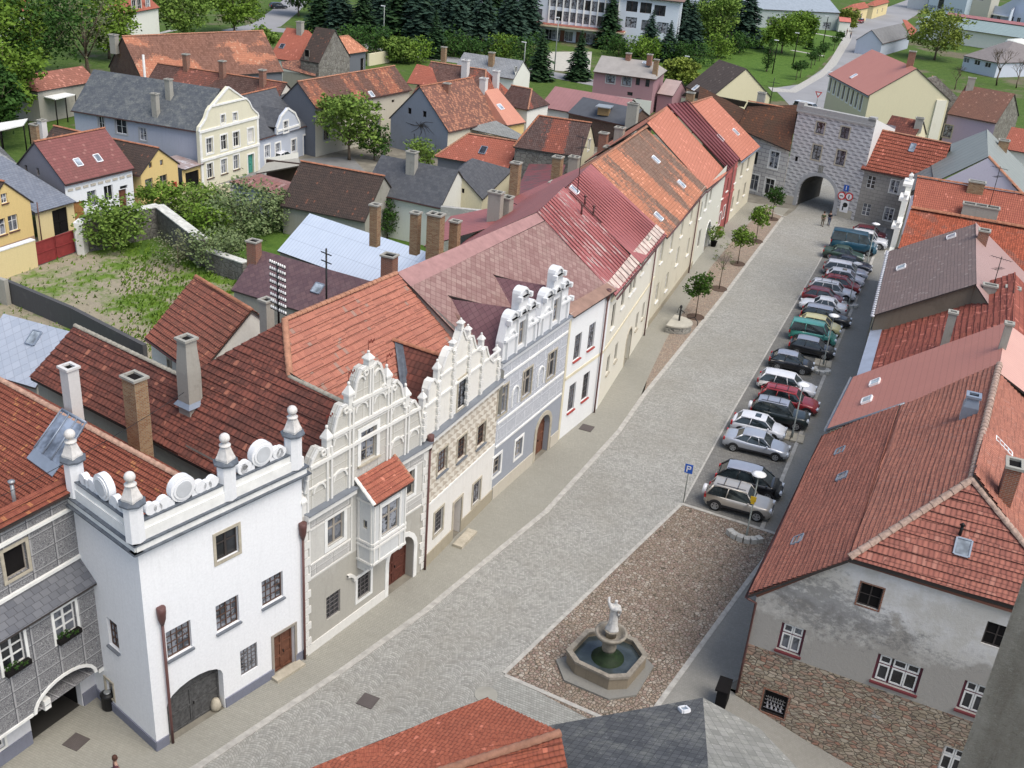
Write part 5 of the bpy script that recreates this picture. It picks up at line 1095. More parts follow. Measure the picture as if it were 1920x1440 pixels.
# ---- annex left and right of the gate
GL_=House('gate_annex','white block-painted annex with brown tile roof left of the gate',(-22,136));la=V((-25.5,136.0));lb=V((-18.62,133.72))
wl=GL_.wall(la,lb,7.3,m_ash)
for p_ in ((1451,300),):GL_.win(wl,*p_,1.25,2.1,2,2,'frame_w',tr=.65,sur='white_trim',sw=.16)
for p_ in ((1413,342),(1442,350)):GL_.win(wl,*p_,1.25,2.0,2,2,'frame_w',tr=.65,sur='white_trim',sw=.16)
GL_.win(wl,1415,296,.8,1.6,1,2,'frame_b');GL_.finish();t_bro=tiles('weathered_brown_tiles',(.17,.085,.055),(.125,.07,.05),(.09,.08,.06),.2,.3,moss=.6,lam=.03,lich=(.3,.12,.06))
ra,rb_=G3(1403,190,11.1),V((-19.0,135.4+.4,11.1));GL_.roof([[V((-26,135.6,7.2)),V((-18.5,133.2,7.2)),rb_,ra]],t_bro,.14);GL_.roof([[rb_,ra,ra+V((-2,6,-4)),rb_+V((1,6,-4))]],t_bro,.14,name='rear_roof');GL_.ridge(ra+V((0,0,.05)),rb_+V((0,0,.05)),'ridge')
GL_.roof([[ra,V((-26,135.6,7.2)),V((-32,137,7.2)),G3(1310,178,10)]],t_bro,.13,name='side_roof')
GR=House('gate_annex','grey block-painted annex with bright red tile roof right of the gate',(-6,132));ra_,rb2=V((-9.2,131.0)),V((-1.5,129.3));wr=GR.wall(ra_,rb2,6.6,m_ash2)
for p_ in ((1633,342),(1677,350),(1624,393),(1666,402)):GR.win(wr,*p_,1.0,1.5,2,2 if p_[0] in (1677,1666) else 3,'frame_w',sur='white_trim' if p_[0] in (1677,1666) else None,sw=.1,mt=.06)
GR.finish();t_gr=tiles('bright_red_tiles',(.38,.12,.08),(.29,.09,.06),(.13,.06,.04),.24,.42,moss=.35,lam=.03)
A_=V((-9.65,130.9,6.4));B_=V((-1.0,128.9,6.4));C_=G3(1783,270,10.6);D_=G3(1643,242,10.6)
GR.roof([[A_,B_,C_,D_]],t_gr,.14,courses=.42);GR.roof([[C_,D_,D_+V((.5,5,-4)),C_+V((.5,5,-4))]],t_gr,.14,name='rear_roof');GR.ridge(D_+V((0,0,.05)),C_+V((0,0,.05)),'ridge_o');GR.sky(1711,277,.6,1.0,'skyglass','zinc');GR.gut(A_+V((0,-.1,-.08)),B_+V((0,-.1,-.08)))
# ================================================================ right row
t_r1=tiles('right_house_small_tiles',(.43,.18,.125),(.32,.13,.095),(.2,.10,.08),.19,.26,moss=.5,lam=.05,lich=(.36,.18,.14));t_r1b=tiles('right_house_old_tiles',(.38,.15,.105),(.26,.10,.075),(.16,.08,.065),.17,.24,moss=.5,lam=.05,lich=(.34,.15,.11))
t_r1h=tiles('right_house_hip_tiles',(.35,.14,.105),(.25,.095,.075),(.15,.07,.06),.22,.40,moss=.5,lam=.06,lich=(.38,.18,.14))
n=N('blotched_pale_render');p=n.obj();q=n.xyz(p);a=n.noise(p,.5,9,.72);c=n.mix(n.step(a,.42,.58),(.55,.53,.49),(.68,.67,.66));c=n.mix(n.step(n.math('ADD',n.math('MULTIPLY',a,1.6),n.math('MULTIPLY',q[2],-.16)),-.05,-.25),(.36,.34,.31),c)
bl=n.math('ADD',n.noise(n.scale(p,(1,1,1.5)),2.1,10,.8),n.math('ADD',n.math('MULTIPLY',n.math('ABSOLUTE',n.math('ADD',n.math('SUBTRACT',q[2],6.4),n.math('MULTIPLY',q[0],.12))),-.11),n.math('MULTIPLY',n.math('ABSOLUTE',n.math('ADD',q[0],.6)),-.035)));c=n.mix(n.math('MULTIPLY',n.step(bl,.30,.42),.62),c,(.15,.15,.15));c=n.mix(n.step(n.noise(p,1.7,8,.8),.66,.69),c,(.5,.44,.34));n.bump(n.noise(p,5,7,.75),.03,.8);m_r1=n.out(c,.93,.15);m_rub=stones('rubble_stone',[(.46,.38,.28),(.32,.26,.19),(.54,.47,.37),(.40,.20,.14),(.40,.35,.28),(.30,.21,.16)],(.17,.145,.115),3.1,.05,(1,2.1,1),(.40,.37,.33),.36,bd=.06)
R1=House('corner_house','large red-roofed house with blotched render over rubble stone wall',(3,50))
w1=R1.wall((-3.5,41.6),(14,40.85),3.0,m_rub,zb=-4,name='rubble_wall');w1u=R1.wall((-3.5,41.6),(14,40.85),[(0,5.9),(3.45,9.25),(17.5,9.25)],m_r1,zb=3.0)
R1.wall((-3.5,41.6),(-2.9,59.9),6.,m_r1,out=(-1,0),zb=-1)
mp=plain('purple_brown_frame',(.13,.035,.055),.5)
def inner(ob,w_,u,z,ww,hh,cols,split,dep=.16):
 """white casements inside the coloured frame"""
 mb=MB();X,Nn=x3(w_.x,0),x3(w_.n,0)
 for i,(c0,c1) in enumerate(cols):
  for z0,z1 in ((z-hh/2+.08,z-hh/2+hh*split-.04),(z-hh/2+hh*split+.04,z+hh/2-.07)):
   a,b=u+c0,u+c1
   for (x0,x1,y0,y1) in ((a,a+.07,z0,z1),(b-.07,b,z0,z1),(a+.07,b-.07,z0,z0+.07),(a+.07,b-.07,z1-.07,z1)):mb.box(w_.pt((x0+x1)/2,(y0+y1)/2,-dep+.035),x1-x0,.05,y1-y0,X,Nn)
 mb.build('casement',M['frame_w'],ob)
for p_,ww,hh,cols in (((1483,1199),1.12,1.55,[(-.44,-.01),(.01,.44)]),((1682,1264),1.95,1.5,[(-.85,-.36),(-.26,.30),(.32,.85)]),((1826,1310),1.12,1.6,[(-.44,-.01),(.01,.44)])):
 ob,u,z=R1.win(w1u,*p_,ww,hh,1 if len(cols)==2 else 1,2,mp,tr=.64,ft=.11,mt=.12,sill='frame_r',rev=.22);inner(ob,w1u,u,z,ww,hh,cols,.64)
ob,u,z=R1.win(w1,1785,1428,1.0,1.5,1,2,'frame_w',tr=.64,ft=.07);inner(ob,w1,u,z,1.,1.5,[(-.45,-.01),(.01,.45)],.64)
for p_ in ((1631,1118),(1868,1192)):R1.win(w1u,*p_,.95,1.15,2,2,'frame_d','dark',sur='brick_r' if p_[0]<1700 else None,sw=.07,sd=.02,dep=.1)
R1.win(w1,1452,1320,1.15,1.35,1,1,'frame_d','dark',dep=.1,sur='brick_r',sw=.08,sd=.02);R1.finish()
u,z=w1.hit(1452,1320)
for r_,(dz,n_,s_) in enumerate(((.28,7,.03),(.10,7,.038),(-.12,5,.055),(-.34,4,.075))):
 mb=MB();mb.box(w1.pt(u,z+dz-s_-.02,-.08),.95,.05,.015,x3(w1.x,0),x3(w1.n,0))
 for i in range(n_):mb.lathe(w1.pt(u-.42+.84*(i+.5)/n_,z+dz,-.07),[(s_*.6,-s_),(s_,0),(s_*.5,s_),(s_*.7,s_*1.4)],6)
 mb.build('shelf_of_jars',plain('dim_pottery_%d' % r_,(.20+.06*r_,.19+.06*r_,.18+.07*r_)),R1.o)
E0,E1=V((-3.85,41.2,5.85)),V((-3.15,59.6,5.85));K0,K1=V((.0,41.1,9.4)),V((.75,58.9,9.2));T0_,T1_=V((4.05,44.6,12.75)),V((5.0,59.2,12.75));HE=V((9.6,41.0,9.4))
R1.roof([[E0,E1,K1,K0]],t_r1b,.16,courses=.25);R1.roof([[K0,K1,T1_,T0_]],t_r1,.16,name='upper_roof',courses=.27);R1.roof([[K0,T0_,HE]],t_r1h,.16,name='hip_roof',courses=.41)
R1.roof([[T0_,T1_,V((11,59.5,7.5)),HE+V((0,0,0)),]],t_r1,.16,name='rear_roof',courses=.27)
rt=plain('grey_lichened_ridge',(.36,.26,.21),.9,.2,0,.4,6);up=V((0,0,.08));R1.ridge(T0_+up,T1_+up,rt,.17,None,.42);R1.ridge(K0+up,T0_+up,rt,.17,None,.5);R1.ridge(T0_+up,HE+up,rt,.16,None,.5)
for p_ in ((1875,848),(1578,894),(1498,1015)):pass
for p_ in ((1576,847),(1580,895),(1497,1014)):R1.sky(*p_,.75,.55,'glassc','zinc')
R1.sky(1805,1027,.62,.75,'skyglass','zinc');R1.sky(1879,838,.45,1.1,'skyglass','whitemetal')
R1.chim(1815,780,w=.75,d=.75,h=1.1,mat='zinc',cap='zinc',taper=.25);R1.chim(1882,935,w=.6,d=.95,h=1.7,mat='brick_r',cap='ch_g',flues=1);R1.gut(E0+V((-.05,0,-.06)),E1+V((-.05,0,-.06)))
mb=MB();q=R1.on(1799,1005)[0];mb.tube([q,q+V((0,0,.55))],.07,6);mb.lathe(q+V((0,0,.55)),[(.13,0),(.02,.12)],8);mb.build('vent_pipe',M['black'],R1.o)
q=w1u.pt(.1,5.7,.22);R1.pipe([E0+V((0,0,-.1)),w1u.pt(.05,5.45,.12),w1.pt(.05,2.2,.12),w1.pt(.05,.05,.12)],.06)
mb=MB();strip_u(w1u,mb,0,5.82,3.5,9.2,.14,.14);strip_u(w1u,mb,3.5,9.15,14,9.15,.12,.16);mb.build('verge_moulding',plain('brown_verge',(.16,.07,.05),.7),R1.o)
# salmon sheet roof
t_sal=seam('salmon_trapezoid_sheet',(.50,.205,.155),(.46,.185,.14),sw=.28,ram=0,line=(.38,.15,.11),rough=.6,cross=.42);R2=House('roofed_house','salmon sheet-roofed house between the big corner house and the red tiled strip',(3,63));m_gr=plaster('grey_brown_gable',(.20,.17,.13),(.10,.09,.07),.6,.8)
a0,a1,c0,c1=G3(1550,806,6.2),G3(1600,705,6.6),V((5.05,59.0,12.4)),G3(1888,605,12.5)
R2.wall((-2.9,59.9),(-2.5,67.5),6.3,m_offw,out=(-1,0));R2.wall((-2.5,67.5),(6,68.3),[(0,6.4),(8.5,12.2)],m_gr,out=(0,1));R2.finish()
R2.roof([[a0,a1,c1,c0]],t_sal,.12);R2.roof([[c1,c0,V((13.0,59.5,8.0)),V((13.5,68.3,8.0))]],seam('pink_sheet',(.58,.34,.28),(.54,.31,.26),sw=.3,ram=0,line=(.44,.24,.20)),.12,name='rear_roof')
for p_ in ((1641,718),(1626,751)):R2.sky(*p_,.8,.62,'skyglass','whitemetal')
R2.chim(1880,650,w=.4,d=.4,h=1.4,mat='ch_g',cap='ch_g');R2.gut(a0+V((-.1,0,-.06)),a1+V((-.1,0,-.06)),.09,'gutter_g');mb=MB();mb.tube([a0+V((0,-.1,.02)),a0.lerp(c0,.48)+V((0,-.1,.05))],.09,6);mb.build('verge_gutter',M['gutter_g'],R2.o)
# red tiled strip
R3=House('roofed_house','low red tiled roof with grey eaves flashing between salmon and slate roofs',(2,74));t_r3=tiles('strong_red_tiles',(.32,.10,.07),(.24,.07,.055),(.09,.04,.03),.26,.42,moss=.35,lam=.04)
e0,e1=V((-1.7,68.5,6.1)),V((-1.9,82.2,6.1));R3.roof([[e0,e1,V((6.2,82.2,11.3)),V((6.0,68.5,11.3))]],t_r3,.14,courses=.42);R3.roof([[V((6.2,82.2,11.3)),V((6.0,68.5,11.3)),V((12,68.5,7)),V((12,82,7))]],t_r3,.14,name='rear_roof')
mb=MB();mb.slab([e0+V((-.75,0,-.12)),e1+V((-.75,0,-.12)),e1+V((.05,0,.2)),e0+V((.05,0,.2))],.08);mb.build('eaves_flashing',plain('blue_grey_flashing',(.30,.34,.42),.5,.4),R3.o)
R3.wall((-2.3,67.9),(-2.5,82.5),5.9,m_offw,out=(-1,0));R3.finish();R3.chim(1770,650,w=.5,d=.5,h=2.4,mat='ch_g',cap='ch_g')
# grey-brown slate roof with its dark gable
R4=House('roofed_house','grey brown shingle roof with white scalloped eaves, above the parked cars',(1,86));t_r4=tiles('grey_brown_shingles',(.235,.175,.16),(.195,.15,.14),(.16,.13,.12),.3,.26,moss=.3,lam=.04,lich=(.3,.25,.23),wave=.003,lift=.012);ex=V((-2.55,79.2,7.4));ey=V((-3.15,95.4,7.4));rx,ry=V((3.65,77.5,11.3)),V((3.05,92.5,11.3));ex.y=78.2
R4.roof([[ex,ey,V((3.05,94.6,11.3)),V((3.65,77.9,11.3))]],t_r4,.12);R4.roof([[V((3.05,94.6,11.3)),V((3.65,77.9,11.3)),V((9.5,70,7.)),V((9.5,94,7.))]],seam('dusty_pink_sheet',(.36,.24,.22),(.33,.22,.20),sw=.4,ram=0,line=(.26,.16,.15)),.12,name='rear_roof')
R4.wall((-2.5,78.5),(3.6,78.2),[(0,7.3),(6.1,11.2)],m_gr,zb=2,out=(0,-1));R4.wall((3.6,78.2),(9.4,70.5),[(0,11.2),(9.6,6.9)],m_gr,zb=2,out=(0,-1));R4.wall((-2.7,78.5),(-3.1,95.5),7.4,m_offw,out=(-1,0));R4.finish()
mb=MB()
for i in range(34):t=i/33;q=ex.lerp(ey,t);mb.lathe(q+V((-.12,0,-.16)),[(.16,0),(.16,.1),(.02,.15)],6)
mb.build('scalloped_eaves',plain('pale_eaves_sheet',(.55,.56,.60),.5),R4.o)
for p_ in ((1784,444),(1690,502)):R4.sky(*p_,.95,.7,'skyglass','whitemetal')
for p_,c_ in (((1843,585),'ch_g'),((1885,590),'ch_g')):R4.chim(0,0,q=G3(*p_,9),w=.9,d=.6,h=2.0,mat=c_)
R4.chim(0,0,q=G3(1838,462,10.6),w=.8,d=.8,h=1.3,mat='brick_r',cap='ch_g');R4.aerial(0,0,3.,q=G3(1857,555,10.0))
# double red roof with white stepped facade
R5=House('roofed_house','double red tiled roof behind a narrow white ornamented facade',(2,99));t_r5=tiles('orange_red_roof_tiles',(.36,.12,.08),(.31,.10,.07),(.18,.07,.05),.18,.28,moss=.15,lam=.03);t_r5b=tiles('brown_mixed_tiles',(.30,.105,.07),(.22,.085,.06),(.12,.07,.055),.2,.27,moss=.4,lam=.1,patch=(.42,.11,.06),pam=.35,psc=(.5,.5))
R5.roof([[V((-2.3,100.9,10.0)),V((12,100.9,10)),V((12,104.4,12.2)),V((-2.6,104.4,12.2))]],t_r5,.14);R5.roof([[V((-2.5,95.0,7.9)),V((12,95.0,7.9)),V((12,100.9,10.05)),V((-2.4,100.9,10.05))]],t_r5b,.14,name='lower_roof');R5.ridge(V((-2.4,100.85,10.2)),V((12,100.85,10.2)),'ridge',.2);R5.ridge(V((-2.6,104.4,12.3)),V((12,104.4,12.3)),'ridge',.15)
R5.roof([[V((-2.6,104.4,12.2)),V((12,104.4,12.2)),V((12,109,9)),V((-2.6,109,9))]],t_r5,.14,name='rear_roof')
wf=R5.wall((-3.2,94.8),(-3.3,109.5),[(0,7.0),(1.2,7.6),(1.3,9.2),(3.5,9.8),(3.6,11.2),(6,11.6),(6.1,12.2),(8.5,12.2),(8.6,11.2),(11,11),(11.1,9.5),(14.7,9.2)],m_offw,out=(-1,0),thick=.45,name='facade');R5.wall((-2.8,95.6),(12,95.6),7.8,m_gr,out=(0,-1));R5.finish();mb=MB()
for z,a_,b_ in ((9.3,1.3,3.5),(11.3,3.6,6),(12.1,6,8.6),(7.1,0,1.3)):mb=MB();mb.box(wf.pt((a_+b_)/2,z,-.1),b_-a_,.8,.22,x3(wf.x,0),x3(wf.n,0));mb.build('ledge',m_relw,R5.o)
for u,z in ((1.5,9.4),(3.8,11.4),(7.3,12.4)):mb=MB();mb.lathe(wf.pt(u,z,-.2),[(.2,0),(.2,.3),(.28,.33),(.28,.4),(.08,.6)],4,0,False,.5);mb.build('pinnacle',m_relw,R5.o)
for p_,d_ in (((1835,405),.9),):R5.chim(*p_,w=3.0,d=.9,h=.9,mat='ch_g',flues=3)
R5.chim(1828,358,w=1.4,d=.7,h=.8,mat='brick_y');R5.aerial(1850,405,4.5);R5.chim(0,0,q=V((4.2,95.6,8.0)),w=1.2,d=1.0,h=1.0,mat='brick_r',cap='brick_r')
# conservatory glazing beyond
R5.planes.append(([V((8,92,6.9)),V((12,92,6.9)),V((12,95,7.6)),V((8,95,7.6))],V((0,-.2,.98))))
R6=House('roofed_house','grey green sheet roof over a pale lilac flaking gable',(3,118));t_r6=seam('grey_green_sheet',(.25,.27,.25),(.21,.23,.215),sw=1.4,ram=.12,rust=(.14,.12,.11),line=(.16,.17,.16));A_,B_=G3(1768,331,8.2),G3(1762,300,7.5)
ap0,ap1=G3(1853,294,11.8),G3(1850,243,12.2);la_=V((ap0.x-4.6,ap0.y,8.3));lb_=V((ap1.x-5.6,ap1.y+3,8.));
R6.roof([[la_,lb_,ap1,ap0]],t_r6,.14);R6.roof([[la_+V((.1,.6,-.05)),la_+V((-3.4,1.6,-2.6)),lb_+V((-2.4,-1,-1.6)),lb_]],plain('darker_grey_sheet',(.17,.18,.18),.7,.3,0,.25,1),.12,name='lean_to_roof')
R6.roof([[ap0,ap1,ap1+V((7,1,-5)),ap0+V((9.5,-1.,-7.2))]],t_r6,.14,name='rear_roof');R6.wall((ap0.x-7,ap0.y+.1),(ap0.x+10,ap0.y-.6),[(0,6.0),(7,11.7),(17,4.6)],peeled('lilac_flaking_render',(.56,.54,.62),(.40,.38,.42),.35,.7),zb=2,out=(0,-1));R6.finish();R6.ridge(ap0+V((0,0,.05)),ap0+V((9.5,-1.2,-7.1)),'ridge_o',.2)
R6.chim(0,0,q=G3(1876,290,10.),w=1.1,d=.9,h=1.6,mat='brick_y',cap='ch_g')
# ---- tower wall beside the viewer
n=N('weathered_tower_plaster');p=n.obj();v_=n.scale(p,(1,1,.28));c=n.mix(n.step(n.noise(v_,1.3,9,.72),.35,.65),(.33,.30,.25),(.52,.49,.43));c=n.mix(n.math('MULTIPLY',n.step(n.noise(n.scale(p,(2.2,2.2,.3)),2.4,6,.75),.55,.7),.7),c,(.17,.15,.12));c=n.mix(n.step(n.noise(p,3.5,8,.8),.58,.66),c,(.56,.53,.47));n.bump(n.noise(p,4,9,.8),.25,1.);m_tw=n.out(c,.95,.1)
TW=House('church_tower','grey weathered stone tower wall at the right edge',(4,20),'tower');e0,e1=G(1800,1440,3.),G(1915,1083,30.)
m_tw_old=stones('weathered_tower_stone',[(.25,.23,.19),(.31,.29,.25),(.21,.19,.16)],(.17,.155,.13),1.6,.04,(1.6,.35,1),(.33,.31,.28),.5,grime=.6,gcol=(.14,.125,.10),bd=.06)
q0=G(1857,1262,24);tx=q0;TW.wall(tx,tx+V((14,-3.2)),31.,m_tw,zb=-4,out=(-.2,-1));TW.wall(tx,tx+V((3,9)),31.,m_tw,zb=-4,out=(-1,.2));TW.finish();TW.roof([[x3(tx,31.02),x3(tx+V((14,-3.2)),31.02),x3(tx+V((17,6)),31.02),x3(tx+V((3,9)),31.02)]],M['stone_trim'],.4,name='parapet_top')
# ---- roofs at the foot of the tower
RA=House('roofed_house','bright orange tiled roof in the foreground beside the slate roof',(-10,24));t_ra=tiles('bright_orange_near_tiles',(.43,.135,.08),(.34,.10,.06),(.18,.07,.05),.16,.21,moss=.3,lam=.04,lift=.03)
z8,z10=7.5,8.7;a0,a1=G3(915,1312,z8),G3(560,1455,z8);b0=G3(1050,1376,z10);pn_=(a1-a0).cross(b0-a0);b1=onplane(840,1443,a0,pn_)
RA.roof([[a1+(a1-a0),a0,b0,b1+(b1-b0)]],t_ra,.14,courses=.21);c0=G3(1066,1455,7.6);t_rb=tiles('beaver_tail_tiles',(.46,.14,.08),(.34,.10,.065),(.2,.1,.08),.2,.2,moss=.3,lam=.1);RA.roof([[b0,c0,b1+(b1-b0)]],t_rb,.12,name='hip_roof',courses=.2)
RA.ridge(b0+V((0,0,.06)),b1+(b1-b0)+V((0,0,.06)),'ridge_o',.15);RA.gut(a0+V((0,.1,.0)),a1+(a1-a0)+V((0,.1,0)))
RA.wall(a0+V((.2,-.5,0)),a1+(a1-a0)+V((.3,-.3,0)),7.2,m_offw,out=(-1,1));RA.finish()
RB=House('roofed_house','grey slate hipped roof in the foreground under the rubble wall',(-4,27));t_s1=slate('dark_near_slate',(.075,.078,.08),(.115,.117,.118),(.24,.24,.21),.6,.27);t_s2=slate('pale_near_slate',(.23,.225,.195),(.31,.30,.265),(.42,.41,.35),.6,.34,(.14,.14,.12))
e0,e1=G3(1030,1360,6.6),G3(1318,1308,6.6);pk=G3(1330,1470,9.4);e2=G3(1425,1366,6.6);e3=G3(1500,1450,6.6)
pk=G3(1332,1490,8.6);n1=(e0-e1).cross(pk-e1);n2=(pk-e1).cross(e2-e1);RB.roof([[e1,e0,onplane(1010,1500,e1,n1),pk]],t_s1,.1);RB.roof([[e1,pk,onplane(1540,1500,e1,n2),onplane(1500,1445,e1,n2),e2]],t_s2,.1,name='pale_roof_face');RB.sky(1283,1333,.3,.35,'skyglass','whitemetal')
RB.wall(e0+V((.3,-.6,0)),e1+V((0,-.6,0)),6.4,m_offw,out=(-.3,1));RB.finish()
# ================================================================ vehicles
def paint(name,col,metal=0.3):
 n=N(name);c=n.mix(n.step(n.noise(n.obj(),2.5,4),.35,.65),tuple(x*.93 for x in col),col)
 n.b.inputs['Coat Weight'].default_value=.7;n.b.inputs['Coat Roughness'].default_value=.08;return n.out(c,.38,.5,metal)
M['tyre']=plain('tyre_rubber',(.018,.018,.018),.85);M['rim']=plain('alloy_rim',(.38,.39,.40),.35,.5,.6);M['carglass']=glass('car_glass',(.018,.025,.028),.06,0,.8)
M['plastic']=plain('black_plastic',(.03,.03,.032),.6);M['lamp']=plain('lamp_lens',(.62,.64,.66),.12,.8);M['tail']=plain('tail_lens',(.40,.02,.02),.2,.6);M['chrome']=plain('bright_trim',(.55,.56,.57),.25,.5,.8)
SHAPE={'hatch':(3.85,1.66,1.42,.90,1.02,.42,-1.25,-1.72,.72,.95),'small':(3.6,1.62,1.42,.90,.95,.35,-1.15,-1.62,.74,.98),'liftback':(4.5,1.74,1.42,.90,1.05,.42,-.95,-1.62,.68,1.0),'sedan':(4.3,1.70,1.40,.90,.95,.40,-.80,-1.30,.72,.96),'wagon':(4.5,1.74,1.48,.90,1.05,.45,-1.72,-2.12,.70,.95),'mpv':(4.3,1.76,1.62,.98,1.45,.62,-1.45,-2.02,.72,1.0),'suv':(4.2,1.76,1.70,1.05,.95,.45,-1.62,-1.98,.95,1.05),'van':(4.05,1.70,1.80,1.05,1.25,.75,-1.80,-1.98,.82,1.05),'bigvan':(5.0,1.95,2.25,1.25,1.75,1.2,-2.35,-2.48,1.0,1.25)}
def car(kind,label,loc,heading,mat,mat2=None,rack=False,spare=None,sunroof=False,group='cars parked nose to the kerb along the square',doors=4,cat='car',roofmat=None,simple=False,name='parked_car',strips=False):
 L,W,H,belt,wf,rf_,rr,wr_,nose,boot=SHAPE[kind];t=thing(name,label,cat,(0,0,0),group);hw=W/2;z0=.24 if kind not in ('suv',) else .34
 prof=[(-L/2,boot-.32),(-L/2+.04,boot-.12),(-L/2+.18,boot-.01 if wr_>-L/2+.3 else boot),(wr_,belt+.02 if wr_<-L/2+.45 else boot),(-.4,belt),(.4,belt-.005),(wf,belt-.01),(wf+.35,belt-.05),(L/2-.45,(nose+belt)/2),(L/2-.15,nose),(L/2-.03,nose-.14),(L/2,nose-.26)]
 rings=[]
 for i,(x,z) in enumerate(prof):
  e=abs(x)/(L/2);w_=hw*(1-.16*max(0,(e-.72)/.28)**1.6);zb=z0+(.06 if e>.95 else 0)
  rings.append([V((x,y*w_,q)) for y,q in ((-.80,zb),(-.95,zb+.06),(-1.0,zb+.25),(-1.0,(zb+z)/2+.08),(-.985,z-.10),(-.93,z-.02),(-.80,z+.012),(-.4,z+.03),(0,z+.035),(.4,z+.03),(.80,z+.012),(.93,z-.02),(.985,z-.10),(1.0,(zb+z)/2+.08),(1.0,zb+.25),(.95,zb+.06),(.80,zb))])
 mb=MB();mb.grid(rings,True,0,True,True);body=mb.build('body',mat,t)
# greenhouse: glass shell with painted roof and pillars
 by,ty=hw*.90,hw*.70;g=MB();zt=H-.03
 stn=[(wr_,belt,by),(rr,zt-.05,ty),((rr+rf_)/2,zt,ty),(rf_,zt-.04,ty),(wf,belt,by)]
 def S(x,z,y):return [V((x,-y,z)),V((x,y,z))]
 b0,b1=V((wr_,-by,belt-.02)),V((wf,-by,belt-.02))
 for sg in (-1,1):
  P_=[V((wr_ ,sg*by,belt-.02)),V((wf,sg*by,belt-.02)),V((rf_,sg*ty,zt-.04)),V(((rr+rf_)/2,sg*ty,zt)),V((rr,sg*ty,zt-.05))]
  g.poly(P_ if sg<0 else P_[::-1])
 ws=[V((wf,-by,belt-.02)),V((wf,by,belt-.02)),V((rf_,ty,zt-.04)),V((rf_,-ty,zt-.04))];g.poly(ws)
 rg=[V((wr_,by,belt-.02)),V((wr_,-by,belt-.02)),V((rr,-ty,zt-.05)),V((rr,ty,zt-.05))];g.poly(rg);g.build('windows',M['carglass'],body)
 r=MB();rows=[]
 for k in range(7):
  x=rr-.06+(rf_-rr+.10)*k/6;zc=zt+.035*math.sin(math.pi*k/6)-(.05 if k==0 else .03 if k==6 else 0)
  rows.append([V((x,y*(ty+.03),zc+q)) for y,q in ((-1,-.06),(-.97,0),(-.8,.03),(0,.05),(.8,.03),(.97,0),(1,-.06))])
 r.grid(rows,False,0,True);r.build('roof',roofmat or mat,body)
 for sg in (-1,1):
  pl=MB();pl.tube([V((wf+.02,sg*by,belt-.03)),V((rf_,sg*(ty+.015),zt-.02))],.035,5);pl.tube([V((rf_,sg*(ty+.015),zt-.01)),V(((rr+rf_)/2,sg*(ty+.015),zt+.015)),V((rr,sg*(ty+.015),zt-.02))],.035,5);pl.tube([V((wr_-.02,sg*by,belt-.03)),V((rr-.03,sg*(ty+.015),zt-.05))],.06 if kind != 'sedan' else .09,5)
  for f in ((.42,) if doors==2 else (.36,.70) if L>4.2 else (.40,)):
   xb=wr_+(wf-wr_)*f;xt=rr+(rf_-rr)*(f*1.08);pl.tube([V((xb,sg*(by+.005),belt-.02)),V((xt,sg*(ty+.012),zt-.02))],.032,5)
  pl.build('pillars',mat,body)
 if simple is not True:
  lo=MB();lo.grid([[V((x,y*(hw+.012),z)) for y,z in ((-.96,.30 if z0<.3 else .38),(-1,.34 if z0<.3 else .44),(-1,.46 if z0<.3 else .56))] for x in (-L/2+.25,L/2-.3)],False,0,False)
  lo.grid([[V((x,-y*(hw+.012),z)) for y,z in ((-.96,.30 if z0<.3 else .38),(-1,.34 if z0<.3 else .44),(-1,.46 if z0<.3 else .56))] for x in (-L/2+.25,L/2-.3)],False,0,False);lo.build('side_trim',mat2 or M['plastic'],body)
 for x,nm in ((L/2,'bumper'),(-L/2,'bumper')):
  s_=1 if x>0 else-1;bm=MB();bm.grid([[V((x-s_*.30*(abs(y)**3)+s_*.035,y*hw*.92,z)) for y in (-1,-.8,-.4,0,.4,.8,1)] for z in (.28,.34,.50,.56)],False,0,True)
  bm.build(nm,mat2 or mat,body)
 for sg in (-1,1):
  hb=MB();hb.box((L/2-.10,sg*hw*.64,nose-.10),.22,.36,.15,(1,-.12*sg));hb.build('headlight',M['lamp'],body)
  hb=MB();hb.box((-L/2+.06,sg*hw*.78,boot-.17),.12,.20,.30 if kind not in ('sedan','liftback') else .18);hb.build('tail_light',M['tail'],body)
  hb=MB();hb.box((wf-.28,sg*(hw+.10),belt+.06),.12,.18,.13);hb.build('wing_mirror',mat2 or mat,body)
 hb=MB();hb.box((L/2+.0,0,nose-.17),.06,hw*.8,.10);hb.build('grille',M['plastic'],body)
 hb=MB();hb.box((L/2+.045,0,.42),.02,.5,.11);hb.build('number_plate',M['frame_w'],body);hb=MB();hb.box((-L/2-.03,0,boot-.36),.02,.5,.11);hb.build('number_plate',M['frame_w'],body)
 wr0=.31 if kind != 'suv' else .36
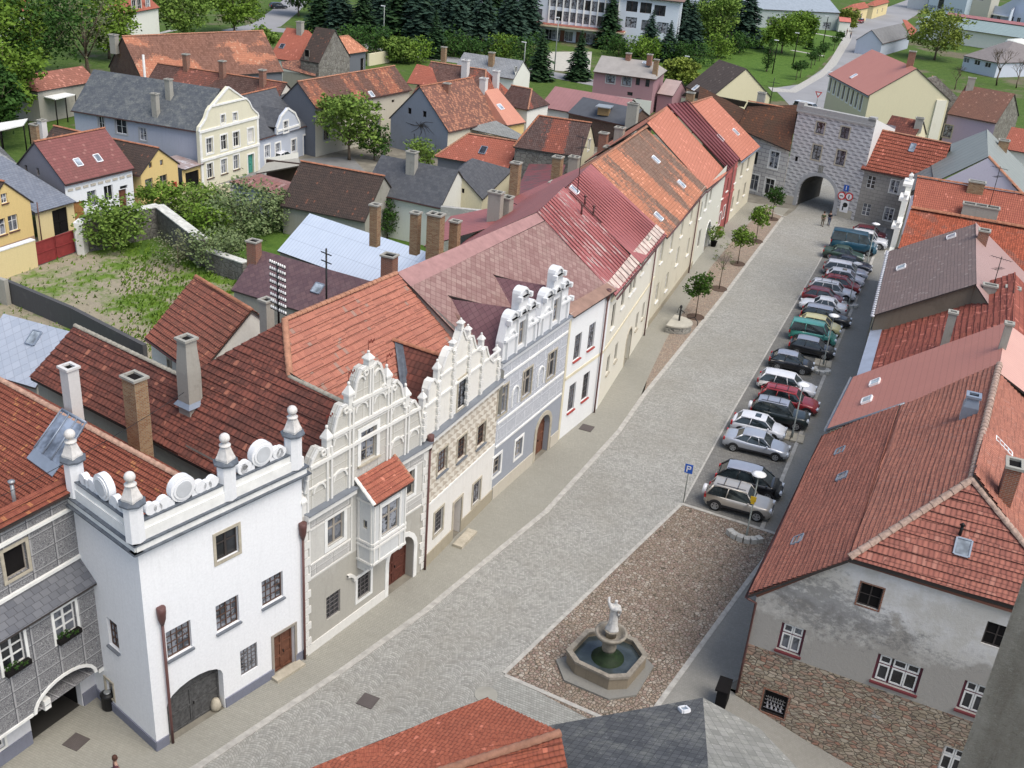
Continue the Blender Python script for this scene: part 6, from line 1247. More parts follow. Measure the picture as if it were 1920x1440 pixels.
 for x in (-L/2+.78,L/2-.80):
  for sg in (-1,1):
   ar=MB();c=V((x,sg*(hw-.02),wr0+.02));fan=[c+V((math.cos(a_)*(wr0+.075),sg*.028,math.sin(a_)*(wr0+.075))) for a_ in [math.pi*k/10 for k in range(11)]];ar.poly(fan+[c+V((-.38,sg*.028,-.12)),c+V((.38,sg*.028,-.12))]);ar.build('wheel_arch',M['plastic'],body)
   wm=MB();n_=16
   rg_=lambda y,rr_:[V((x+math.cos(6.2832*k/n_)*rr_,sg*y,wr0+math.sin(6.2832*k/n_)*rr_)) for k in range(n_)]
   wm.grid([rg_(hw-.20,wr0*.9),rg_(hw-.18,wr0),rg_(hw+.005,wr0),rg_(hw+.022,wr0*.92),rg_(hw+.022,wr0*.66),rg_(hw-.01,wr0*.62)],True,0,True);wo=wm.build('wheel',M['tyre'],t)
   rm=MB();rm.poly(rg_(hw+.0,wr0*.20));
   rm.grid([rg_(hw+.024,wr0*.68),rg_(hw+.024,wr0*.56),rg_(hw-.01,wr0*.54)],True,0,False)
   for k in range(5):
    a_=6.2832*k/5+.3;p=V((math.cos(a_),0,math.sin(a_)));q=V((-p.z,0,p.x));c2=V((x,sg*(hw+.016),wr0));rm.poly([c2+q*.035,c2+p*wr0*.6+q*.05,c2+p*wr0*.6-q*.05,c2-q*.035])
   rm.poly([v-V((0,sg*.02,0)) for v in rg_(hw-.0,wr0*.6)]) if simple=='full' else None
   rm.build('rim',M['rim'],wo)
 if rack:
  rk=MB()
  for sg in (-1,1):rk.tube([V((rr+.15,sg*ty*.85,zt+.1)),V((rf_-.1,sg*ty*.85,zt+.12))],.022,5)
  for f in (.28,.7):x=rr+(rf_-rr)*f;rk.tube([V((x,-ty*.95,zt+.13)),V((x,ty*.95,zt+.13))],.022,5)
  rk.build('roof_rack',M['plastic'],body)
 if sunroof:s=MB();s.box(((rr+rf_)/2+.25,0,zt+.075),.42,.6,.02);s.build('sunroof',M['carglass'],body)
 if spare is not None:
  s=MB();rg_=lambda x_,rr_:[V((-L/2-x_,math.cos(6.2832*k/16)*rr_,.88+math.sin(6.2832*k/16)*rr_)) for k in range(16)]
  s.grid([rg_(0,.33),rg_(.2,.34),rg_(.25,.26)],True,0,True,True);s.build('spare_wheel',spare,body)
 t.location=x3(loc,0);t.rotation_euler=(0,0,heading);return t
CP={'gold':paint('champagne_paint',(.55,.51,.45),.5),'black':paint('black_paint',(.012,.012,.014),0),'silver':paint('silver_paint',(.52,.54,.58),.55),'white':paint('white_paint',(.68,.69,.72),0),'red':paint('red_paint',(.30,.015,.02),.1),'dred':paint('dark_red_paint',(.17,.02,.03),.2),'teal':paint('teal_paint',(.06,.27,.235),0),'yellow':paint('pale_yellow_paint',(.58,.54,.28),0),'navy':paint('midnight_blue_paint',(.012,.018,.035),.1),'green':paint('dark_green_paint',(.045,.085,.06),.2),'blue':paint('petrol_blue_paint',(.015,.075,.12),.1),'dgreen':paint('black_green_paint',(.012,.022,.022),.1),'srf':paint('pale_reflective_roof',(.42,.44,.50),.5)}
CARS=[('suv','gold two-door off-roader with black roof rack, parked nearest the cobbled square',-7.15,58.15,1,'gold',dict(rack=True,doors=2,spare=CP['white'],simple='full')),('mpv','black people carrier with silver roof beside the gold off-roader',-7.1,60.95,3,'black',dict(roofmat=CP['srf'])),('liftback','silver five-door saloon standing by the empty parking bay',-7.75,66.4,3,'silver',{}),('hatch','white boxy hatchback with sunroof between the silver saloon and a black off-roader',-8.15,69.05,2,'white',dict(sunroof=True)),('suv','black off-roader with white spare wheel and grey roof rails',-7.15,71.75,3,'dgreen',dict(rack=True,spare=CP['white'],roofmat=CP['srf'])),('wagon','bright red estate car with roof rack',-7.0,74.65,2,'red',dict(rack=True)),('wagon','silvery white estate car beside the bright red estate',-7.65,77.4,3,'white',{}),('small','small black three-door hatchback with silver roof standing alone by a lamp stone',-8.1,81.95,4,'black',dict(doors=2,roofmat=CP['srf'])),('hatch','black five-door hatchback beside the teal van',-7.1,86.1,3,'black',dict(roofmat=CP['srf'])),('van','teal green high-roofed small van',-7.5,89.0,3,'teal',{}),('hatch','pale yellow hatchback between the teal van and a dark estate',-7.35,91.7,3,'yellow',{}),('wagon','black estate car with pale roof next to the yellow hatchback',-7.15,94.3,3,'black',dict(roofmat=CP['srf'])),('sedan','white saloon parked tail to the kerb, the only one facing the road',-7.8,97.0,183,'white',{}),('hatch','dark red hatchback behind the white reversed saloon',-8.2,99.4,3,'dred',{}),('wagon','white estate car with black roof rails between two red cars',-7.7,101.8,3,'white',dict(rack=True)),('hatch','red car with roof rack beside the railed white estate',-7.2,104.1,3,'red',dict(rack=True)),('hatch','white hatchback with dark sunroof',-7.1,106.5,3,'white',dict(sunroof=True)),('wagon','silver estate with white roof under the lamp head',-7.35,108.9,3,'silver',dict(roofmat=CP['white'])),('liftback','midnight blue saloon between the silver estate and the green saloon',-7.2,111.4,3,'navy',{}),('sedan','dark green boxy saloon beside the blue van',-8.3,114.6,3,'green',{}),('bigvan','large petrol blue van with side windows',-7.7,118.2,3,'blue',{}),('suv','white off-roader half hidden behind the blue van',-6.5,121.2,3,'white',{}),('hatch','dark red car parked last, beside the gate annex',-6.7,124.3,3,'dred',{})]
for k_,lab,x,y,h_,c_,kw in CARS:car(k_,lab,(x,y),R(h_),CP[c_],mat2=CP['white'] if 0 else None,**kw)
# ================================================================ lamps, signs, stones
m_pole=plain('galvanised_pole',(.24,.26,.24),.55,.4,.2)
def lamp(base,head,label,name='street_lamp',group='disc-headed street lamps',r=.3):
 b=G(*base);z=topz(x3(b),*head);t=thing(name,label,'street lamp',x3(b,0),group);mb=MB();mb.tube([x3(b,0),x3(b,.8),x3(b,.82),x3(b,z-.2)],[.08,.07,.05,.04],8);mb.build('pole',m_pole,t)
 mb=MB();mb.lathe(x3(b,z-.2),[(.05,0),(.10,.05),(.12,.12),(r+.12,.16),(r+.14,.19),(r*.7,.27),(.02,.31)],20);mb.build('lamp_head',M['whitemetal'],t);mb=MB();mb.lathe(x3(b,z-.2),[(.09,-.02),(.12,.06),(.12,.14)],12);mb.build('lamp_glass',M['lamp'],t);return t,b
lt,lb0=lamp((1398,1012),(1420,888),'disc-headed lamp with yellow tag, beside the cobbled square');mb=MB();q=V((lb0.x,lb0.y,2.9));mb.box(q+V((-.02,-.06,0)),.34,.03,.34);mb.box(q+V((-.02,-.06,-.26)),.22,.03,.16);mb.build('yellow_tag',m_yy,lt)
lamp((1484,823),(1499,719),'disc-headed lamp in front of the white boxy hatchback');lamp((1543,686),(1558,590),'disc-headed lamp by the small black hatchback');lamp((1590,576),(1600,492),'disc-headed lamp by the white reversed saloon');lamp((1624,500),(1634,418),'disc-headed lamp next to the last parked cars')
def stone_arc(name,label,c,r,a0,a1,n,w_=.42,h=.34):
 t=thing(name,label,'boulder kerb',x3(c,0),'stone guards round the lamp posts');mb=MB();random.seed(int(c[0]*10))
 for i in range(n):
  a_=a0+(a1-a0)*(i+.5)/n;p=V((c[0]+math.cos(a_)*r,c[1]+math.sin(a_)*r,h/2));mb.box(p,(a1-a0)*r/n*.94,w_,h*random.uniform(.85,1.1),(-math.sin(a_),math.cos(a_)))
 mb.build('stone_blocks',plain('whitewashed_stone',(.48,.47,.43),.9,.2,0,.25,4),t)
stone_arc('stone_guard','crescent of whitewashed stones at the foot of the lamp beside the cobbled square',(-6.1,55.9),1.15,R(215),R(330),6)
for (px,py),lab in (((1539,697),'half ring of stones at the lamp by the small black hatchback'),((1593,574),'pair of stones at the lamp by the white reversed saloon')):
 q=G(px,py);stone_arc('stone_guard',lab,(q.x,q.y),.55,R(150),R(380),6,.4,.3)
for px,py in ((1489,822),(1543,683)):
 q=G(px,py);mb=MB()
 for i in range(3):mb.box((q.x-.5+.48*i,q.y,.08),.42,1.3,.12,(1,.06))
 tag(mb.build('concrete_slabs',M['stone_trim']),'three concrete slabs at the lamp foot near the '+('white boxy hatchback' if px<1500 else 'small black hatchback'),'paving slab','slabs round the lamp posts')
b=G(1281,943);z=topz(x3(b),1286,868);t=thing('parking_sign','blue parking sign with white P on a grey pole by the road','road sign',x3(b,0));mb=MB();mb.tube([x3(b,0),x3(b,z)],.035,8);mb.build('pole',m_pole,t);mb=MB();mb.box(x3(b,z-.35)+V((0,-.05,0)),.5,.03,.62);sp=mb.build('sign_plate',m_blue,t)
mb=MB();q=x3(b,z-.35)+V((0,-.075,0));mb.box(q+V((-.1,0,0)),.07,.02,.42);mb.box(q+V((.0,0,.175)),.18,.02,.07);mb.box(q+V((.0,0,0.0)),.18,.02,.07);mb.box(q+V((.11,0,.085)),.07,.02,.2);mb.build('letter_p',m_ww,sp)
b=G(1392,437+3);
# ================================================================ fountain
FT=thing('fountain','octagonal stone fountain basin with a mossy pillar on the cobbled square','fountain',(-9.75,40.3,0))
oc=[V(p) for p in ((-11.7,39.4),(-11.35,41.4),(-10.5,42.1),(-8.75,41.95),(-7.85,41.0),(-8.2,39.0),(-9.05,38.45),(-11.0,38.75))];cc=V((-9.75,40.25));oc=[cc+(p-cc)*.94 for p in oc];m_fst=plaster('stained_basin_stone',(.25,.21,.155),(.15,.14,.10),.6,1.4);m_rim=plain('basin_rim_stone',(.25,.225,.185),.85,.2,0,.3,4)
sc_=lambda k,z:[x3(cc+(p-cc)*k,z) for p in oc]
mb=MB();mb.grid([sc_(1.0,0),sc_(1.0,.78)],True,0,False);mb.grid([sc_(.885,.8),sc_(.885,.2)],True,0,False);mb.build('basin',m_fst,FT);mb=MB();mb.grid([sc_(1.0,.76),sc_(1.035,.78),sc_(1.035,.92),sc_(.885,.92),sc_(.885,.74)],True,0,False);mb.build('rim',m_rim,FT)
n=N('green_pond_water');c=n.mix(n.step(n.noise(n.obj(),.9,5),.4,.65),(.03,.04,.04),(.06,.075,.08));n.bump(n.noise(n.obj(),3,3),.02,.3);m_wat=n.out(c,.08,.6);mb=MB();mb.poly(sc_(.89,.62));mb.build('basin_water',m_wat,FT)
mb=MB();mb.lathe((-9.72,40.2,0),[(.85,.2),(.82,.64),(.55,.72),(.36,1.0),(.33,1.15)],20);mb.build('mossy_foot',plain('wet_moss',(.012,.026,.008),.7,.3,0,.4,4),FT);mb=MB();mb.lathe((-9.72,40.2,0),[(.33,1.1),(.36,1.25),(.34,1.55),(.40,1.7),(.5,1.82),(.68,1.95),(.80,2.12),(.80,2.22),(.66,2.22),(.60,2.0),(.25,1.95)],24);mb.lathe((-9.72,40.2,0),[(.27,1.9),(.27,2.25),(.36,2.3),(.36,2.36)],16);mb.build('bowl',m_rim,FT)
apron=[V(p) for p in ((-12.1,39.4),(-11.5,40.2),(-11,41.8),(-8.3,41.8),(-7.6,41.3),(-7.75,38.9),(-8.85,38.),(-11.2,38.2))];sheet('fountain_apron',apron,plaster('worn_apron_stone',(.22,.215,.195),(.14,.15,.16),.6,1.2),.12,t=.12)
def skin(name,pts,edges,radii,mat,parent=None,loc=(0,0,0),rot=0,sub=1,extra=None):
 """one continuous body grown from a joint skeleton"""
 me=bpy.data.meshes.new(name);me.from_pydata([V(p) for p in pts],edges,[]);o=bpy.data.objects.new(name,me);C.objects.link(o);md=o.modifiers.new('skin','SKIN');me.skin_vertices or None
 for i,r_ in enumerate(radii):me.skin_vertices[0].data[i].radius=(r_,r_) if not isinstance(r_,tuple) else r_
 me.skin_vertices[0].data[0].use_root=True
 if sub:s=o.modifiers.new('sub','SUBSURF');s.levels=s.render_levels=sub
 dg=bpy.context.evaluated_depsgraph_get();m2=bpy.data.meshes.new_from_object(o.evaluated_get(dg));m2.materials.clear();m2.materials.append(mat);m2.polygons.foreach_set('use_smooth',[True]*len(m2.polygons));bpy.data.objects.remove(o);o=bpy.data.objects.new(name,m2);C.objects.link(o)
 if parent:o.parent=parent
 o.location=V(loc)-org(parent) if parent else V(loc);o.rotation_euler=(0,0,rot);return o
m_stat=plain('pale_statue_stone',(.52,.51,.49),.85,.2,0,.18,6)
ST=thing('statue','pale draped stone figure raising one arm on the fountain bowl','statue',(-9.72,40.2,2.36))
skin('figure',[(0,0,1.0),(0,0,1.25),(.02,0,1.5),(.03,0,1.62),(.05,0,1.82),(-.17,0,1.5),(-.32,.05,1.62),(-.34,.1,1.88),(.22,0,1.48),(.30,-.12,1.22),(.18,-.22,1.08),(.06,0,.62),(.10,.02,.12),(-.09,-.03,.6),(-.12,-.02,.1)],[(0,1),(1,2),(2,3),(3,4),(2,5),(5,6),(6,7),(2,8),(8,9),(9,10),(0,11),(11,12),(0,13),(13,14)],[.17,.15,.16,.06,.115,.075,.055,.05,.08,.06,.05,.13,.10,.13,.10],m_stat,ST,(-9.72,40.2,2.3),.35)
mb=MB();k=18
mb.grid([[V((-9.72+math.cos(6.2832*i/k)*r_*(1+.14*math.sin(i*3.5+z_*3))+.03*math.sin(z_*3),40.2+math.sin(6.2832*i/k)*r_*.8*(1+.12*math.cos(i*2.3)),2.3+z_)) for i in range(k)] for z_,r_ in ((0,.34),(.12,.33),(.3,.24),(.6,.2),(.9,.21),(1.15,.17),(1.35,.19),(1.5,.15))],True,0,True,True);mb.build('drapery',m_stat,ST)
mb=MB();pts=[]
for i in range(8):a_=-.9+i*.35;pts.append(V((-9.72+.36*math.cos(a_+1.2)-.02,40.2-.16+.14*math.sin(a_),2.3+1.62-.22*math.sin(i/7*3.14) )))
mb.tube([V((-10.05,40.25,4.15))]+[V((-10.0+.07*i,40.05-.02*i,4.0-.28*math.sin(i/7*2.6))) for i in range(8)]+[V((-9.4,40.1,3.7)),V((-9.45,40.2,3.2))],[.04,.07,.1,.11,.12,.12,.11,.1,.1,.08,.04],7);mb.build('mantle',m_stat,ST)
# hand pump basin
WB=thing('pump_basin','half-round stone block basin with a black iron hand pump','water basin',(-18.5,84.9,0));cb=V((-18.9,84.9));half=[cb+V((math.sin(a_)*1.55,-math.cos(a_)*1.35)) for a_ in [math.pi*i/12 for i in range(13)]];half=[V((cb.x-.35,cb.y-1.35))]+half+[V((cb.x-.35,cb.y+1.35))]
mb=MB();mb.prism(half,0,.62);mb.build('stone_ring',stones('dark_pitched_blocks',[(.20,.20,.18),(.32,.31,.28),(.14,.14,.13)],(.40,.39,.35),2.6,.07,(1,1.4,1),grime=.1),WB);mb=MB();mb.prism([cb+(p-cb)*1.05 for p in half],.62,.74);mb.build('cover_slab',plain('pale_cover_slab',(.42,.40,.34),.9,.2,0,.15,2),WB)
mb=MB();pb=V((cb.x+.35,cb.y+.25,.74));mb.tube([pb,pb+V((0,0,1.25))],[.09,.07],8);mb.lathe(pb+V((0,0,1.2)),[(.1,0),(.13,.06),(.1,.2),(.02,.28)],10);mb.tube([pb+V((0,0,1.0)),pb+V((.35,-.1,.92)),pb+V((.38,-.1,.8))],.04,6);mb.tube([pb+V((0,0,1.3)),pb+V((-.2,.2,1.15)),pb+V((-.35,.35,.5))],.025,5);mb.build('hand_pump',M['black'],WB)
mb=MB();mb.tube([(-18.3,86.9,.4),(-17.6,87.1,.55),(-17.2,86.7,.35),(-17.2,86.7,0)],.045,6);tag(mb.build('iron_rail',M['black']),'bent black iron rail beside the pump basin','railing')
# bins
def bin_(x,y,lab,r_=.3,h=.95):
 t=thing('litter_bin',lab,'litter bin',(x,y,0));mb=MB();mb.lathe((x,y,0),[(r_*.8,0),(r_,.1),(r_,h*.8),(r_*1.1,h*.82),(r_*1.1,h*.9),(r_*.5,h)],14);mb.build('body',M['black'],t);mb=MB();mb.lathe((x,y,h),[(r_*.6,-.06),(r_*.5,.02)],12);mb.build('lid',M['steel'],t)
bin_(-28.75,27.7-.9,'dark round litter bin beside the arched gateway');mb=MB();mb.box((-3.95,40.4,.55),.5,1.0,1.1);mb.box((-4.0,40.4,1.14),.62,1.1,.08);tag(mb.build('wooden_box',M['dark']),'tall dark box standing at the corner of the stone-walled house','box')
mb=MB();q=G(407,1330);mb.lathe((q.x-.05,q.y,0),[(.22,0),(.25,.25),(.16,.55),(.05,.62)],12);tag(mb.build('guard_stone',M['stone_trim']),'small grey guard stone right of the dark double gate','guard stone')
# ================================================================ people
SK=plain('skin',(.42,.26,.19),.6,.3,0,.05)
def person(loc,rot,label,top,legs,hair=(.05,.03,.02),stride=.16,arm=.0,group=None,simple=False,bag=None):
 t=thing('person',label,'person',(0,0,0),group);s=stride
 P_=[(0,0,.96),(0,0,1.15),(0,0,1.36),(.01,0,1.48),(.02,0,1.64),(.02,0,1.72),(0,.18,1.38),(-.04+s*.5,.24,1.12),(s*1.0,.24,.90),(0,-.18,1.38),(-.04-s*.5,-.24,1.12),(.02-s,-.24,.90),(0,.09,.9),(s*.6,.10,.50),(s*.9,.10,.09),(s*.9+.16,.10,.04),(0,-.09,.9),(-s*.4,-.10,.5),(-s*1.4,-.10,.10),(-s*1.4+.15,-.10,.04)]
 E=[(0,1),(1,2),(2,3),(3,4),(4,5),(2,6),(6,7),(7,8),(2,9),(9,10),(10,11),(0,12),(12,13),(13,14),(14,15),(0,16),(16,17),(17,18),(18,19)]
 rr=[(.13,.16),(.12,.14),(.12,.17),.055,.095,.085,.06,.045,.03,.06,.045,.03,.09,.062,.045,.04,.09,.062,.045,.04]
 b=skin('body',P_,E,rr,SK,t)
 def shell(nm,zlo,zhi,mat,idx,k=1.16):
  m_={j:i for i,j in enumerate(idx)};ed=[(m_[a_],m_[c]) for a_,c in E if a_ in m_ and c in m_];skin(nm,[P_[j] for j in idx],ed,[(rr[j][0]*k,rr[j][1]*k) if isinstance(rr[j],tuple) else rr[j]*k for j in idx],mat,t)
 shell('jacket',0,0,top,[0,1,2,6,7,9,10]);shell('trousers',0,0,legs,[0,12,13,14,16,17,18],1.13)
 mb=MB();mb.lathe((.0,0,1.70),[(.10,-.09),(.115,-.02),(.108,.06),(.07,.11),(.01,.125)],12);mb.build('hair',plain('hair_%d' % int(hair[0]*1000),hair,.7),t)
 for sy,x_ in ((.10,s*.9),(-.10,-s*1.4)):mb=MB();mb.box((x_+.07,sy,.045),.27,.10,.09);mb.build('shoe',M['plastic'],t)
 fa=MB();
 for sy in (-.035,.035):fa.box((.108,sy,1.665),.02,.025,.014)
 fa.build('eyes',M['dark'],t);fa=MB();fa.tube([(.10,0,1.66),(.128,0,1.635),(.108,0,1.62)],.012,5);fa.build('nose',SK,t);fa=MB();fa.box((.105,0,1.59),.02,.05,.012);fa.build('mouth',plain('lips',(.3,.12,.1)),t)
 for j,sg in ((8,1),(11,-1)):
  q=V(P_[j]);h=MB();h.tube([q,q+V((.0,0,-.09))],[.03,.036],6)
  for f in range(4):h.tube([q+V((-.028+f*.019,0,-.08)),q+V((-.03+f*.021,-sg*.01,-.125)),q+V((-.028+f*.02,-sg*.025,-.165+.008*abs(f-1.5)))],[.0095,.009,.007],5)
  h.tube([q+V((.03,0,-.03)),q+V((.052,-sg*.012,-.075)),q+V((.048,-sg*.02,-.105))],[.011,.010,.008],5);h.build('hand',SK,t)
 if bag:mb=MB();mb.box((-.17,0,1.2),.16,.3,.42);mb.build('rucksack',bag,t)
 t.location=x3(loc,0);t.rotation_euler=(0,0,rot);return t
cloth=lambda nm,col:plain(nm,col,.85,.2,0,.15,8)
person(G(1541,424),R(95),'person in olive jacket walking towards the gate, nearer the arch of the two',cloth('olive_cloth',(.09,.10,.05)),cloth('khaki_cloth',(.12,.10,.07)),group='pair walking towards the gate')
person(G(1553,423),R(88),'person in black jacket and jeans walking beside the olive jacket',cloth('black_cloth',(.02,.02,.025)),cloth('denim',(.05,.07,.12)),group='pair walking towards the gate',bag=None)
person(G(222,1478),R(60),'person at the bottom edge of the picture, only the head showing',cloth('plum_cloth',(.12,.05,.06)),cloth('grey_cloth',(.1,.1,.1)),(.07,.03,.02))
# ================================================================ trees and shrubs
def leafmat(name,c1,c2,sc=1.1):
 n=N(name);p=n.obj();oi=n.new('ObjectInfo').outputs['Random'];g=n.new('NewGeometry')
 f=n.math('ADD',n.math('MULTIPLY',n.noise(p,sc,4,.7),.7),n.math('MULTIPLY',n.new('NewGeometry').outputs['Random Per Island'],.45))
 c=n.mix(n.step(f,.3,.85),c1,c2);c=n.mix(n.math('MULTIPLY',oi,.3),c,tuple(x*.75 for x in c2))
 n.b.inputs['Subsurface Weight'].default_value=0
 n.put(n.b.inputs['Transmission Weight'],0.);return n.out(c,.75,.15)
LF={'fresh':leafmat('fresh_leaves',(.07,.135,.02),(.20,.29,.06)),'mid':leafmat('mid_green_leaves',(.055,.115,.013),(.165,.26,.035)),'dark':leafmat('dark_leaves',(.02,.055,.012),(.05,.11,.02)),'spruce':leafmat('blue_spruce_needles',(.018,.042,.03),(.05,.09,.06)),'spruce2':leafmat('green_spruce_needles',(.012,.035,.015),(.04,.08,.03)),'yellow':leafmat('yellow_green_leaves',(.10,.14,.02),(.22,.27,.05)),'bud':leafmat('budding_twigs',(.10,.12,.06),(.20,.22,.12)),'grey':leafmat('grey_green_shrub',(.10,.15,.06),(.20,.25,.11)),'street':leafmat('street_tree_leaves',(.018,.055,.008),(.06,.12,.015))}
BK=plain('tree_bark',(.12,.095,.07),.95,.1,0,.35,4)
def cards(blobs,n,s,rnd,flat_=0.,shell=.55):
 """leaf-sized faces spread in clumps through ellipsoid blobs"""
 vs,fs=[],[]
 tot=sum(b[3]*b[4]*b[5] for b in blobs)
 for (cx,cy,cz,rx,ry,rz) in blobs:
  m_=max(8,int(n*rx*ry*rz/tot));per=14
  for _ in range(max(1,m_ // per)):
   while True:
    u=V((rnd.uniform(-1,1),rnd.uniform(-1,1),rnd.uniform(-1,1)))
    if u.length<1 and (u.length>shell or rnd.random()<.25):break
   cl=V((cx+u.x*rx,cy+u.y*ry,cz+u.z*rz));cr=min(rx,ry,rz)*rnd.uniform(.16,.34)+s*.5
   for _ in range(per):
    p=cl+V((rnd.gauss(0,1),rnd.gauss(0,1),rnd.gauss(0,.75)))*cr*.6;k=s*rnd.uniform(.6,1.3)
    a=V((rnd.uniform(-1,1),rnd.uniform(-1,1),rnd.uniform(-.5,.5))).normalized();b=a.cross(V((rnd.uniform(-1,1),rnd.uniform(-1,1),rnd.uniform(-.3,1.4)))).normalized()
    i=len(vs);vs += [p-a*k*.5,p+b*k*.32,p+a*k*.5,p-b*k*.32];fs.append((i,i+1,i+2,i+3))
 return vs,fs
def crown_mesh(name,blobs,n,s,mat,seed):
 rnd=random.Random(seed);vs,fs=cards(blobs,n,s,rnd);me=bpy.data.meshes.new(name);me.from_pydata(vs,[],fs);me.materials.append(mat);return me
def limbs(mb,h0,h1,r,rx,rnd,n=7,lean=.1):
 top=V((rnd.uniform(-lean,lean),rnd.uniform(-lean,lean),h0));mb.tube([V((0,0,0)),V((top.x*.4,top.y*.4,h0*.5)),top,top+V((0,0,(h1-h0)*.6))],[r*1.25,r,r*.8,r*.3],7)
 for i in range(n):
  a_=i*2.4+rnd.uniform(-.3,.3);st=top+V((0,0,(h1-h0)*.07*(i % 4)));L=rx*rnd.uniform(.55,.9);e=st+V((math.cos(a_)*L,math.sin(a_)*L,(h1-h0)*rnd.uniform(.35,.75)))
  mid=(st+e)/2+V((0,0,-.08*L));mb.tube([st,mid,e],[r*.45,r*.28,r*.08],5)
  for k in (-1,1):f=mid.lerp(e,.4);mb.tube([f,f+V((math.cos(a_+k*.8)*L*.4,math.sin(a_+k*.8)*L*.4,L*.35))],[r*.18,r*.04],4)
TM={}
def tree(name,label,loc,h,rx,kind='mid',shape='round',trunk=.28,n=2600,s=.42,seed=1,group=None,cat='tree',base=None,key=None,crown='crown',tr=None):
 """trunk with limbs and a crown; the same key shares one crown"""
 t=thing(name,label,cat,x3(loc,0),group);key=key or (name,round(h,1),round(rx,1),seed)
 if key not in TM:
  rnd=random.Random(seed);cb=h*trunk;mb=MB();r=tr or max(.05,h*.022)
  if shape=='spruce':
   mb.tube([V((0,0,0)),V((0,0,h*.95))],[r*1.3,r*.2],7);vs,fs=[],[]
   L=int(h*2.4)
   for i in range(L):
    f=i/L;z=cb+(h-cb)*f;rad=rx*(1-f)**.85*rnd.uniform(.85,1.1)+.12;nb=max(5,int(15*(1-f)+5))
    for j in range(nb):
     a_=6.2832*(j+rnd.random())/nb;d=V((math.cos(a_),math.sin(a_),0));q=V((-d.y,d.x,0));ln=rad*rnd.uniform(.75,1.08)
     for m_ in range(5):
      u=(m_+.6)/5;p=d*ln*u+V((0,0,z-ln*u*.30+.12*rnd.uniform(-1,1)));k=ln*.24*(1.25-u*.7)+.10;tl=rnd.uniform(-.35,.35)
      ii=len(vs);vs += [p-q*k+V((0,0,tl*k-.1*k)),p+d*k*1.1-V((0,0,k*.25)),p+q*k+V((0,0,-tl*k-.1*k)),p-d*k*.7+V((0,0,k*.25))];fs.append((ii,ii+1,ii+2,ii+3))
   me=bpy.data.meshes.new(crown);me.from_pydata(vs,[],fs);me.materials.append(LF[kind])
  else:
   limbs(mb,cb,h,r,rx,rnd);ch=h-cb;blobs=[(0,0,cb+ch*.5,rx*.66,rx*.66,ch*.45)]
   if shape=='round':
    for i in range(13):a_=i*2.4;e=rnd.uniform(.5,.9)*rx;blobs.append((math.cos(a_)*e,math.sin(a_)*e,cb+ch*rnd.uniform(.18,.9),rx*rnd.uniform(.24,.46),rx*rnd.uniform(.24,.46),ch*rnd.uniform(.12,.25)))
   elif shape=='column':blobs=[(0,0,cb+ch*.35,rx,rx,ch*.36),(0,0,cb+ch*.68,rx*.75,rx*.75,ch*.33)]
   elif shape=='bush':blobs=[(math.cos(i*2.4)*rx*.5,math.sin(i*2.4)*rx*.5,h*rnd.uniform(.35,.6),rx*.55,rx*.55,h*.4) for i in range(7)]
   me=crown_mesh(crown,blobs,n,s,LF[kind],seed)
  TM[key]=(mb.build('trunk',BK,t),me);TM[key][0].location=V((0,0,0));tm=TM[key][0].data
  for v in tm.vertices:v.co += org(t)
  TM[key]=(tm,me)
 else:tk=bpy.data.objects.new('trunk',TM[key][0]);C.objects.link(tk);tk.parent=t
 cr=bpy.data.objects.new(crown,TM[key][1]);C.objects.link(cr);cr.parent=t;t.rotation_euler=(0,0,random.Random(str(label)+str(loc)).uniform(0,6.28));return t
random.seed(4)
# young street trees along the cobbled verge, with iron rings
gr='young trees along the cobbled verge'
for i,(px,py,h,rx,k_,lab) in enumerate(((1304,595,4.3,1.25,'street','young leafy round-crowned tree on the verge nearest the pump basin'),(1348,542,4.9,1.25,'bud','young almost leafless tree between two leafy ones on the verge'),(1383,495,4.1,1.15,'mid','third young tree on the verge counted from the pump, loosely leafed'),(1417,453,4.0,1.1,'mid','fourth young tree on the verge counted from the pump'),(1447,411,4.1,1.15,'dark','young tree closest to the town gate on the verge'))):
 g=G(px,py);tree('street_tree',lab,g,h,rx,k_,'round',.46 if k_ != 'bud' else .35,1500 if k_ != 'bud' else 260,.24 if k_ != 'bud' else .16,10+i,gr,tr=.045)
 mb=MB();ring=[[V((g.x+math.cos(6.2832*k/20)*r_,g.y+math.sin(6.2832*k/20)*r_,z)) for k in range(20)] for r_,z in ((.80,.02),(.80,.07),(.72,.07),(.70,.045),(.0,.045))];mb.grid(ring,True,0,False)
 tag(mb.build('tree_pit',plain('bark_mulch',(.09,.06,.045),.95)),'round planting bed of the '+('tree nearest the pump basin','almost leafless young tree','third verge tree from the pump','fourth verge tree from the pump','verge tree closest to the town gate')[i],'tree pit','round planting beds of the street trees')
g=G(1337,462);t=thing('potted_plant','green bushy plant in a dark pot by the house fronts','potted plant',x3(g,0));mb=MB();mb.lathe(x3(g,0),[(.25,0),(.36,.6),(.4,.62),(.34,.63)],12);mb.build('pot',M['dark'],t);o=bpy.data.objects.new('leaves',crown_mesh('leaves',[(0,0,1.6,.8,.8,.8)],500,.26,LF['fresh'],3));C.objects.link(o);o.parent=t;mb=MB();mb.tube([x3(g,.5),x3(g,1.5)],.04,5);mb.build('stem',BK,t)
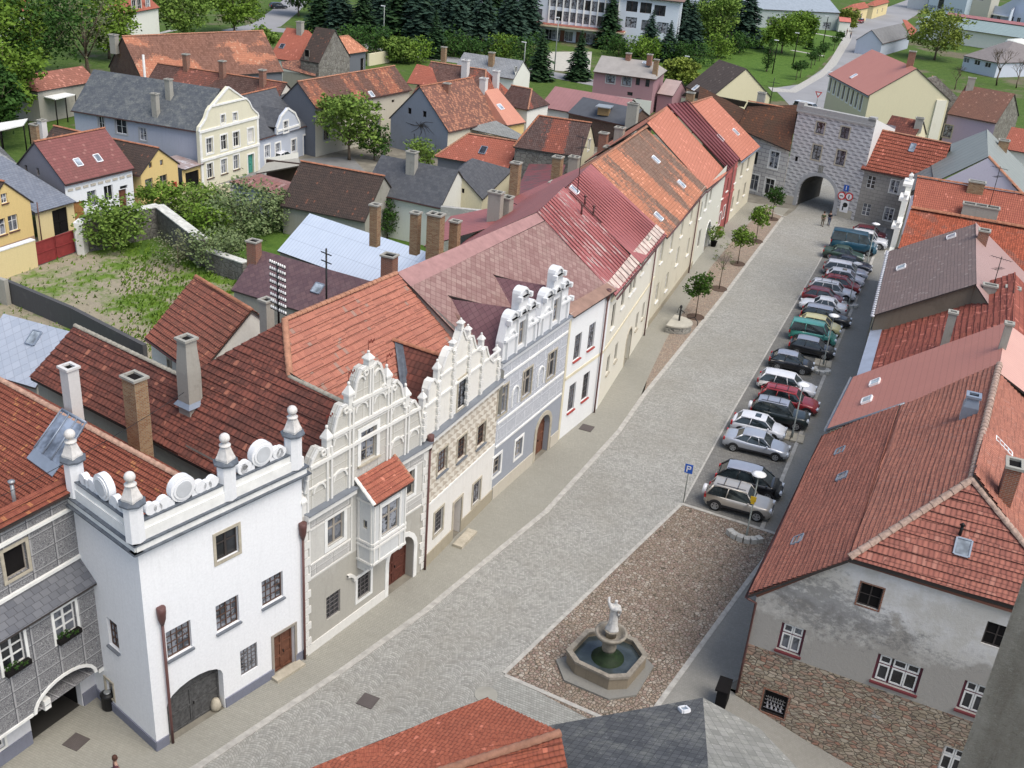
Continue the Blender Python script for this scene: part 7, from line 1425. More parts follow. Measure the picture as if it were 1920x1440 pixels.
# garden inside the block
for i,(px,py,h,rx,k_,sh,n_,s_,lab) in enumerate(((215,466,5.2,3.0,'fresh','bush',3600,.36,'big fresh green shrub by the end of the garden wall'),(335,500,3.4,2.4,'bud','bush',900,.22,'sparse pale budding bush against the garden wall'),(300,420,4.6,2.4,'mid','round',2200,.34,'green fruit tree behind the garden wall below the yellow gable house'),(355,425,4.4,2.6,'fresh','bush',2200,.34,'yellow-green bush beside the fruit tree behind the garden wall'),(392,458,4.6,2.6,'mid','bush',2200,.34,'mid green shrub in the middle of the walled garden'),(455,445,6.2,3.9,'grey','bush',4200,.34,'largest grey-green shrub of the walled garden'),(412,500,4.2,2.8,'grey','bush',2600,.32,'grey-green shrub just behind the broken end of the wall'),(520,430,4.4,2.4,'grey','bush',2000,.32,'grey-green shrub by the corrugated roof'),(388,405,3.6,2.0,'fresh','bush',1500,.32,'small light green bush near the lane'),(655,300,8.6,4.2,'fresh','round',4600,.46,'large bright green tree before the beige long house'),(702,300,5.0,2.2,'dark','bush',1500,.36,'dark shrub beside the large bright green tree'),(790,310,3.6,2.2,'fresh','bush',1400,.34,'light green bush under the blue gable'),(726,448,4.2,1.2,'dark','column',1500,.22,'small dark conical conifer beside the white wall'),(700,440,1.6,1.1,'yellow','bush',400,.22,'low yellow-green bush beside the small conifer'),(560,400,2.6,2.4,'fresh','bush',1200,.3,'green bush between the dark barn and the corrugated roof'),(645,415,2.4,2.2,'fresh','bush',900,.3,'green shrub under the dark barn roof'))):
 tree('garden_shrub' if sh=='bush' else 'garden_tree',lab,G(px,py),h,rx,k_,sh,.12 if sh=='bush' else .2,n_,s_,30+i,'trees and shrubs in the gardens of the block','shrub' if sh=='bush' else 'tree')
# great trees top left
for i,(px,py,h,rx,k_,lab) in enumerate(((8,236,12,5,'mid','great green tree at the left edge behind the canopy shed'),(70,148,14,8.5,'dark','broad dark tree right of the great tree at the left edge'),(165,140,15,6,'bud','tall thin-leaved brownish tree behind the barn gable'),(-6,262,9,4,'dark','low dark tree cut by the left picture edge above the white canopy'),(345,78,11,6.4,'fresh','round bright tree above the barn ridge, the left one of two'),(440,66,11,6.6,'mid','round green tree above the barn ridge by the street'),(205,110,11,5,'mid','green tree between the thin tree and the villa'),(490,95,4.5,2.6,'fresh','small bright bush at the barn corner'),(560,30,9,6,'dark','dark tree by the bend of the far street'),(20,150,13,7,'mid','green tree at the far left behind the great tree'),(745,118,4.5,2.8,'fresh','light green round bush by the school street'),(1335,92,12.5,5.5,'fresh','bright green full tree in front of the park'),(1465,100,9.5,5.6,'mid','spreading tree in the middle of the park lawn'),(1752,112,12,7.5,'yellow','wide yellow-green tree behind the cream building'),(1275,160,5,3.6,'yellow','round yellow-green bush by the brown cream gable house'),(1500,80,8,4,'mid','lighter tree at the far side of the park lawn'),(1585,58,6,3,'yellow','small yellow-brown bush at the park corner'))):
 tree('broadleaf_tree',lab,G(px,py),h,rx,k_,'round',.16,5200 if k_ != 'bud' else 1800,.62 if k_ != 'bud' else .4,60+i,'tall broadleaved trees')
for i,(px,py) in enumerate(((600,100),(655,100),(700,108),(775,116),(850,104),(900,110),(945,114),(985,122),(1160,104),(1205,116),(1262,116),(1300,122),(1345,108),(1385,100))):tree('evergreen_shrub','dark evergreen bush, %s from the left along the foot of the school spruces' % ('first second third fourth fifth sixth seventh eighth ninth tenth eleventh twelfth thirteenth fourteenth'.split()[i]),G(px,py),4.4+(i*7 % 5)*.5,3.6+(i % 3)*.7,'dark' if i % 3 else 'mid','bush',.05,1500,.5,90+i % 4,'evergreen bushes below the spruces','shrub')
# spruces round the school, a wood one cannot number apart
sp=[(600,45,13),(640,55,14),(680,62,15),(720,45,14),(745,72,17),(785,78,18),(825,62,16),(850,80,17),(880,60,15),(905,76,16),(930,50,15),(955,72,17),(985,62,16),(620,20,14),(700,18,15),(760,30,15),(815,35,15),(870,30,14),(1140,75,15),(1160,70,13),(1235,78,12),(1265,62,14),(1290,85,13),(1310,60,16),(1250,100,11),(1340,40,14),(1370,60,17),(1395,72,17),(1280,35,14),(1215,92,11)]
ORD='first second third fourth fifth sixth seventh eighth ninth tenth eleventh twelfth thirteenth fourteenth fifteenth sixteenth seventeenth eighteenth nineteenth twentieth twenty-first twenty-second twenty-third twenty-fourth twenty-fifth twenty-sixth twenty-seventh twenty-eighth twenty-ninth thirtieth'.split()
for i,(px,py,h) in enumerate(sorted(sp)):
 t=tree('spruce_tree','dark spruce, %s from the left among those around the long white school' % ORD[i],G(px,py+14),h*.88,h*.34,'spruce' if i % 3 else 'spruce2','spruce',.01,group='spruces around the school',key='sp%d' % (i % 3),seed=i % 3);k=h/sorted(sp)[i % 3][2];r_=random.Random(i);t.scale=(k*r_.uniform(.85,1.2),k*r_.uniform(.85,1.2),k*r_.uniform(.9,1.1))
for px,py,h,lab in ((1012,150,9.5,'lone spruce standing between the two grey roofs'),(1083,150,8.,'lone spruce beside the pale forecourt'),(815,108,9,'spruce in front of the others by the school street')):tree('spruce_tree',lab,G(px,py),h,h*.33,'spruce2','spruce',.05,seed=9,group='single spruces',key='lone')
for px,py,h,lab in ((1437,134,7,'slim dark cypress on the park lawn'),(1518,92,4.5,'small dark spruce in the park')):tree('conifer_tree',lab,G(px,py),h,1.2 if h>5 else 1.6,'dark','column' if h>5 else 'spruce',.08,1500,.3,5,'park conifers')
for i,(px,py) in enumerate(((1492,150),(1500,146),(1520,128),(1527,122),(1536,115),(1544,108),(1563,95),(1572,85))):tree('topiary_tree','small ball-clipped tree, %s counted from the crossroads along the park pavement' % ORD[i],G(px,py),3.6,1.25,'dark','round',.5,900,.3,3,'ball-clipped trees along the park',key='topi')
for t,u,z in WBX:o=bpy.data.objects.new('plants',crown_mesh('plants',[(0,0,.18,.5,.5,.16)],160,.12,LF['dark'],3));C.objects.link(o);o.parent=t;o.scale=(.5,1,1)
def bare(px,py,h,lab,seed):
 rnd=random.Random(seed);t=thing('bare_tree',lab,'tree',x3(G(px,py),0),'bare trees');mb=MB()
 def br(p,d,L,r,k):
  e=p+d*L;mb.tube([p,(p+e)/2+V((rnd.uniform(-.1,.1),rnd.uniform(-.1,.1),0))*L,e],[r,r*.8,r*.6],5 if k>2 else 3)
  if k:
   for _ in range(3 if k>1 else 4):br(e-d*L*rnd.uniform(0,.3),(d+V((rnd.uniform(-.8,.8),rnd.uniform(-.8,.8),rnd.uniform(.0,.5)))).normalized(),L*rnd.uniform(.55,.75),r*.55,k-1)
 q=x3(G(px,py),0);br(q,V((0,0,1)),h*.3,h*.02,5);mb.build('branches',BK,t)
bare(1868,160,12,'leafless dark tree by the white tank at the right edge',4);bare(1905,165,9,'smaller leafless tree at the right picture edge',7);bare(1790,168,7,'leafless shrub tree before the long industrial hall',9)
# ================================================================ the back lane and the houses beyond
def hitx(px,py,X0):r=ray(px,py);t=X0/r.x;return r.y*t,CAMH+r.z*t
t_mrn=tiles('maroon_old_tiles',(.24,.095,.09),(.19,.08,.075),(.15,.08,.07),.3,.3,moss=.4,lam=.02,lich=(.32,.16,.14),wave=.003,lift=.01)
t_slt=slate('mossy_dark_slate',(.075,.085,.10),(.11,.12,.13),(.26,.27,.24),.5,.4,(.04,.045,.05),.05,False);t_slt2=slate('dark_clean_slate',(.07,.075,.085),(.095,.10,.11),(.14,.14,.14),.25,.4,(.04,.04,.045),.05,False)
t_dkb=tiles('blackened_brown_tiles',(.085,.06,.05),(.06,.045,.04),(.05,.045,.04),.2,.3,moss=.5,lam=.03,lich=(.2,.09,.06));t_mix=tiles('speckled_old_tiles',(.40,.15,.085),(.20,.09,.065),(.08,.06,.055),.22,.34,moss=.55,lam=.14,lich=(.48,.24,.14),patch=(.11,.08,.07),pam=.1,psc=(.22,.05));t_spk=tiles('freckled_brown_tiles',(.26,.12,.085),(.15,.08,.065),(.10,.07,.06),.24,.3,moss=.5,lam=.28,lich=(.44,.21,.13));t_ora=tiles('plain_red_orange_tiles',(.37,.125,.085),(.33,.105,.07),(.2,.09,.07),.22,.32,moss=.25,lam=.02,rowline=.35)
m_yel=plaster('warm_yellow_render',(.66,.50,.22),(.48,.36,.18),.3,.5);m_yel2=plaster('pale_yellow_render',(.66,.55,.30),(.5,.4,.22),.3,.5);m_lblue=plaster('blue_grey_render',(.40,.43,.50),(.30,.32,.36),.4,.35);m_dgrey=plaster('dark_grey_render',(.14,.15,.17),(.10,.10,.11),.4,.5);m_bwall=plaster('blue_gable_render',(.22,.25,.30),(.13,.14,.15),.45,.25,thr=.55);m_brk=bricks('dark_old_brick',(.13,.075,.055),(.10,.06,.05),(.12,.10,.085));m_pinkw=plaster('dusty_pink_render',(.34,.20,.22),(.25,.16,.17),.3,.5);m_crm=plaster('soft_cream_render',(.62,.57,.40),(.45,.4,.28),.2,.4);m_gst=stones('grey_rubble',[(.20,.19,.17),(.27,.26,.23),(.15,.14,.12)],(.12,.11,.10),1.8,.06,grime=.4)
def gabX(name,label,x0,y0,y1,ze,yr,zr,depth,wm,rm,**k):return gab(name,label,(x0-depth,y0),(x0,y0),ze,(x0-depth,yr),(x0,yr),wm,rm,zr=zr,world=True,snap=1.2,**k)
hs=[]
# yellow gable at the picture edge
B1=gabX('village_house','yellow gabled house at the left picture edge with white windows',-77.8,65.0,71.0,3.9,68.,6.5,9,m_yel,t_dkb,oh=.3,gmat=m_yel)
B1.win(B1.right,8,372,.7,.9,2,2,sill='gutter');B1.win(B1.right,25,418,1.1,1.5,2,2,tr=.66,sill='gutter');B1.win(B1.right,2,426,1.1,1.5,2,2,tr=.66,sill='gutter');B1.finish()
mb=MB();mb.box(B1.right.pt(2.7,.35,.03),5.3,.08,.7,x3(B1.right.x,0),x3(B1.right.n,0));mb.build('plinth',plaster('brown_plinth',(.34,.24,.16)),B1.o);B1.pipe([(-77.5,71.1,3.9),(-77.5,71.1,0)],.06)
BA=House('garage_annex','low yellow annex with dark garage door and slate lean-to roof',(-80,73));wa=BA.wall((-77.8,71.0),(-77.9,75.9),2.9,m_yel2,out=(1,0));BA.door(wa,3.,1.9,2.5,'dark',raw=True,panels=2,dep=.12);BA.finish();BA.roof([[V((-77.5,70.8,2.9)),V((-77.5,75.9,2.9)),V((-86,75.4,6.0)),V((-86,70.2,6.2))]],slate('blue_grey_lean_slate',(.15,.17,.21),(.19,.21,.25),(.25,.26,.28),.2,.4,diamond=False),.1)
B2=gab('village_house','white lane house with maroon roof, two skylights and brown doors',(122,346),(252,315),4.3,(55,267),(190,242),plaster('bright_white_lane',(.74,.77,.79),(.55,.58,.6),.2),t_mrn,42,oh=.25,gmat=plaster('violet_grey_gable',(.20,.195,.22),(.15,.15,.16),.3),gut=False)
for p_ in ((173,372),(204,362)):B2.win(B2.front,*p_,1.15,1.6,2,1)
B2.door(B2.front,(143,395),1.9,2.2,plain('ochre_garage_door',(.28,.14,.05),.6,.3,0,.2,5),panels=2,dep=.15);B2.door(B2.front,(232,385),1.0,2.3,'door_b',dep=.2);B2.win(B2.front,232,351,1.0,.35,1,1,'frame_d')
for p_ in ((49,317),(71,322)):B2.win(B2.left,*p_,.4,.8,1,1,'frame_g')
B2.finish();B2.gut(x3(B2.a,4.2),x3(B2.b,4.2),.1,'frame_r')
for p_ in ((146,305),(183,297)):B2.sky(*p_,.7,.9,'skyglass','whitemetal')
mb=MB()
for i in range(9):mb.box(B2.front.pt(.6+i*.93,3.55,.03),.6,.08,.22,x3(B2.front.x,0),x3(B2.front.n,0))
mb.build('frieze_dentils',plain('beige_frieze',(.50,.46,.38)),B2.o)
B3=gabX('village_house','small yellow gabled house with dark tiled roof between white and baroque houses',-77.5,84.9,91.4,3.5,88.1,5.8,11,m_yel,t_dkb,oh=.3,gmat=m_yel)
for p_ in ((282,310),(303,305)):B3.win(B3.right,*p_,.5,.6,1,1,'frame_b')
for p_ in ((280,347),(307,340)):B3.win(B3.right,*p_,1.2,1.4,2,2,'frame_g')
mb=MB();u,z=B3.right.hit(328,346);mb.box(B3.right.pt(u,z,.04),.5,.06,.6,x3(B3.right.x,0),x3(B3.right.n,0));mb.build('red_plaque',plain('red_plaque',(.35,.04,.03)),B3.o);B3.finish()
BB=House('garage_annex','small yellow garage with black door beside the baroque gable',(-79,93));wa=BB.wall((-77.4,91.4),(-77.3,94.9),2.7,m_yel,out=(1,0));BB.door(wa,1.6,2.2,2.3,'dark',raw=True,panels=2,dep=.15);BB.finish();BB.roof([[V((-77.,91.4,2.9)),V((-77.,94.8,2.9)),V((-81,94.8,3.2)),V((-81,91.4,3.2))]],seam('patchy_light_sheet',(.42,.40,.40),(.3,.2,.18),(.55,.55,.58),.4,.5),.1)
# baroque gable house
B4=gab('baroque_house','long slate-roofed house with cream scrolled baroque gable',(133,207),(373,247),6.3,(180,132),(428,167),m_lblue,t_slt,42,oh=.3,ridge=None);m_b4=plaster('pale_yellow_baroque',(.68,.65,.50),(.48,.45,.34),.35,.6)
for p_,ww,hh in (((227,237),1.5,1.7),((190,231),.8,1.5),((268,252),.9,1.4)):B4.win(B4.front,*p_,ww,hh,2,2,'frame_w',sur='grey_trim',sw=.15)
fb=B4.wall((-77.15,94.3),(-76.95,105.0),[(0,6.6),(.15,7.0),(.6,7.3),(1.2,7.8),(1.7,8.6),(2.2,9.0),(2.5,9.05),(5.35,10.75),(8.2,9.05),(8.5,9.0),(9.0,8.6),(9.5,7.8),(10.1,7.3),(10.55,7.0),(10.7,6.6)],m_b4,out=(1,0),thick=.4,name='baroque_gable')
for p_ in ((418,223),(441,219)):B4.win(fb,*p_,.75,.95,2,2,sur='white_trim',sw=.15)
for p_ in ((393,273),(420,267),(443,261),(470,254)):B4.win(fb,*p_,1.1,1.7,2,2,tr=.62,sur='white_trim',sw=.18,pane='glass' if p_[0]<460 else 'ch_w')
for p_ in ((394,320),(420,312),(443,304)):B4.win(fb,*p_,1.0,1.7,2,2,tr=.62,sur='white_trim',sw=.16,sill='frame_b')
B4.door(fb,(471,322),1.15,2.3,plain('teal_green_door',(.07,.27,.22),.5),sur='white_trim');B4.finish();mb=MB()
for z in (6.45,3.2):strip_u(fb,mb,0,z,10.7,z,.28,.12)
strip_u(fb,mb,2.3,9.0,8.4,9.0,.2,.12);strip_u(fb,mb,.2,0,.2,6.4,.35,.05);strip_u(fb,mb,10.5,0,10.5,6.4,.35,.05);pr=fb.prof
for a,b in zip(pr,pr[1:]):strip_u(fb,mb,a[0],a[1]-.06,b[0],b[1]-.06,.18,.1)
mb.build('plaster_bands',M['white_trim'],B4.o)
B4.chim(293,215,w=.7,d=.6,h=2.3,mat='ch_g');B4.chim(318,183,w=.7,d=.6,h=2.0,mat='ch_g')
B5=gab('village_house','small blue and white house with scrolled dormer gable and blue door',(-76.9,105.1),(-76.8,117.1),3.8,(-82.6,105.1),(-82.5,117.1),m_lblue if 0 else plaster('pale_blue_house',(.46,.50,.57),(.38,.4,.45),.25),t_slt2,zr=7.6,world=True,oh=.2)
for p_ in ((501,284),(521,280),(551,273)):B5.win(B5.front,*p_,1.0,1.55,2,2,'frame_w',sur='white_trim',sw=.2)
B5.door(B5.front,(574,285),1.1,2.5,plain('blue_door',(.04,.12,.28),.5),sur='white_trim',sw=.2);B5.finish()
dg=Wall((-76.75,108.3),(-76.7,113.2),[(0,3.9),(.1,4.6),(.6,5.3),(1.0,5.9),(2.45,6.7),(3.9,5.9),(4.3,5.3),(4.8,4.6),(4.9,3.9)],3.7,(1,0),.3);mb=MB();dg.mat=None;mb2=House.win(B5,dg,536,237,.9,1.3,2,2,'frame_w',sur='white_trim',sw=.2)[0];dg.mesh(mb);mb.build('dormer_gable',plaster('pale_blue_dormer',(.50,.54,.61),(.4,.42,.46),.2),B5.o)
mb=MB()
for a,b in zip(dg.prof,dg.prof[1:]):strip_u(dg,mb,a[0],a[1]-.05,b[0],b[1]-.05,.22,.1)
strip_u(dg,mb,0,4.2,4.9,4.2,.25,.1);mb.build('dormer_moulding',M['white_trim'],B5.o);B5.roof([[V((-76.9,110.75,6.4)),V((-81.5,110.75,6.4)),V((-79.5,108.2,4.6)),V((-76.9,108.4,4.6))],[V((-81.5,110.75,6.4)),V((-76.9,110.75,6.4)),V((-76.9,113.2,4.6)),V((-79.5,113.2,4.6))]],t_slt2,.1,name='dormer_roof')
m_beige=plaster('beige_grey_render',(.52,.50,.42),(.36,.34,.28),.3,.5);B6=gab('village_house','long beige house under a speckled orange and black tile roof with hipped end',(593,203),(772,168),6.3,(547,153),(753,123),m_beige,t_mix,42,oh=.3,ridge='ridge_o',gmat=m_dgrey)
for px in (683,710,737):B6.win(B6.front,px,201-(px-683)*.21,.6,.4,1,1,'frame_b','dark')
B6.win(B6.front,612,250,1.1,1.7,2,2,'frame_g',sur='grey_trim');B6.win(B6.front,709,230,1.0,1.8,2,2,'frame_g',sur='stone_trim');B6.finish();B6.sky(696,177,.7,.9,'skyglass','whitemetal');B6.roof([[V((-75,138,6.4)),V((-70,138.5,6.4)),V((-72.5,141,8.6)),V((-75,141,8.6))]],t_ora,.1,name='end_roof')
B7=gab('village_house','blue grey gabled house with a branching dark stain and freckled tile roof',(-60.8,123.8),(-58.6,135.2),3.9,(-65.8,124.3),(-63.9,135.6),m_cream2,t_spk,zr=8.9,world=True,oh=.25,gmat=m_bwall)
for p_ in ((768,208),(796,214)):B7.win(B7.left,*p_,.6,.8,1,1,'frame_d','dark')
B7.win(B7.left,776,266,.18,2.2,1,1,'frame_d','dark');B7.finish();B7.chim(838,170,w=.8,d=.7,h=.9,mat='brick_r')
mb=MB();L7=B7.left;rnd=random.Random(2)
for i in range(17):
 u,z=L7.hit(788,236);a_=rnd.uniform(0,6.28);L=rnd.uniform(.8,2.6);p0=L7.pt(u,z,.012);p1=L7.pt(u+math.cos(a_)*L*.5,z+math.sin(a_)*L*.35+.1,.012);p2=L7.pt(u+math.cos(a_+.3)*L,z+math.sin(a_+.3)*L*.8,.012);mb.tube([p0,p1,p2],[.06,.035,.01],4)
mb.build('dead_creeper',plain('dead_creeper',(.07,.065,.06)),B7.o)
sh=House('lean_to','grey sheet lean-to between the freckled roof and the salmon roof',(-56,126));sh.roof([[G3(872,240,3.6),G3(972,262,3.2),G3(978,252,3.6),G3(930,226,4.4)]],slate('grey_lean_to',(.20,.21,.20),(.25,.26,.25),(.32,.32,.3),.3,.5,diamond=False),.1);sh.wall(G(875,242,3.3),G(968,262,3.1),3.1,M['ch_g']);sh.finish()
B8=gab('village_house','low red-orange roofed house with one skylight under the blue gable',(815,293),(953,316),3.3,(880,250),(963,265),m_dgrey,t_ora,33,oh=.3,ridge='ridge_o',gut=False);B8.finish();B8.sky(906,282,.8,1.2,'glass','zinc')
B9=gab('village_house','brown-red roofed stone barn with cream gable and blue hatch',(962,275),(1090,294),6.,(1010,217),(1106,230),m_gst,tiles('half_black_tiles',(.27,.09,.06),(.22,.08,.06),(.08,.07,.065),.22,.3,moss=.3,lam=.05,patch=(.10,.085,.08),pam=.3,psc=(.3,.02)),42,oh=.2,gmat=m_crm,gut=False);B9.win(B9.right,1104,272,1.0,1.2,2,2,'frame_w','glassc',sur='white_trim');B9.finish()
B10=gab('village_house','white-walled house under dark lichened slate in the middle of the block',(680,358),(826,390),4.4,(720,290),(864,321),m_offw,t_slt2,42,oh=.3,ridge=None)
for p_ in ((701,377),(721,382)):B10.win(B10.front,*p_,.6,.7,1,1,'frame_d')
B10.finish();B10.chim(772,320,w=1.,d=.8,h=1.9,mat='ch_g')
B10b=gab('village_house','dark slate roof with a small cream triangular gable beside two tall chimneys',(905,374),(962,318),4.6,(861,318),(884,296),m_crm,t_slt2,42,oh=.1,ridge=None,gmat=m_crm,gut=False);B10b.win(B10b.left,868,358,.3,.5,1,1,'frame_d','dark');B10b.finish()
bw=House('courtyard_wall','tall patchy grey rendered wall below the cream triangular gable',(-44,84),'wall');bw.wall(G(826,395,4.2),G(925,405,4.2),4.6,peeled('patchy_grey_render',(.36,.36,.34),(.5,.49,.46),.5,.6),thick=.5);bw.finish()
BN=gab('barn','low barn under a sagging blackish brown tile roof',(525,385),(684,416),3.0,(575,300),(694,330),M['ch_g'],t_dkb,42,oh=.3,ridge='ridge',gut=False);BN.finish()
BG=gab('garage','small shed with striped rusty sheet roof by the lane',(430,340),(528,367),2.9,(489,330),(538,348),m_lblue,seam('rusty_striped_sheet',(.30,.14,.11),(.22,.10,.085),(.38,.25,.22),.4,.7),12,oh=.3,ridge=None,gut=False);BG.win(BG.front,512,385,.7,.9,1,1,'frame_d','dark');BG.finish()
lw_=House('garage','open dark garage under a pale slab in the lane',(-71,108));lw_.wall(G(497,338),G(560,325),2.6,m_offw);lw_.finish();mb=MB();mb.box(G3(535,322,1.6),4.4,.3,2.4,(1,.25));mb.build('garage_door',plain('dark_brown_boards',(.05,.03,.025)),lw_.o);lw_.roof([[G3(480,325,2.7),G3(562,310,2.7),G3(560,296,2.7),G3(500,305,2.7)]],M['ch_g'],.15)
CR=gab('workshop','workshop under a bluish white corrugated sheet roof',(520,470),(795,570),3.6,(570,402),(812,470),M['ch_g'],seam('bluish_white_corrugated',(.55,.62,.72),(.50,.57,.67),(.3,.25,.22),.06,.35,(.33,.38,.46),.5,1.9),34,oh=.2,ridge=None,gut=False);CR.finish()
MS=gab('workshop','low house under dark maroon slates with a brick chimney at its corner',(433,543),(700,625),3.2,(490,465),(700,533),M['ch_g'],slate('dark_maroon_slate',(.10,.06,.07),(.14,.085,.09),(.2,.14,.14),.3,.4,(.06,.04,.045)),36,oh=.2,ridge=None,gut=False);MS.finish();MS.chim(477,486,w=.9,d=.8,h=1.5,mat='brick_r',cap='ch_g');MS.sky(596,541,.8,.9,'skyglass','zinc')
LS=gab('workshop','house under pale blue-grey diamond slates with one skylight at the left edge',(-60,690),(66,727),4.0,(-30,560),(128,640),M['ch_g'],slate('pale_blue_diamond_slate',(.33,.37,.44),(.38,.42,.49),(.42,.45,.5),.25,.55,(.2,.22,.27),.04),38,oh=.2,ridge=None,gut=False);LS.finish();LS.sky(64,634,.7,1.,'skyglass','zinc')
# stacks standing behind the ridges of the row
for (px,py,tx_,ty_,ww,dd,mt,fl_,hs_) in ((703,440,702,385,.65,.6,'brick_y',1,H4),(778,455,777,400,.65,.6,'brick_y',1,H4),(815,465,817,403,1.1,.8,'brick_y',2,H4),(852,455,852,416,.7,.6,'brick_y',1,H4),(927,415,922,361,1.1,.7,'ch_g',2,H4),(943,410,947,370,1.3,.9,'ch_g',2,H4),(964,360,964,306,.8,.7,'brick_y',1,H6),(1043,335,1043,295,.85,.8,'brick_y',1,H6),(1075,322,1075,295,.95,.8,'ch_g',2,H6),(1039,362,1039,343,.9,.9,'brick_y',1,H6),(1128,292,1129,250,.85,.7,'brick_r',1,H7),(1140,300,1138,276,.95,.9,'brick_y',1,H7),(1158,280,1160,240,.95,.8,'ch_g',2,H7),(730,500,731,480,.95,.8,'brick_r',1,CR)):
 q=G3(px,py,9.2);stack(hs_,q,topz(q,tx_,ty_),w=ww,d=dd,mat=mt,flues=fl_)
q=G3(1182,236,7);
W1=House('rear_wing','red seamed sheet roof of a rear wing behind the long cream townhouse',(-34,72));W1.roof([[G3(795,462,8.3),G3(1010,400,10.4),G3(1005,372,9.6),G3(845,405,7.6)]],t_rmet,.1);W1.roof([[G3(1008,402,10.5),G3(1108,318,12.0),G3(1085,318,11.),G3(950,372,8.8)]],t_rmet,.1,name='upper_roof');W1.wall(G(845,405,7.5),G(1000,372,9),7.6,M['ch_g'],out=(-1,0));W1.finish()
W2=House('rear_wing','dark red stained roof in the courtyard below the stone barn',(-38,100));W2.roof([[G3(960,378,5.2),G3(1050,345,6.4),G3(1060,310,6.0),G3(992,306,5.0)]],seam('stained_dark_red_sheet',(.22,.06,.06),(.17,.05,.05),(.10,.06,.055),.5,.8),.1);W2.wall(G(960,378,5.2),G(1050,345,6.2),5.2,M['ch_g']);W2.finish()
# second row up to the school
B11=gab('village_house','little salmon-roofed house with yellow wall and one skylight',(951,235),(986,229),3.8,(909,169),(941,164),m_yel,seam('smooth_salmon_sheet',(.54,.25,.17),(.50,.22,.15),sw=.3,ram=0,line=(.44,.19,.13)),33,oh=.2,ridge=None);B11.finish();B11.sky(938,201,.8,1.,'skyglass','whitemetal')
B12=gab('village_house','long red roof with black and orange stripes and two white chimneys',(772,178),(905,200),5.0,(757,110),(916,130),m_offw,tiles('striped_red_tiles',(.34,.11,.07),(.30,.09,.06),(.12,.08,.07),.22,.3,moss=.3,lam=.03,patch=(.12,.09,.08),pam=.25,psc=(.2,.02)),36,oh=.2,ridge='ridge_o');B12.finish();B12.chim(872,143,w=.9,d=.9,h=2.2,mat='ch_w',cap='ch_w');B12.chim(904,205,w=.9,d=.9,h=4.2,mat='ch_w',cap='ch_w')
B13=gab('village_house','dark-patched red roof with ivy on its gable and a white chimney',(935,195),(990,206),5.,(903,152),(1003,166),m_offw,tiles('dark_patched_tiles',(.28,.09,.065),(.2,.07,.055),(.1,.07,.065),.22,.3,moss=.5,lam=.02,patch=(.09,.07,.065),pam=.5,psc=(.3,.02)),36,oh=.2,ridge='ridge_o');B13.finish();B13.chim(929,163,w=.8,d=.8,h=2.2,mat='ch_w',cap='ch_w')
t=thing('ivy','green ivy covering the gable end of the dark-patched roof','ivy',x3(G(990,215,2),0));o=bpy.data.objects.new('leaves',crown_mesh('leaves',[(0,0,2.6,1.0,2.6,2.6),(0,-1.5,4.2,.7,1.8,1.8)],2600,.36,LF['mid'],4));C.objects.link(o);o.parent=t;mb=MB();q=org(t);mb.tube([q,q+V((0,0,3))],.06,5);mb.build('stem',BK,t)
B14=gab('village_house','mid-grey slate-roofed house in front of the dark spruces',(850,131),(963,148),4.,(834,93),(978,113),m_offw,slate('mid_grey_slate',(.20,.21,.22),(.25,.26,.27),(.32,.32,.32),.3,.5,diamond=False),32,oh=.3,ridge=None);B14.win(B14.right,968,130,.8,.9,2,2,'frame_d');B14.finish();B14.chim(832,108,w=.8,d=.7,h=1.7,mat='brick_y');B14.chim(921,122,w=.9,d=.8,h=2.0,mat='brick_y')
B15=gab('village_house','two-storey dusty pink house with white base and flat grey roof',(1112,134),(1230,149),6.0,(1118,101),(1224,117),m_pinkw,plain('grey_felt_roof',(.30,.28,.26),.9,.2,0,.12,.6),20,oh=.4,ridge=None)
for p_ in ((1145,147),(1175,152)):B15.win(B15.front,*p_,1.5,1.5,2,1,'frame_b','glassc',sur='grey_trim')
for p_ in ((1196,153),(1214,156)):B15.win(B15.front,*p_,.7,1.2,1,1,'frame_b')
for p_ in ((1181,176),(1197,188)):B15.win(B15.front,*p_,.9,.6,1,1,'frame_b')
B15.finish();F=B15.front;mb=MB();mb.box(F.pt(F.L/2,1.2,.04),F.L+.1,.08,2.4,x3(F.x,0),x3(F.n,0));mb.build('white_base',m_offw,B15.o);B15.chim(1178,112,w=.8,d=.8,h=1.0,mat='brick_r');B15.chim(1228,138,w=.8,d=.6,h=2.2,mat='brick_y');B15.chim(1218,112,w=.8,d=.8,h=.8,mat='brick_r');B15.sky(1210,118,.9,.7,'skyglass','whitemetal')
B15b=gab('shed','pinkish single-slope shed roof behind the dusty pink house',(1232,175),(1262,180),3.2,(1228,125),(1268,172),m_pinkw,plain('pale_pink_board_roof',(.38,.29,.27),.85),30,oh=.1,ridge=None);B15b.finish()
B16=gab('shed','low hall with dusty maroon sheet roof behind the black felt roof',(1011,200),(1160,226),3.6,(1061,163),(1176,186),m_offw,seam('dusty_maroon_sheet',(.33,.165,.16),(.28,.14,.135),sw=.55,ram=0,line=(.24,.12,.12)),24,oh=.2,ridge=None);B16.finish()
B17=gab('shed','low hall with charcoal felt roof, a box dormer and pale chimney',(1064,211),(1176,236),4.0,(1084,181),(1216,206),m_brk,plain('charcoal_felt',(.085,.092,.105),.85,.2,0,.12,.8),26,oh=.2,ridge=None);B17.finish();q=B17.on(1132,214)[0];mb=MB();mb.box(q+V((0,0,.5)),1.6,1.4,1.1,(1,.1));d_=mb.build('dormer',plain('boarded_dormer',(.25,.17,.08)),B17.o);mb=MB();mb.box(q+V((0,0,1.12)),2.2,2.2,.12,(1,.1));mb.build('dormer_roof',M['steel'],d_);B17.chim(1183,238,w=1.5,d=1.1,h=3.2,mat='ch_g')
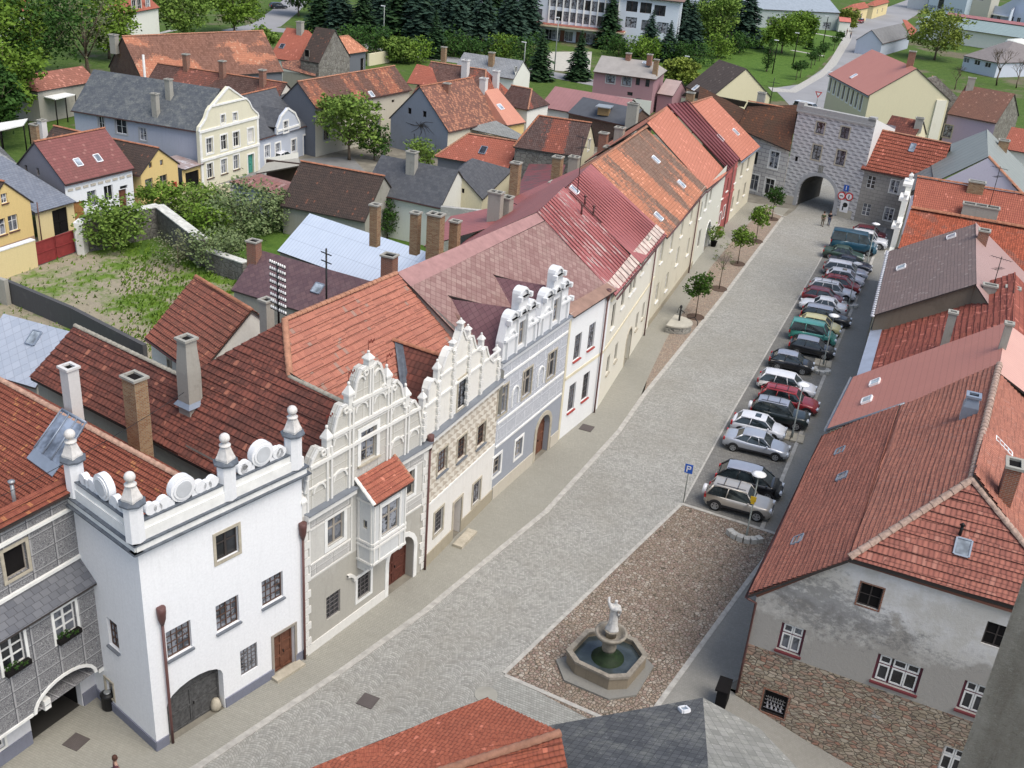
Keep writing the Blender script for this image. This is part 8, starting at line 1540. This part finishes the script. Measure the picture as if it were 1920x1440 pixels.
B18=gab('village_house','cream gabled house with brown-black roof beside the park corner',(1285,163),(1334,182),4.2,(1362,106),(1396,138),m_crm,tiles('brown_black_shingles',(.10,.08,.07),(.08,.065,.06),(.07,.06,.055),.3,.3,moss=.3,lam=.02,wave=.003),38,oh=.2,ridge=None);B18.finish();B18.sky(1304,165,.8,1.2,'skyglass','whitemetal')
q=G3(1425,200,9);B18.chim(0,0,q=G3(1425,198,7),w=1.1,d=.8,h=1.8,mat='ch_g');mb=MB();q=G3(1443,198,9.5);mb.tube([q,q+V((0,0,3.6))],.05,5);mb.tube([q+V((-.8,0,3.)),q+V((.8,0,3.))],.03,4);mb.build('aerial',M['black'],B18.o)
B19=House('village_house','narrow red-tiled roof with chimney row behind the bright orange townhouse',(-30,142));B19.roof([[G3(1278,178,7.5),G3(1395,200,7.5),G3(1400,190,8.5),G3(1290,170,8.5)]],t_brown,.1);B19.wall(G(1278,180,7.4),G(1395,202,7.4),7.2,m_crm);B19.finish();B19.chim(0,0,q=G3(1293,192,7.4),w=1.1,d=.8,h=1.3,mat='brick_y')
# right of the gate
GH=gab('corner_building','tall cream building with salmon roof and arched window row past the gate',(1553,139),(1628,179),8.2,(1640,87),(1706,131),m_crm,seam('flat_salmon_roof',(.52,.22,.17),(.49,.20,.155),sw=.35,ram=0,line=(.45,.18,.14)),34,oh=.3,ridge=None,gut=False)
for i in range(8):GH.win(GH.front,1557+i*8.2,158+i*4.9,.9,2.3,2,2,'frame_g','glass',sur='white_trim',sw=.2,arch=True)
GH.finish();GH.gut(x3(GH.a,8.0),x3(GH.b,8.0),.16,'steel');GH.chim(1706,122,w=1.0,d=.8,h=2.0,mat='brick_r');GH.sky(1601,143,.8,1.1,'skyglass','whitemetal')
mb=MB();mb.box(GH.right.pt(GH.right.L-1.2,4.1,.1),1.6,.3,8.2,x3(GH.right.x,0),x3(GH.right.n,0));mb.build('white_corner_tower',m_cream,GH.o)
G20=gab('village_house','dusky brown-roofed house with lilac wall and rough stone gable',(1776,213),(1868,231),5.8,(1762,150),(1908,177),plaster('lilac_render',(.44,.35,.44),(.36,.3,.36),.2),tiles('dusky_brown_tiles',(.21,.11,.08),(.17,.09,.07),(.14,.09,.07),.24,.3,moss=.4,lam=.03),36,oh=.2,ridge=None,gmat=m_gst)
G20.win(G20.front,1777,246,1.3,1.9,2,2,'frame_b',sur='stone_trim');G20.finish();G20.chim(1818,166,w=1.1,d=.8,h=1.6,mat='ch_g')
G21=gab('village_house','salmon end roof between the cream building and the lilac house',(1746,164),(1772,167),6.5,(1722,141),(1748,140),m_offw,seam('flat_salmon_roof2',(.52,.22,.17),(.49,.20,.155),sw=.35,ram=0,line=(.45,.18,.14)),30,oh=.2,ridge=None);G21.finish()
st_=House('village_house','mottled brown-grey stone gable with pale sloping coping',(-2,172));q0,q1,q2=G(1712,215,5),G(1780,198,5),None;st_.wall(G(1705,260),G(1772,262),[(0,9.5),(2.2,10.2),(9.5,5.4),(10.5,5.2)],m_gst,thick=.5);st_.finish()
G22=gab('village_house','low brown pantiled roof wedged behind the bright red gate annex',(1652,250),(1712,262),6.6,(1702,212),(1738,238),m_crm,t_dark,36,oh=.2,ridge=None);G22.finish();G22.chim(1722,236,w=1.0,d=.9,h=1.0,mat='ch_g')
G23=gab('village_house','red tiled roof over pale wall at the right picture edge',(1878,278),(1960,293),5.,(1892,238),(1965,248),m_offw,t_ora,34,oh=.3,ridge=None);G23.finish()
G24=gab('village_house','grey-roofed small house with blue-white gable beside the far road',(1655,82),(1708,68),3.2,(1650,56),(1692,40),plaster('pale_blue_small',(.42,.46,.54)),plain('grey_shingle',(.17,.17,.17),.9,.2,0,.15,1),40,oh=.2,ridge=None);G24.finish();G24.roof([[G3(1692,38,6),G3(1700,36,6),G3(1720,58,3),G3(1708,68,3)]],t_ora,.1,name='tiled_slope')
HL=gab('industrial_hall','very long industrial hall with green-grey sheet roof and red ridge panels',(1716,42),(1960,78),4.2,(1740,22),(1970,48),m_offw,seam('green_grey_hall_sheet',(.24,.31,.30),(.21,.27,.265),sw=1.2,ram=0,line=(.2,.26,.25)),10,oh=.6,ridge=None);HL.finish();A_,B_=HL.planes[0][0][2],HL.planes[0][0][3]
HL.roof([[B_.lerp(A_,.1)+V((0,-3.5,-.3)),B_.lerp(A_,.8)+V((0,-3.5,-.3)),B_.lerp(A_,.8)+V((0,-.5,.25)),B_.lerp(A_,.1)+V((0,-.5,.25))]],plain('dull_red_panels',(.30,.13,.13)),.1,name='red_panels')
SD=gab('shed','grey-roofed low shed with glazed bluish white front behind the wide tree',(1806,104),(1872,118),3.4,(1812,58),(1884,78),plaster('bluish_white_shed',(.50,.54,.62)),plain('brown_grey_felt',(.19,.17,.165),.9),12,oh=.3,ridge=None)
for px in (1812,1832,1852):SD.win(SD.front,px,113+(px-1812)*.22,1.6,1.1,2,1,'frame_w')
SD.finish()
t=thing('tank','large white storage tank at the right picture edge','tank',x3(G(1900,128),0));q=org(t);mb=MB();mb.lathe(q,[(3.4,0),(3.4,6.3),(3.1,6.6),(.1,7.2)],24);mb.build('body',plain('white_tank',(.72,.73,.66),.5),t);mb=MB();mb.tube([q+V((-3.0,-1.8,0)),q+V((-3.0,-1.8,6.6))],.06,5);mb.build('ladder',M['steel'],t)
TX=House('warehouse','pale blue warehouse with dark letters above the long hall',(-20,430));wt=TX.wall(G(1737,22),G(1806,32),13,plaster('pale_blue_warehouse',(.42,.50,.56),(.36,.42,.46),.3),thick=8);TX.win(wt,1765,3,2.0,5,1,2,'frame_g');TX.finish()
TX.roof([[wt.pt(-.4,13.05,.4),wt.pt(wt.L+.4,13.05,.4),wt.pt(wt.L+.4,13.3,-8.4),wt.pt(-.4,13.3,-8.4)]],M['ch_g'],.3)
u,z=wt.hit(1768,16);cu=bpy.data.curves.new('lettering','FONT');cu.body='DOBRY NATR STA';cu.size=1.75;cu.extrude=.02;cu.align_x='CENTER';t_=bpy.data.objects.new('tmp',cu);C.objects.link(t_);lm_=bpy.data.meshes.new_from_object(t_.evaluated_get(bpy.context.evaluated_depsgraph_get()));bpy.data.objects.remove(t_);lm_.materials.clear();lm_.materials.append(plain('faded_dark_letters',(.12,.14,.16)));t_=bpy.data.objects.new('lettering',lm_);C.objects.link(t_);t_.parent=TX.o;X,Nn=x3(wt.x,0),x3(wt.n,0);p_=wt.pt(u,z-.6,.05)-org(TX.o);t_.matrix_local=Matrix(((X.x,0,Nn.x,p_.x),(X.y,0,Nn.y,p_.y),(0,1,0,p_.z),(0,0,0,1)))
for (a,b,hh,col,lab,ze_) in (((1808,30),(1850,36),12,(.46,.45,.38),'pale beige block between the lettered warehouse and the blue gable house',0),((1700,14),(1736,20),9,(.60,.60,.58),'white block left of the lettered warehouse',0)):
 h=House('warehouse',lab,G(*a));w_=h.wall(G(*a),G(*b),hh,plaster('block_%d' % a[0],col),thick=8);h.win(w_,w_.L*.5,hh*.55,w_.L*.3,1.6,3,1,raw=True);h.finish();h.roof([[w_.pt(-.3,hh+.1,.3),w_.pt(w_.L+.3,hh+.1,.3),w_.pt(w_.L+.3,hh+.3,-8.3),w_.pt(-.3,hh+.3,-8.3)]],M['ch_g'],.3)
BGb=gab('village_house','blue-white gabled house with white balcony at the top right edge',(1895,20),(1925,-10),5.,(1912,4),(1935,-20),plaster('blue_white_house',(.55,.60,.70)),plain('dark_grey_sheet',(.12,.12,.13)),34,oh=.3,ridge=None,gut=False)
wb=BGb.wall(G(1848,33),G(1925,47),[(0,4.5),(5,4.5),(13,9.5),(19,6)],plaster('blue_white_house2',(.52,.57,.68)),name='front_wall')
for px in (1858,1872,1896,1909):BGb.win(wb,px,30+(px-1848)*.17,1.5,1.6 if px<1880 else 2.6,2,1)
BGb.finish();mb=MB();mb.box(wb.pt(5,1.6,.6),10,1.2,.3,x3(wb.x,0),x3(wb.n,0));mb.build('balcony',M['white_trim'],BGb.o)
# school
SC=House('school_building','long white three-storey school with mullioned windows and red canopy',(-80,250),'school');m_sc=plaster('school_white',(.58,.63,.70),(.5,.54,.58),.2,.1);s0,s1=G(872,58),G(1262,100);ws_=SC.wall(s0,s1,11.4,m_sc,out=(0,-1),thick=12)
for px in range(1035,1157,13):
 for dy,hh in ((28,2.2),(2,2.2)):SC.win(ws_,px,dy+(px-1035)*.13,1.7,hh,2,1,'frame_b','glassc' if px % 2 else 'glass')
for px,py in ((996,24),(1006,26),(1185,12),(1211,15),(1237,20),(1183,42),(1213,48),(1242,52),(998,0),(890,5),(915,8)):SC.win(ws_,px,py,2.6,2.3,2,1,'frame_b')
for px in (1029,1042,1066,1106,1119):SC.win(ws_,px,64+(px-1029)*.12,2.0,2.2,2,1,'frame_w')
for px in (1055,1086,1093):SC.door(ws_,(px,75+(px-1055)*.12),1.8,2.5,'door_b')
SC.finish();X,Nn=x3(ws_.x,0),x3(ws_.n,0);u0,u1=ws_.hit(990,50)[0],ws_.hit(1172,72)[0];mb=MB();mb.box(ws_.pt((u0+u1)/2,3.55,1.6),u1-u0,3.2,.35,X,Nn);c_=mb.build('canopy',plain('cream_canopy',(.55,.48,.34)),SC.o);mb=MB();mb.box(ws_.pt((u0+u1)/2,3.8,1.6),u1-u0-.3,3.0,.12,X,Nn);mb.build('red_canopy_roof',plain('red_canopy_roof',(.30,.11,.08)),c_)
mb=MB()
for px in range(1029,1160,13):u=ws_.hit(px,30)[0];mb.box(ws_.pt(u,7.5,.15),.3,.34,7.4,X,Nn)
mb.build('window_piers',M['white_trim'],SC.o);SC.roof([[ws_.pt(-1,11.4,.8),ws_.pt(ws_.L+1,11.4,.8),ws_.pt(ws_.L-4,14,-6),ws_.pt(4,14,-6)],[ws_.pt(ws_.L+1,11.4,-12.8),ws_.pt(-1,11.4,-12.8),ws_.pt(4,14,-6),ws_.pt(ws_.L-4,14,-6)],[ws_.pt(ws_.L+1,11.4,.8),ws_.pt(ws_.L+1,11.4,-12.8),ws_.pt(ws_.L-4,14,-6)]],plain('brown_roof_tiles_far',(.20,.13,.11),.9),.2)
u,z=ws_.hit(1128,88);mb=MB();q=ws_.pt(u,.9,2.);mb.box(q,2.6,1.4,1.8,X,Nn);tag(mb.build('yellow_container',plain('yellow_container',(.50,.34,.04),.6)),'yellow container by the school entrance','container')
FH=gab('industrial_hall','long grey-green low building beyond the park',(1270,10),(1576,24),5,(1275,-30),(1575,-14),plaster('grey_green_far',(.36,.40,.40),(.3,.33,.33),.3),plain('bluish_grey_far_roof',(.26,.30,.34),.8),22,oh=.3,ridge=None,zb=0)
for px in range(1290,1570,26):FH.win(FH.front,px,22+(px-1290)*.1,2.6,1.8,2,1,'frame_g')
FH.finish();kp=gab('kiosk','small red-roofed pavilion at the end of the long grey-green building',(1574,40),(1596,42),3.,(1578,32),(1594,33),m_offw,plain('coral_roof',(.48,.16,.13)),24,oh=.2,ridge=None,gut=False);kp.finish()
for (a,b,c,d,ze_,lab,rm_) in (((1640,12),(1668,4),(1642,2),(1660,-6),4,'yellow house at the top edge left of the far road bend',t_ora),((1600,20),(1630,14),(1602,8),(1625,2),4,'yellow house at the top edge nearer the park',t_ora)):h=gab('village_house',lab,a,b,ze_,c,d,m_yel2,rm_,38,ridge=None,gut=False);h.win(h.front,h.front.L/3,1.8,1.4,1.5,raw=True);h.win(h.front,h.front.L*2/3,1.8,1.4,1.5,raw=True);h.finish()
# top left barns and houses
t_bar=tiles('orange_barn_tiles',(.46,.20,.12),(.38,.15,.09),(.2,.12,.09),.24,.34,moss=.2,lam=.08,lich=(.5,.3,.2),patch=(.20,.11,.085),pam=.3,psc=(.14,.22))
T1=gab('barn','huge barn under a mottled orange tile roof with dark brick gable',(268,152),(532,134),5.2,(218,78),(474,50),m_dgrey,t_bar,42,oh=.3,ridge='ridge_o',gmat=m_brk,gut=False);T1.finish();T1.chim(215,88,w=1.,d=.8,h=1.6,mat='ch_g')
T2=gab('barn','long dark brown and rust tiled roof between the huge barn and the slate house',(262,172),(507,212),5.,(272,113),(538,158),m_offw,tiles('rust_and_black_tiles',(.24,.09,.065),(.15,.07,.055),(.08,.06,.055),.24,.32,moss=.4,lam=.03,patch=(.10,.07,.06),pam=.4,psc=(.12,.1)),38,oh=.2,ridge='ridge',gut=False);T2.finish()
for p_ in ((350,130),(418,143),(493,160)):T2.chim(*p_,w=.7,d=.7,h=1.9,mat='brick_r')
mb=MB();q=G3(272,150,7);mb.tube([q+V((0,0,-7)),q+V((0,0,3.2))],.16,8);mb.build('flue_pipe',M['ch_w'],T2.o)
T3=gab('barn','red tiled shed with grey rendered gable behind the white canopy',(70,172),(182,152),4.2,(55,138),(180,120),M['ch_g'],tiles('worn_pink_red_tiles',(.33,.14,.10),(.26,.11,.08),(.18,.1,.08),.24,.34,moss=.3,lam=.1),36,oh=.2,ridge=None,gut=False);T3.finish()
CN=thing('canopy','flat white sheet canopy on dark posts in the yard','canopy',x3(G(98,200),0));mb=MB();cp=[G3(50,173,3.4),G3(69,163,3.4),G3(141,177,3.4),G3(103,186,3.4)];mb.slab(cp,.12);mb.build('canopy_sheet',plain('white_canopy_sheet',(.78,.79,.76),.5),CN)
for q in cp+[cp[2].lerp(cp[3],.5),cp[0].lerp(cp[3],.5)]:mb=MB();mb.tube([V((q.x,q.y,0)),q+V((0,0,-.1))],.08,6);mb.build('post',M['dark'],CN)
for (pts,z,lab,mt) in (([(-20,250),(0,230),(52,222),(44,234),(0,244)],3.2,'white flat canopy at the left picture edge',plain('white_canopy_sheet',(.78,.79,.76))),):
 t=thing('canopy',lab,'canopy',x3(G(20,235,z),0));mb=MB();cp=[G3(*p,z) for p in pts];mb.slab(cp,.12);mb.build('canopy_sheet',mt,t)
 for q in cp:mb=MB();mb.tube([V((q.x,q.y,0)),q+V((0,0,-.1))],.08,6);mb.build('post',M['dark'],t)
LB=gab('shed','dark mossy tile roof with tall stump chimney behind the maroon roof',(34,318),(140,345),3.0,(60,226),(158,250),M['ch_g'],t_dkb,36,oh=.2,ridge='ridge',gut=False);LB.finish();LB.chim(70,262,w=.9,d=.8,h=1.6,mat='brick_y');LB.chim(82,258,w=.6,d=.7,h=1.8,mat='ch_w')
LC=gab('shed','weathered grey board roof at the left edge',(-30,330),(34,308),2.8,(-30,250),(16,243),M['ch_g'],slate('weathered_grey_boards',(.22,.23,.24),(.27,.28,.28),(.3,.3,.28),.3,.6,diamond=False),26,oh=.2,ridge=None,gut=False);LC.finish()
N1=gab('village_house','clean red tiled roof with one skylight beyond the huge barn',(504,82+26),(560,116),3.8,(523,51),(582,56),m_offw,t_ora,36,oh=.2,ridge=None,gut=False);N1.finish();N1.sky(529,87,.8,1.,'glass','zinc');N1.chim(563,62,w=1,d=.9,h=1.8,mat='ch_g')
N2=gab('ruined_house','half-collapsed brown-roofed house with broken ridge',(562,112),(598,118),5.0,(604,43),(622,64),m_gst,t_dkb,46,oh=.1,ridge=None,gut=False);N2.win(N2.front,575,100,.9,1.1,1,1,'frame_d','dark');N2.finish()
N2b=House('shed','sunken brown tile roof with rubble in front of the half-collapsed house',(-92,150));N2b.roof([[G3(530,131,3.2),G3(592,140,3.2),G3(592,112,4.4),G3(527,112,4.4)]],t_spk,.1);N2b.wall(G(530,133,3),G(592,142,3),3.,M['ch_g']);N2b.finish()
N3=gab('village_house','orange hipped roof over dark bay openings near the far street',(626,105),(690,96),4.6,(612,73),(648,66),m_dgrey,tiles('speckled_bright_orange',(.48,.22,.13),(.42,.17,.10),(.3,.15,.1),.24,.3,moss=.15,lam=.15),36,oh=.3,ridge='ridge_o',gut=False);N3.win(N3.front,.9*N3.front.L,2.4,1.,2.2,1,1,'frame_w','dark',raw=True);N3.finish();N3.wall(G(596,140),G(628,142),4.6,m_lblue,name='grey_block');N3.walls[-1].mesh(mb := MB());mb.build('grey_block',m_lblue,N3.o)
N4=House('garden_wall','pale garden wall with white coping near the far street',(-80,165),'wall');N4.wall(G(692,124),G(731,117),2.2,m_crm,thick=.4);N4.finish()
VL=gab('village_house','cream villa half hidden by trees at the top',(240,25),(300,14),7,(245,-10),(300,-20),m_offw,t_ora,36,ridge=None,gut=False)
for px in (252,262,278):VL.win(VL.front,px,12-(px-250)*.18,1.4,2.2,2,2)
VL.finish()
for a,b,c,d,lab in (((-40,20),(60,5),(-30,-10),(50,-25),'salmon roof at the top left corner'),((0,34),(60,22),(-2,12),(62,0),'brown-red roof just below the salmon corner roof')):h=gab('village_house',lab,a,b,5,c,d,m_offw,t_ora,36,ridge=None,gut=False);h.finish()
# ---- garden and yard walls
def freewall(name,label,pts,h,mat,cap=None,th=.5,cat='wall',hs=None,capw=.2):
 t=thing(name,label,cat,x3(pts[0],0));mb,cm=MB(),MB()
 for i in range(len(pts)-1):
  a,b=V(pts[i]),V(pts[i+1]);h0,h1=(hs[i],hs[i+1]) if hs else (h,h);d=(b-a).normalized();n_=V((-d.y,d.x))*th/2;mb.grid([[x3(a+n_,0),x3(a+n_,h0),x3(a-n_,h0),x3(a-n_,0)],[x3(b+n_,0),x3(b+n_,h1),x3(b-n_,h1),x3(b-n_,0)]],True,0,False,True)
  if cap:m_=n_*(1+capw);cm.grid([[x3(a+m_,h0),x3(a+m_,h0+.1),x3(a-m_,h0+.1),x3(a-m_,h0)],[x3(b+m_,h1),x3(b+m_,h1+.1),x3(b-m_,h1+.1),x3(b-m_,h1)]],True,0,False,True)
 mb.build('masonry',mat,t)
 if cap:cm.build('coping',cap,t)
 return t
m_cop=plain('lichened_white_coping',(.55,.55,.50),.9,.2,0,.3,2);m_gw=stones('dark_garden_rubble',[(.17,.165,.15),(.23,.22,.2),(.13,.125,.115)],(.10,.095,.085),2.2,.06,grime=.5)
freewall('garden_wall','tall dark rubble wall with white coping dividing yard and garden',[G(165,470),G(262,455)+V((0,3)),G(384,500)],3,m_gw,m_cop,.9,hs=[3.,3.,2.6]);freewall('garden_wall','lower continuation of the rubble wall towards the maroon slate house',[G(392,506),G(462,530)],1.9,m_gw,m_cop,.7)
freewall('garden_wall','pale rendered wall end beside the red gate',[G(152,478),G(163,468),G(215,448)],3.,m_offw,plain('white_slab_coping',(.72,.72,.72)),.7);freewall('yard_wall','yellow rendered yard wall with white coping left of the red gate',[(-73.3,52),(-73.0,66.0)],2.5,m_yel2,plain('white_slab_coping',(.72,.72,.72)),.5)
t=thing('yard_gate','dark red double sheet-metal gate of the yard','gate',(-73,68.5,0));mr=plain('dark_red_sheet_gate',(.22,.035,.035),.6,.3,0,.2,2)
for k in (0,1):mb=MB();mb.box((-72.95,67.2+k*2.3,1.15),.06,2.24,2.1);L_=mb.build('gate_leaf',mr,t);mb=MB();[mb.box((-72.9,67.2+k*2.3+dy,1.15),.06,.08,2.1) for dy in (-1.08,1.08)];[mb.box((-72.9,67.2+k*2.3,z),.06,2.2,.08) for z in (.15,1.15,2.15)];mb.build('leaf_frame',mr,L_)
freewall('yard_wall','dark concrete wall along the near side of the yard',[G(18,565),G(140,618),G(275,690)],1.9,plaster('dark_concrete',(.085,.085,.088),(.16,.16,.15),.5,.8),None,.35);freewall('yard_wall','pale concrete wall stub at the left end of the dark yard wall',[G(-20,560),G(18,572)],2.2,M['ch_g'],None,.4)
freewall('lane_wall','low rendered lane wall above the garden',[G(325,392),G(430,368)],1.5,m_crm,None,.4)
t=thing('telegraph_rack','rack of white insulators in rows on a dark pole above the roofs','telegraph pole',(-30.2,42.4,13.));q=V((-30.2,42.4,13.));mb=MB();mb.tube([q+V((0,0,-.6)),q+V((0,0,3.2))],.06,6);mb.build('pole',M['black'],t);mi=plain('porcelain_insulator',(.75,.75,.72),.3)
for k in range(8):
 z=.55+k*.36;mb=MB();mb.box(q+V((0,0,z)),1.35,.05,.05,(.95,-.3));c_=mb.build('crossarm',M['black'],t);mb=MB()
 for j in range(8):u=(j-3.5)*.17;mb.lathe(q+V((.95*u,-.3*u,z+.02)),[(.03,0),(.055,.02),(.05,.12),(.02,.16)],6)
 mb.build('insulators',mi,c_)
t=thing('telegraph_pole','short dark pole with two insulator arms behind the orange roof','telegraph pole',(-31.0,48.5,10));q=V((-31.0,48.2,10));mb=MB();mb.tube([q,q+V((0,0,5.2))],.06,6);mb.build('pole',M['black'],t)
for k in (4.4,4.9):mb=MB();mb.box(q+V((0,0,k)),.9,.05,.05,(.95,-.3));mb.build('crossarm',M['black'],t)
def ulamp(px,py,tx_,ty_,lab,arm=0):b=G(px,py);z=topz(x3(b),tx_,ty_);t=thing('utility_pole',lab,'lamp pole',x3(b,0),'poles of the back streets');mb=MB();mb.tube([x3(b,0),x3(b,z)],[.13,.09],6);mb.build('pole',M['dark'] if arm else m_pole,t);mb=MB();mb.box(x3(b,z)+V((-.3,0,.05)),.9,.25,.14);mb.build('lamp_head',M['whitemetal'],t)
ulamp(52,455,39,378,'leaning dark wooden lamp pole before the yellow gabled house',1);ulamp(719,96,724,12,'grey lamp pole among the spruces by the school street');ulamp(980,152,985,80,'grey lamp pole beside the lone spruce');ulamp(1039,133,1041,33,'tall lamp pole before the school canopy');ulamp(1448,138,1458,76,'park pole beside the slim cypress',1);ulamp(1486,124,1493,62,'park pole in the middle of the lawn',1);ulamp(1540,98,1547,30,'tallest park pole by the ball-clipped trees',1);ulamp(1284,158,1287,106,'dark pole by the round yellow-green bush',1);ulamp(1548,190,1541,133,'lamp with long white head at the crossroads by the cream building',1)
sg=x3(G(1529,205),0);t=thing('give_way_sign','red-rimmed triangular give-way sign at the crossroads past the gate','road sign',sg);mb=MB();mb.tube([sg,sg+V((0,0,3))],.05,6);mb.build('pole',m_pole,t)
for r_,m_,y_ in ((.75,m_rr,-.06),(.45,m_ww,-.09)):mb=MB();mb.poly([sg+V((math.cos(R(a_))*r_,y_,2.8+math.sin(R(a_))*r_)) for a_ in (-90,30,150)]);mb.build('sign_plate',m_,t)
# cars out in the streets, walkers
gs='cars out in the surrounding streets'
car('hatch','white car parked in front of the small blue and white house',G(529,304),R(95),CP['white'],group=gs,name='street_car');car('wagon','dark blue car on the far street at the top left',G(522,16),R(60),CP['navy'],group=gs,name='street_car');car('hatch','dark car driving on the far road below the crossing',G(1623,75),R(275),CP['navy'],roofmat=CP['white'],group=gs,name='street_car');car('small','red and white car farthest up the far road',G(1613,43),R(265),CP['red'],roofmat=CP['white'],group=gs,name='street_car');car('bigvan','white van standing behind the gate parapet',G(1511,216),R(340),CP['white'],group=gs,name='street_car')
person(G(1594,72),R(250),'walker in dark clothes on the far pavement, the nearer of two',cloth('black_cloth',(.02,.02,.025)),cloth('denim',(.05,.07,.12)),group='walkers on the far pavement');person(G(1587,66),R(250),'walker in plum top on the far pavement, the farther of two',cloth('plum_cloth',(.12,.05,.06)),cloth('grey_cloth',(.1,.1,.1)),group='walkers on the far pavement');person(G(1640,83),R(120),'person in black beside the blue-white small gable',cloth('black_cloth',(.02,.02,.025)),cloth('grey_cloth',(.1,.1,.1)))
rnd=random.Random(8);vs,fs=[],[]
for i in range(9000):
 x_,y_=rnd.uniform(-73,-46),rnd.uniform(50,76)
 if (x_+73)+(y_-50)*.9<24 and rnd.random()<.8:continue
 k=rnd.uniform(.05,.16);a_=rnd.uniform(0,3.14);c,s_=math.cos(a_)*k,math.sin(a_)*k;j=len(vs);vs += [V((x_-c,y_-s_,0)),V((x_+c,y_+s_,0)),V((x_+s_,y_+c,k*2.2))];fs.append((j,j+1,j+2))
mb=MB();mb.tris(vs,fs);tag(mb.build('grass_tufts',LF['mid'],uv=False),'rough grass tufts over the walled yard','grass',kind='stuff')
def cable(a,b,sag,lab):mb=MB();mb.tube([a.lerp(b,i/10)-V((0,0,sag*(1-(i/5-1)**2))) for i in range(11)],.018,3);tag(mb.build('overhead_cable',M['black'],uv=False),lab,'cable','overhead cables')
cable(G3(-30,945,9.2),G3(345,736,11.),.25,'thin cable crossing the red roofs to the tall grey chimney');cable(G3(1286,106,7),G3(1362,106,9),.4,'cable from the dark pole to the cream gabled house');cable(G3(724,14,10),G3(985,80,9),1.2,'cable strung along the school street')
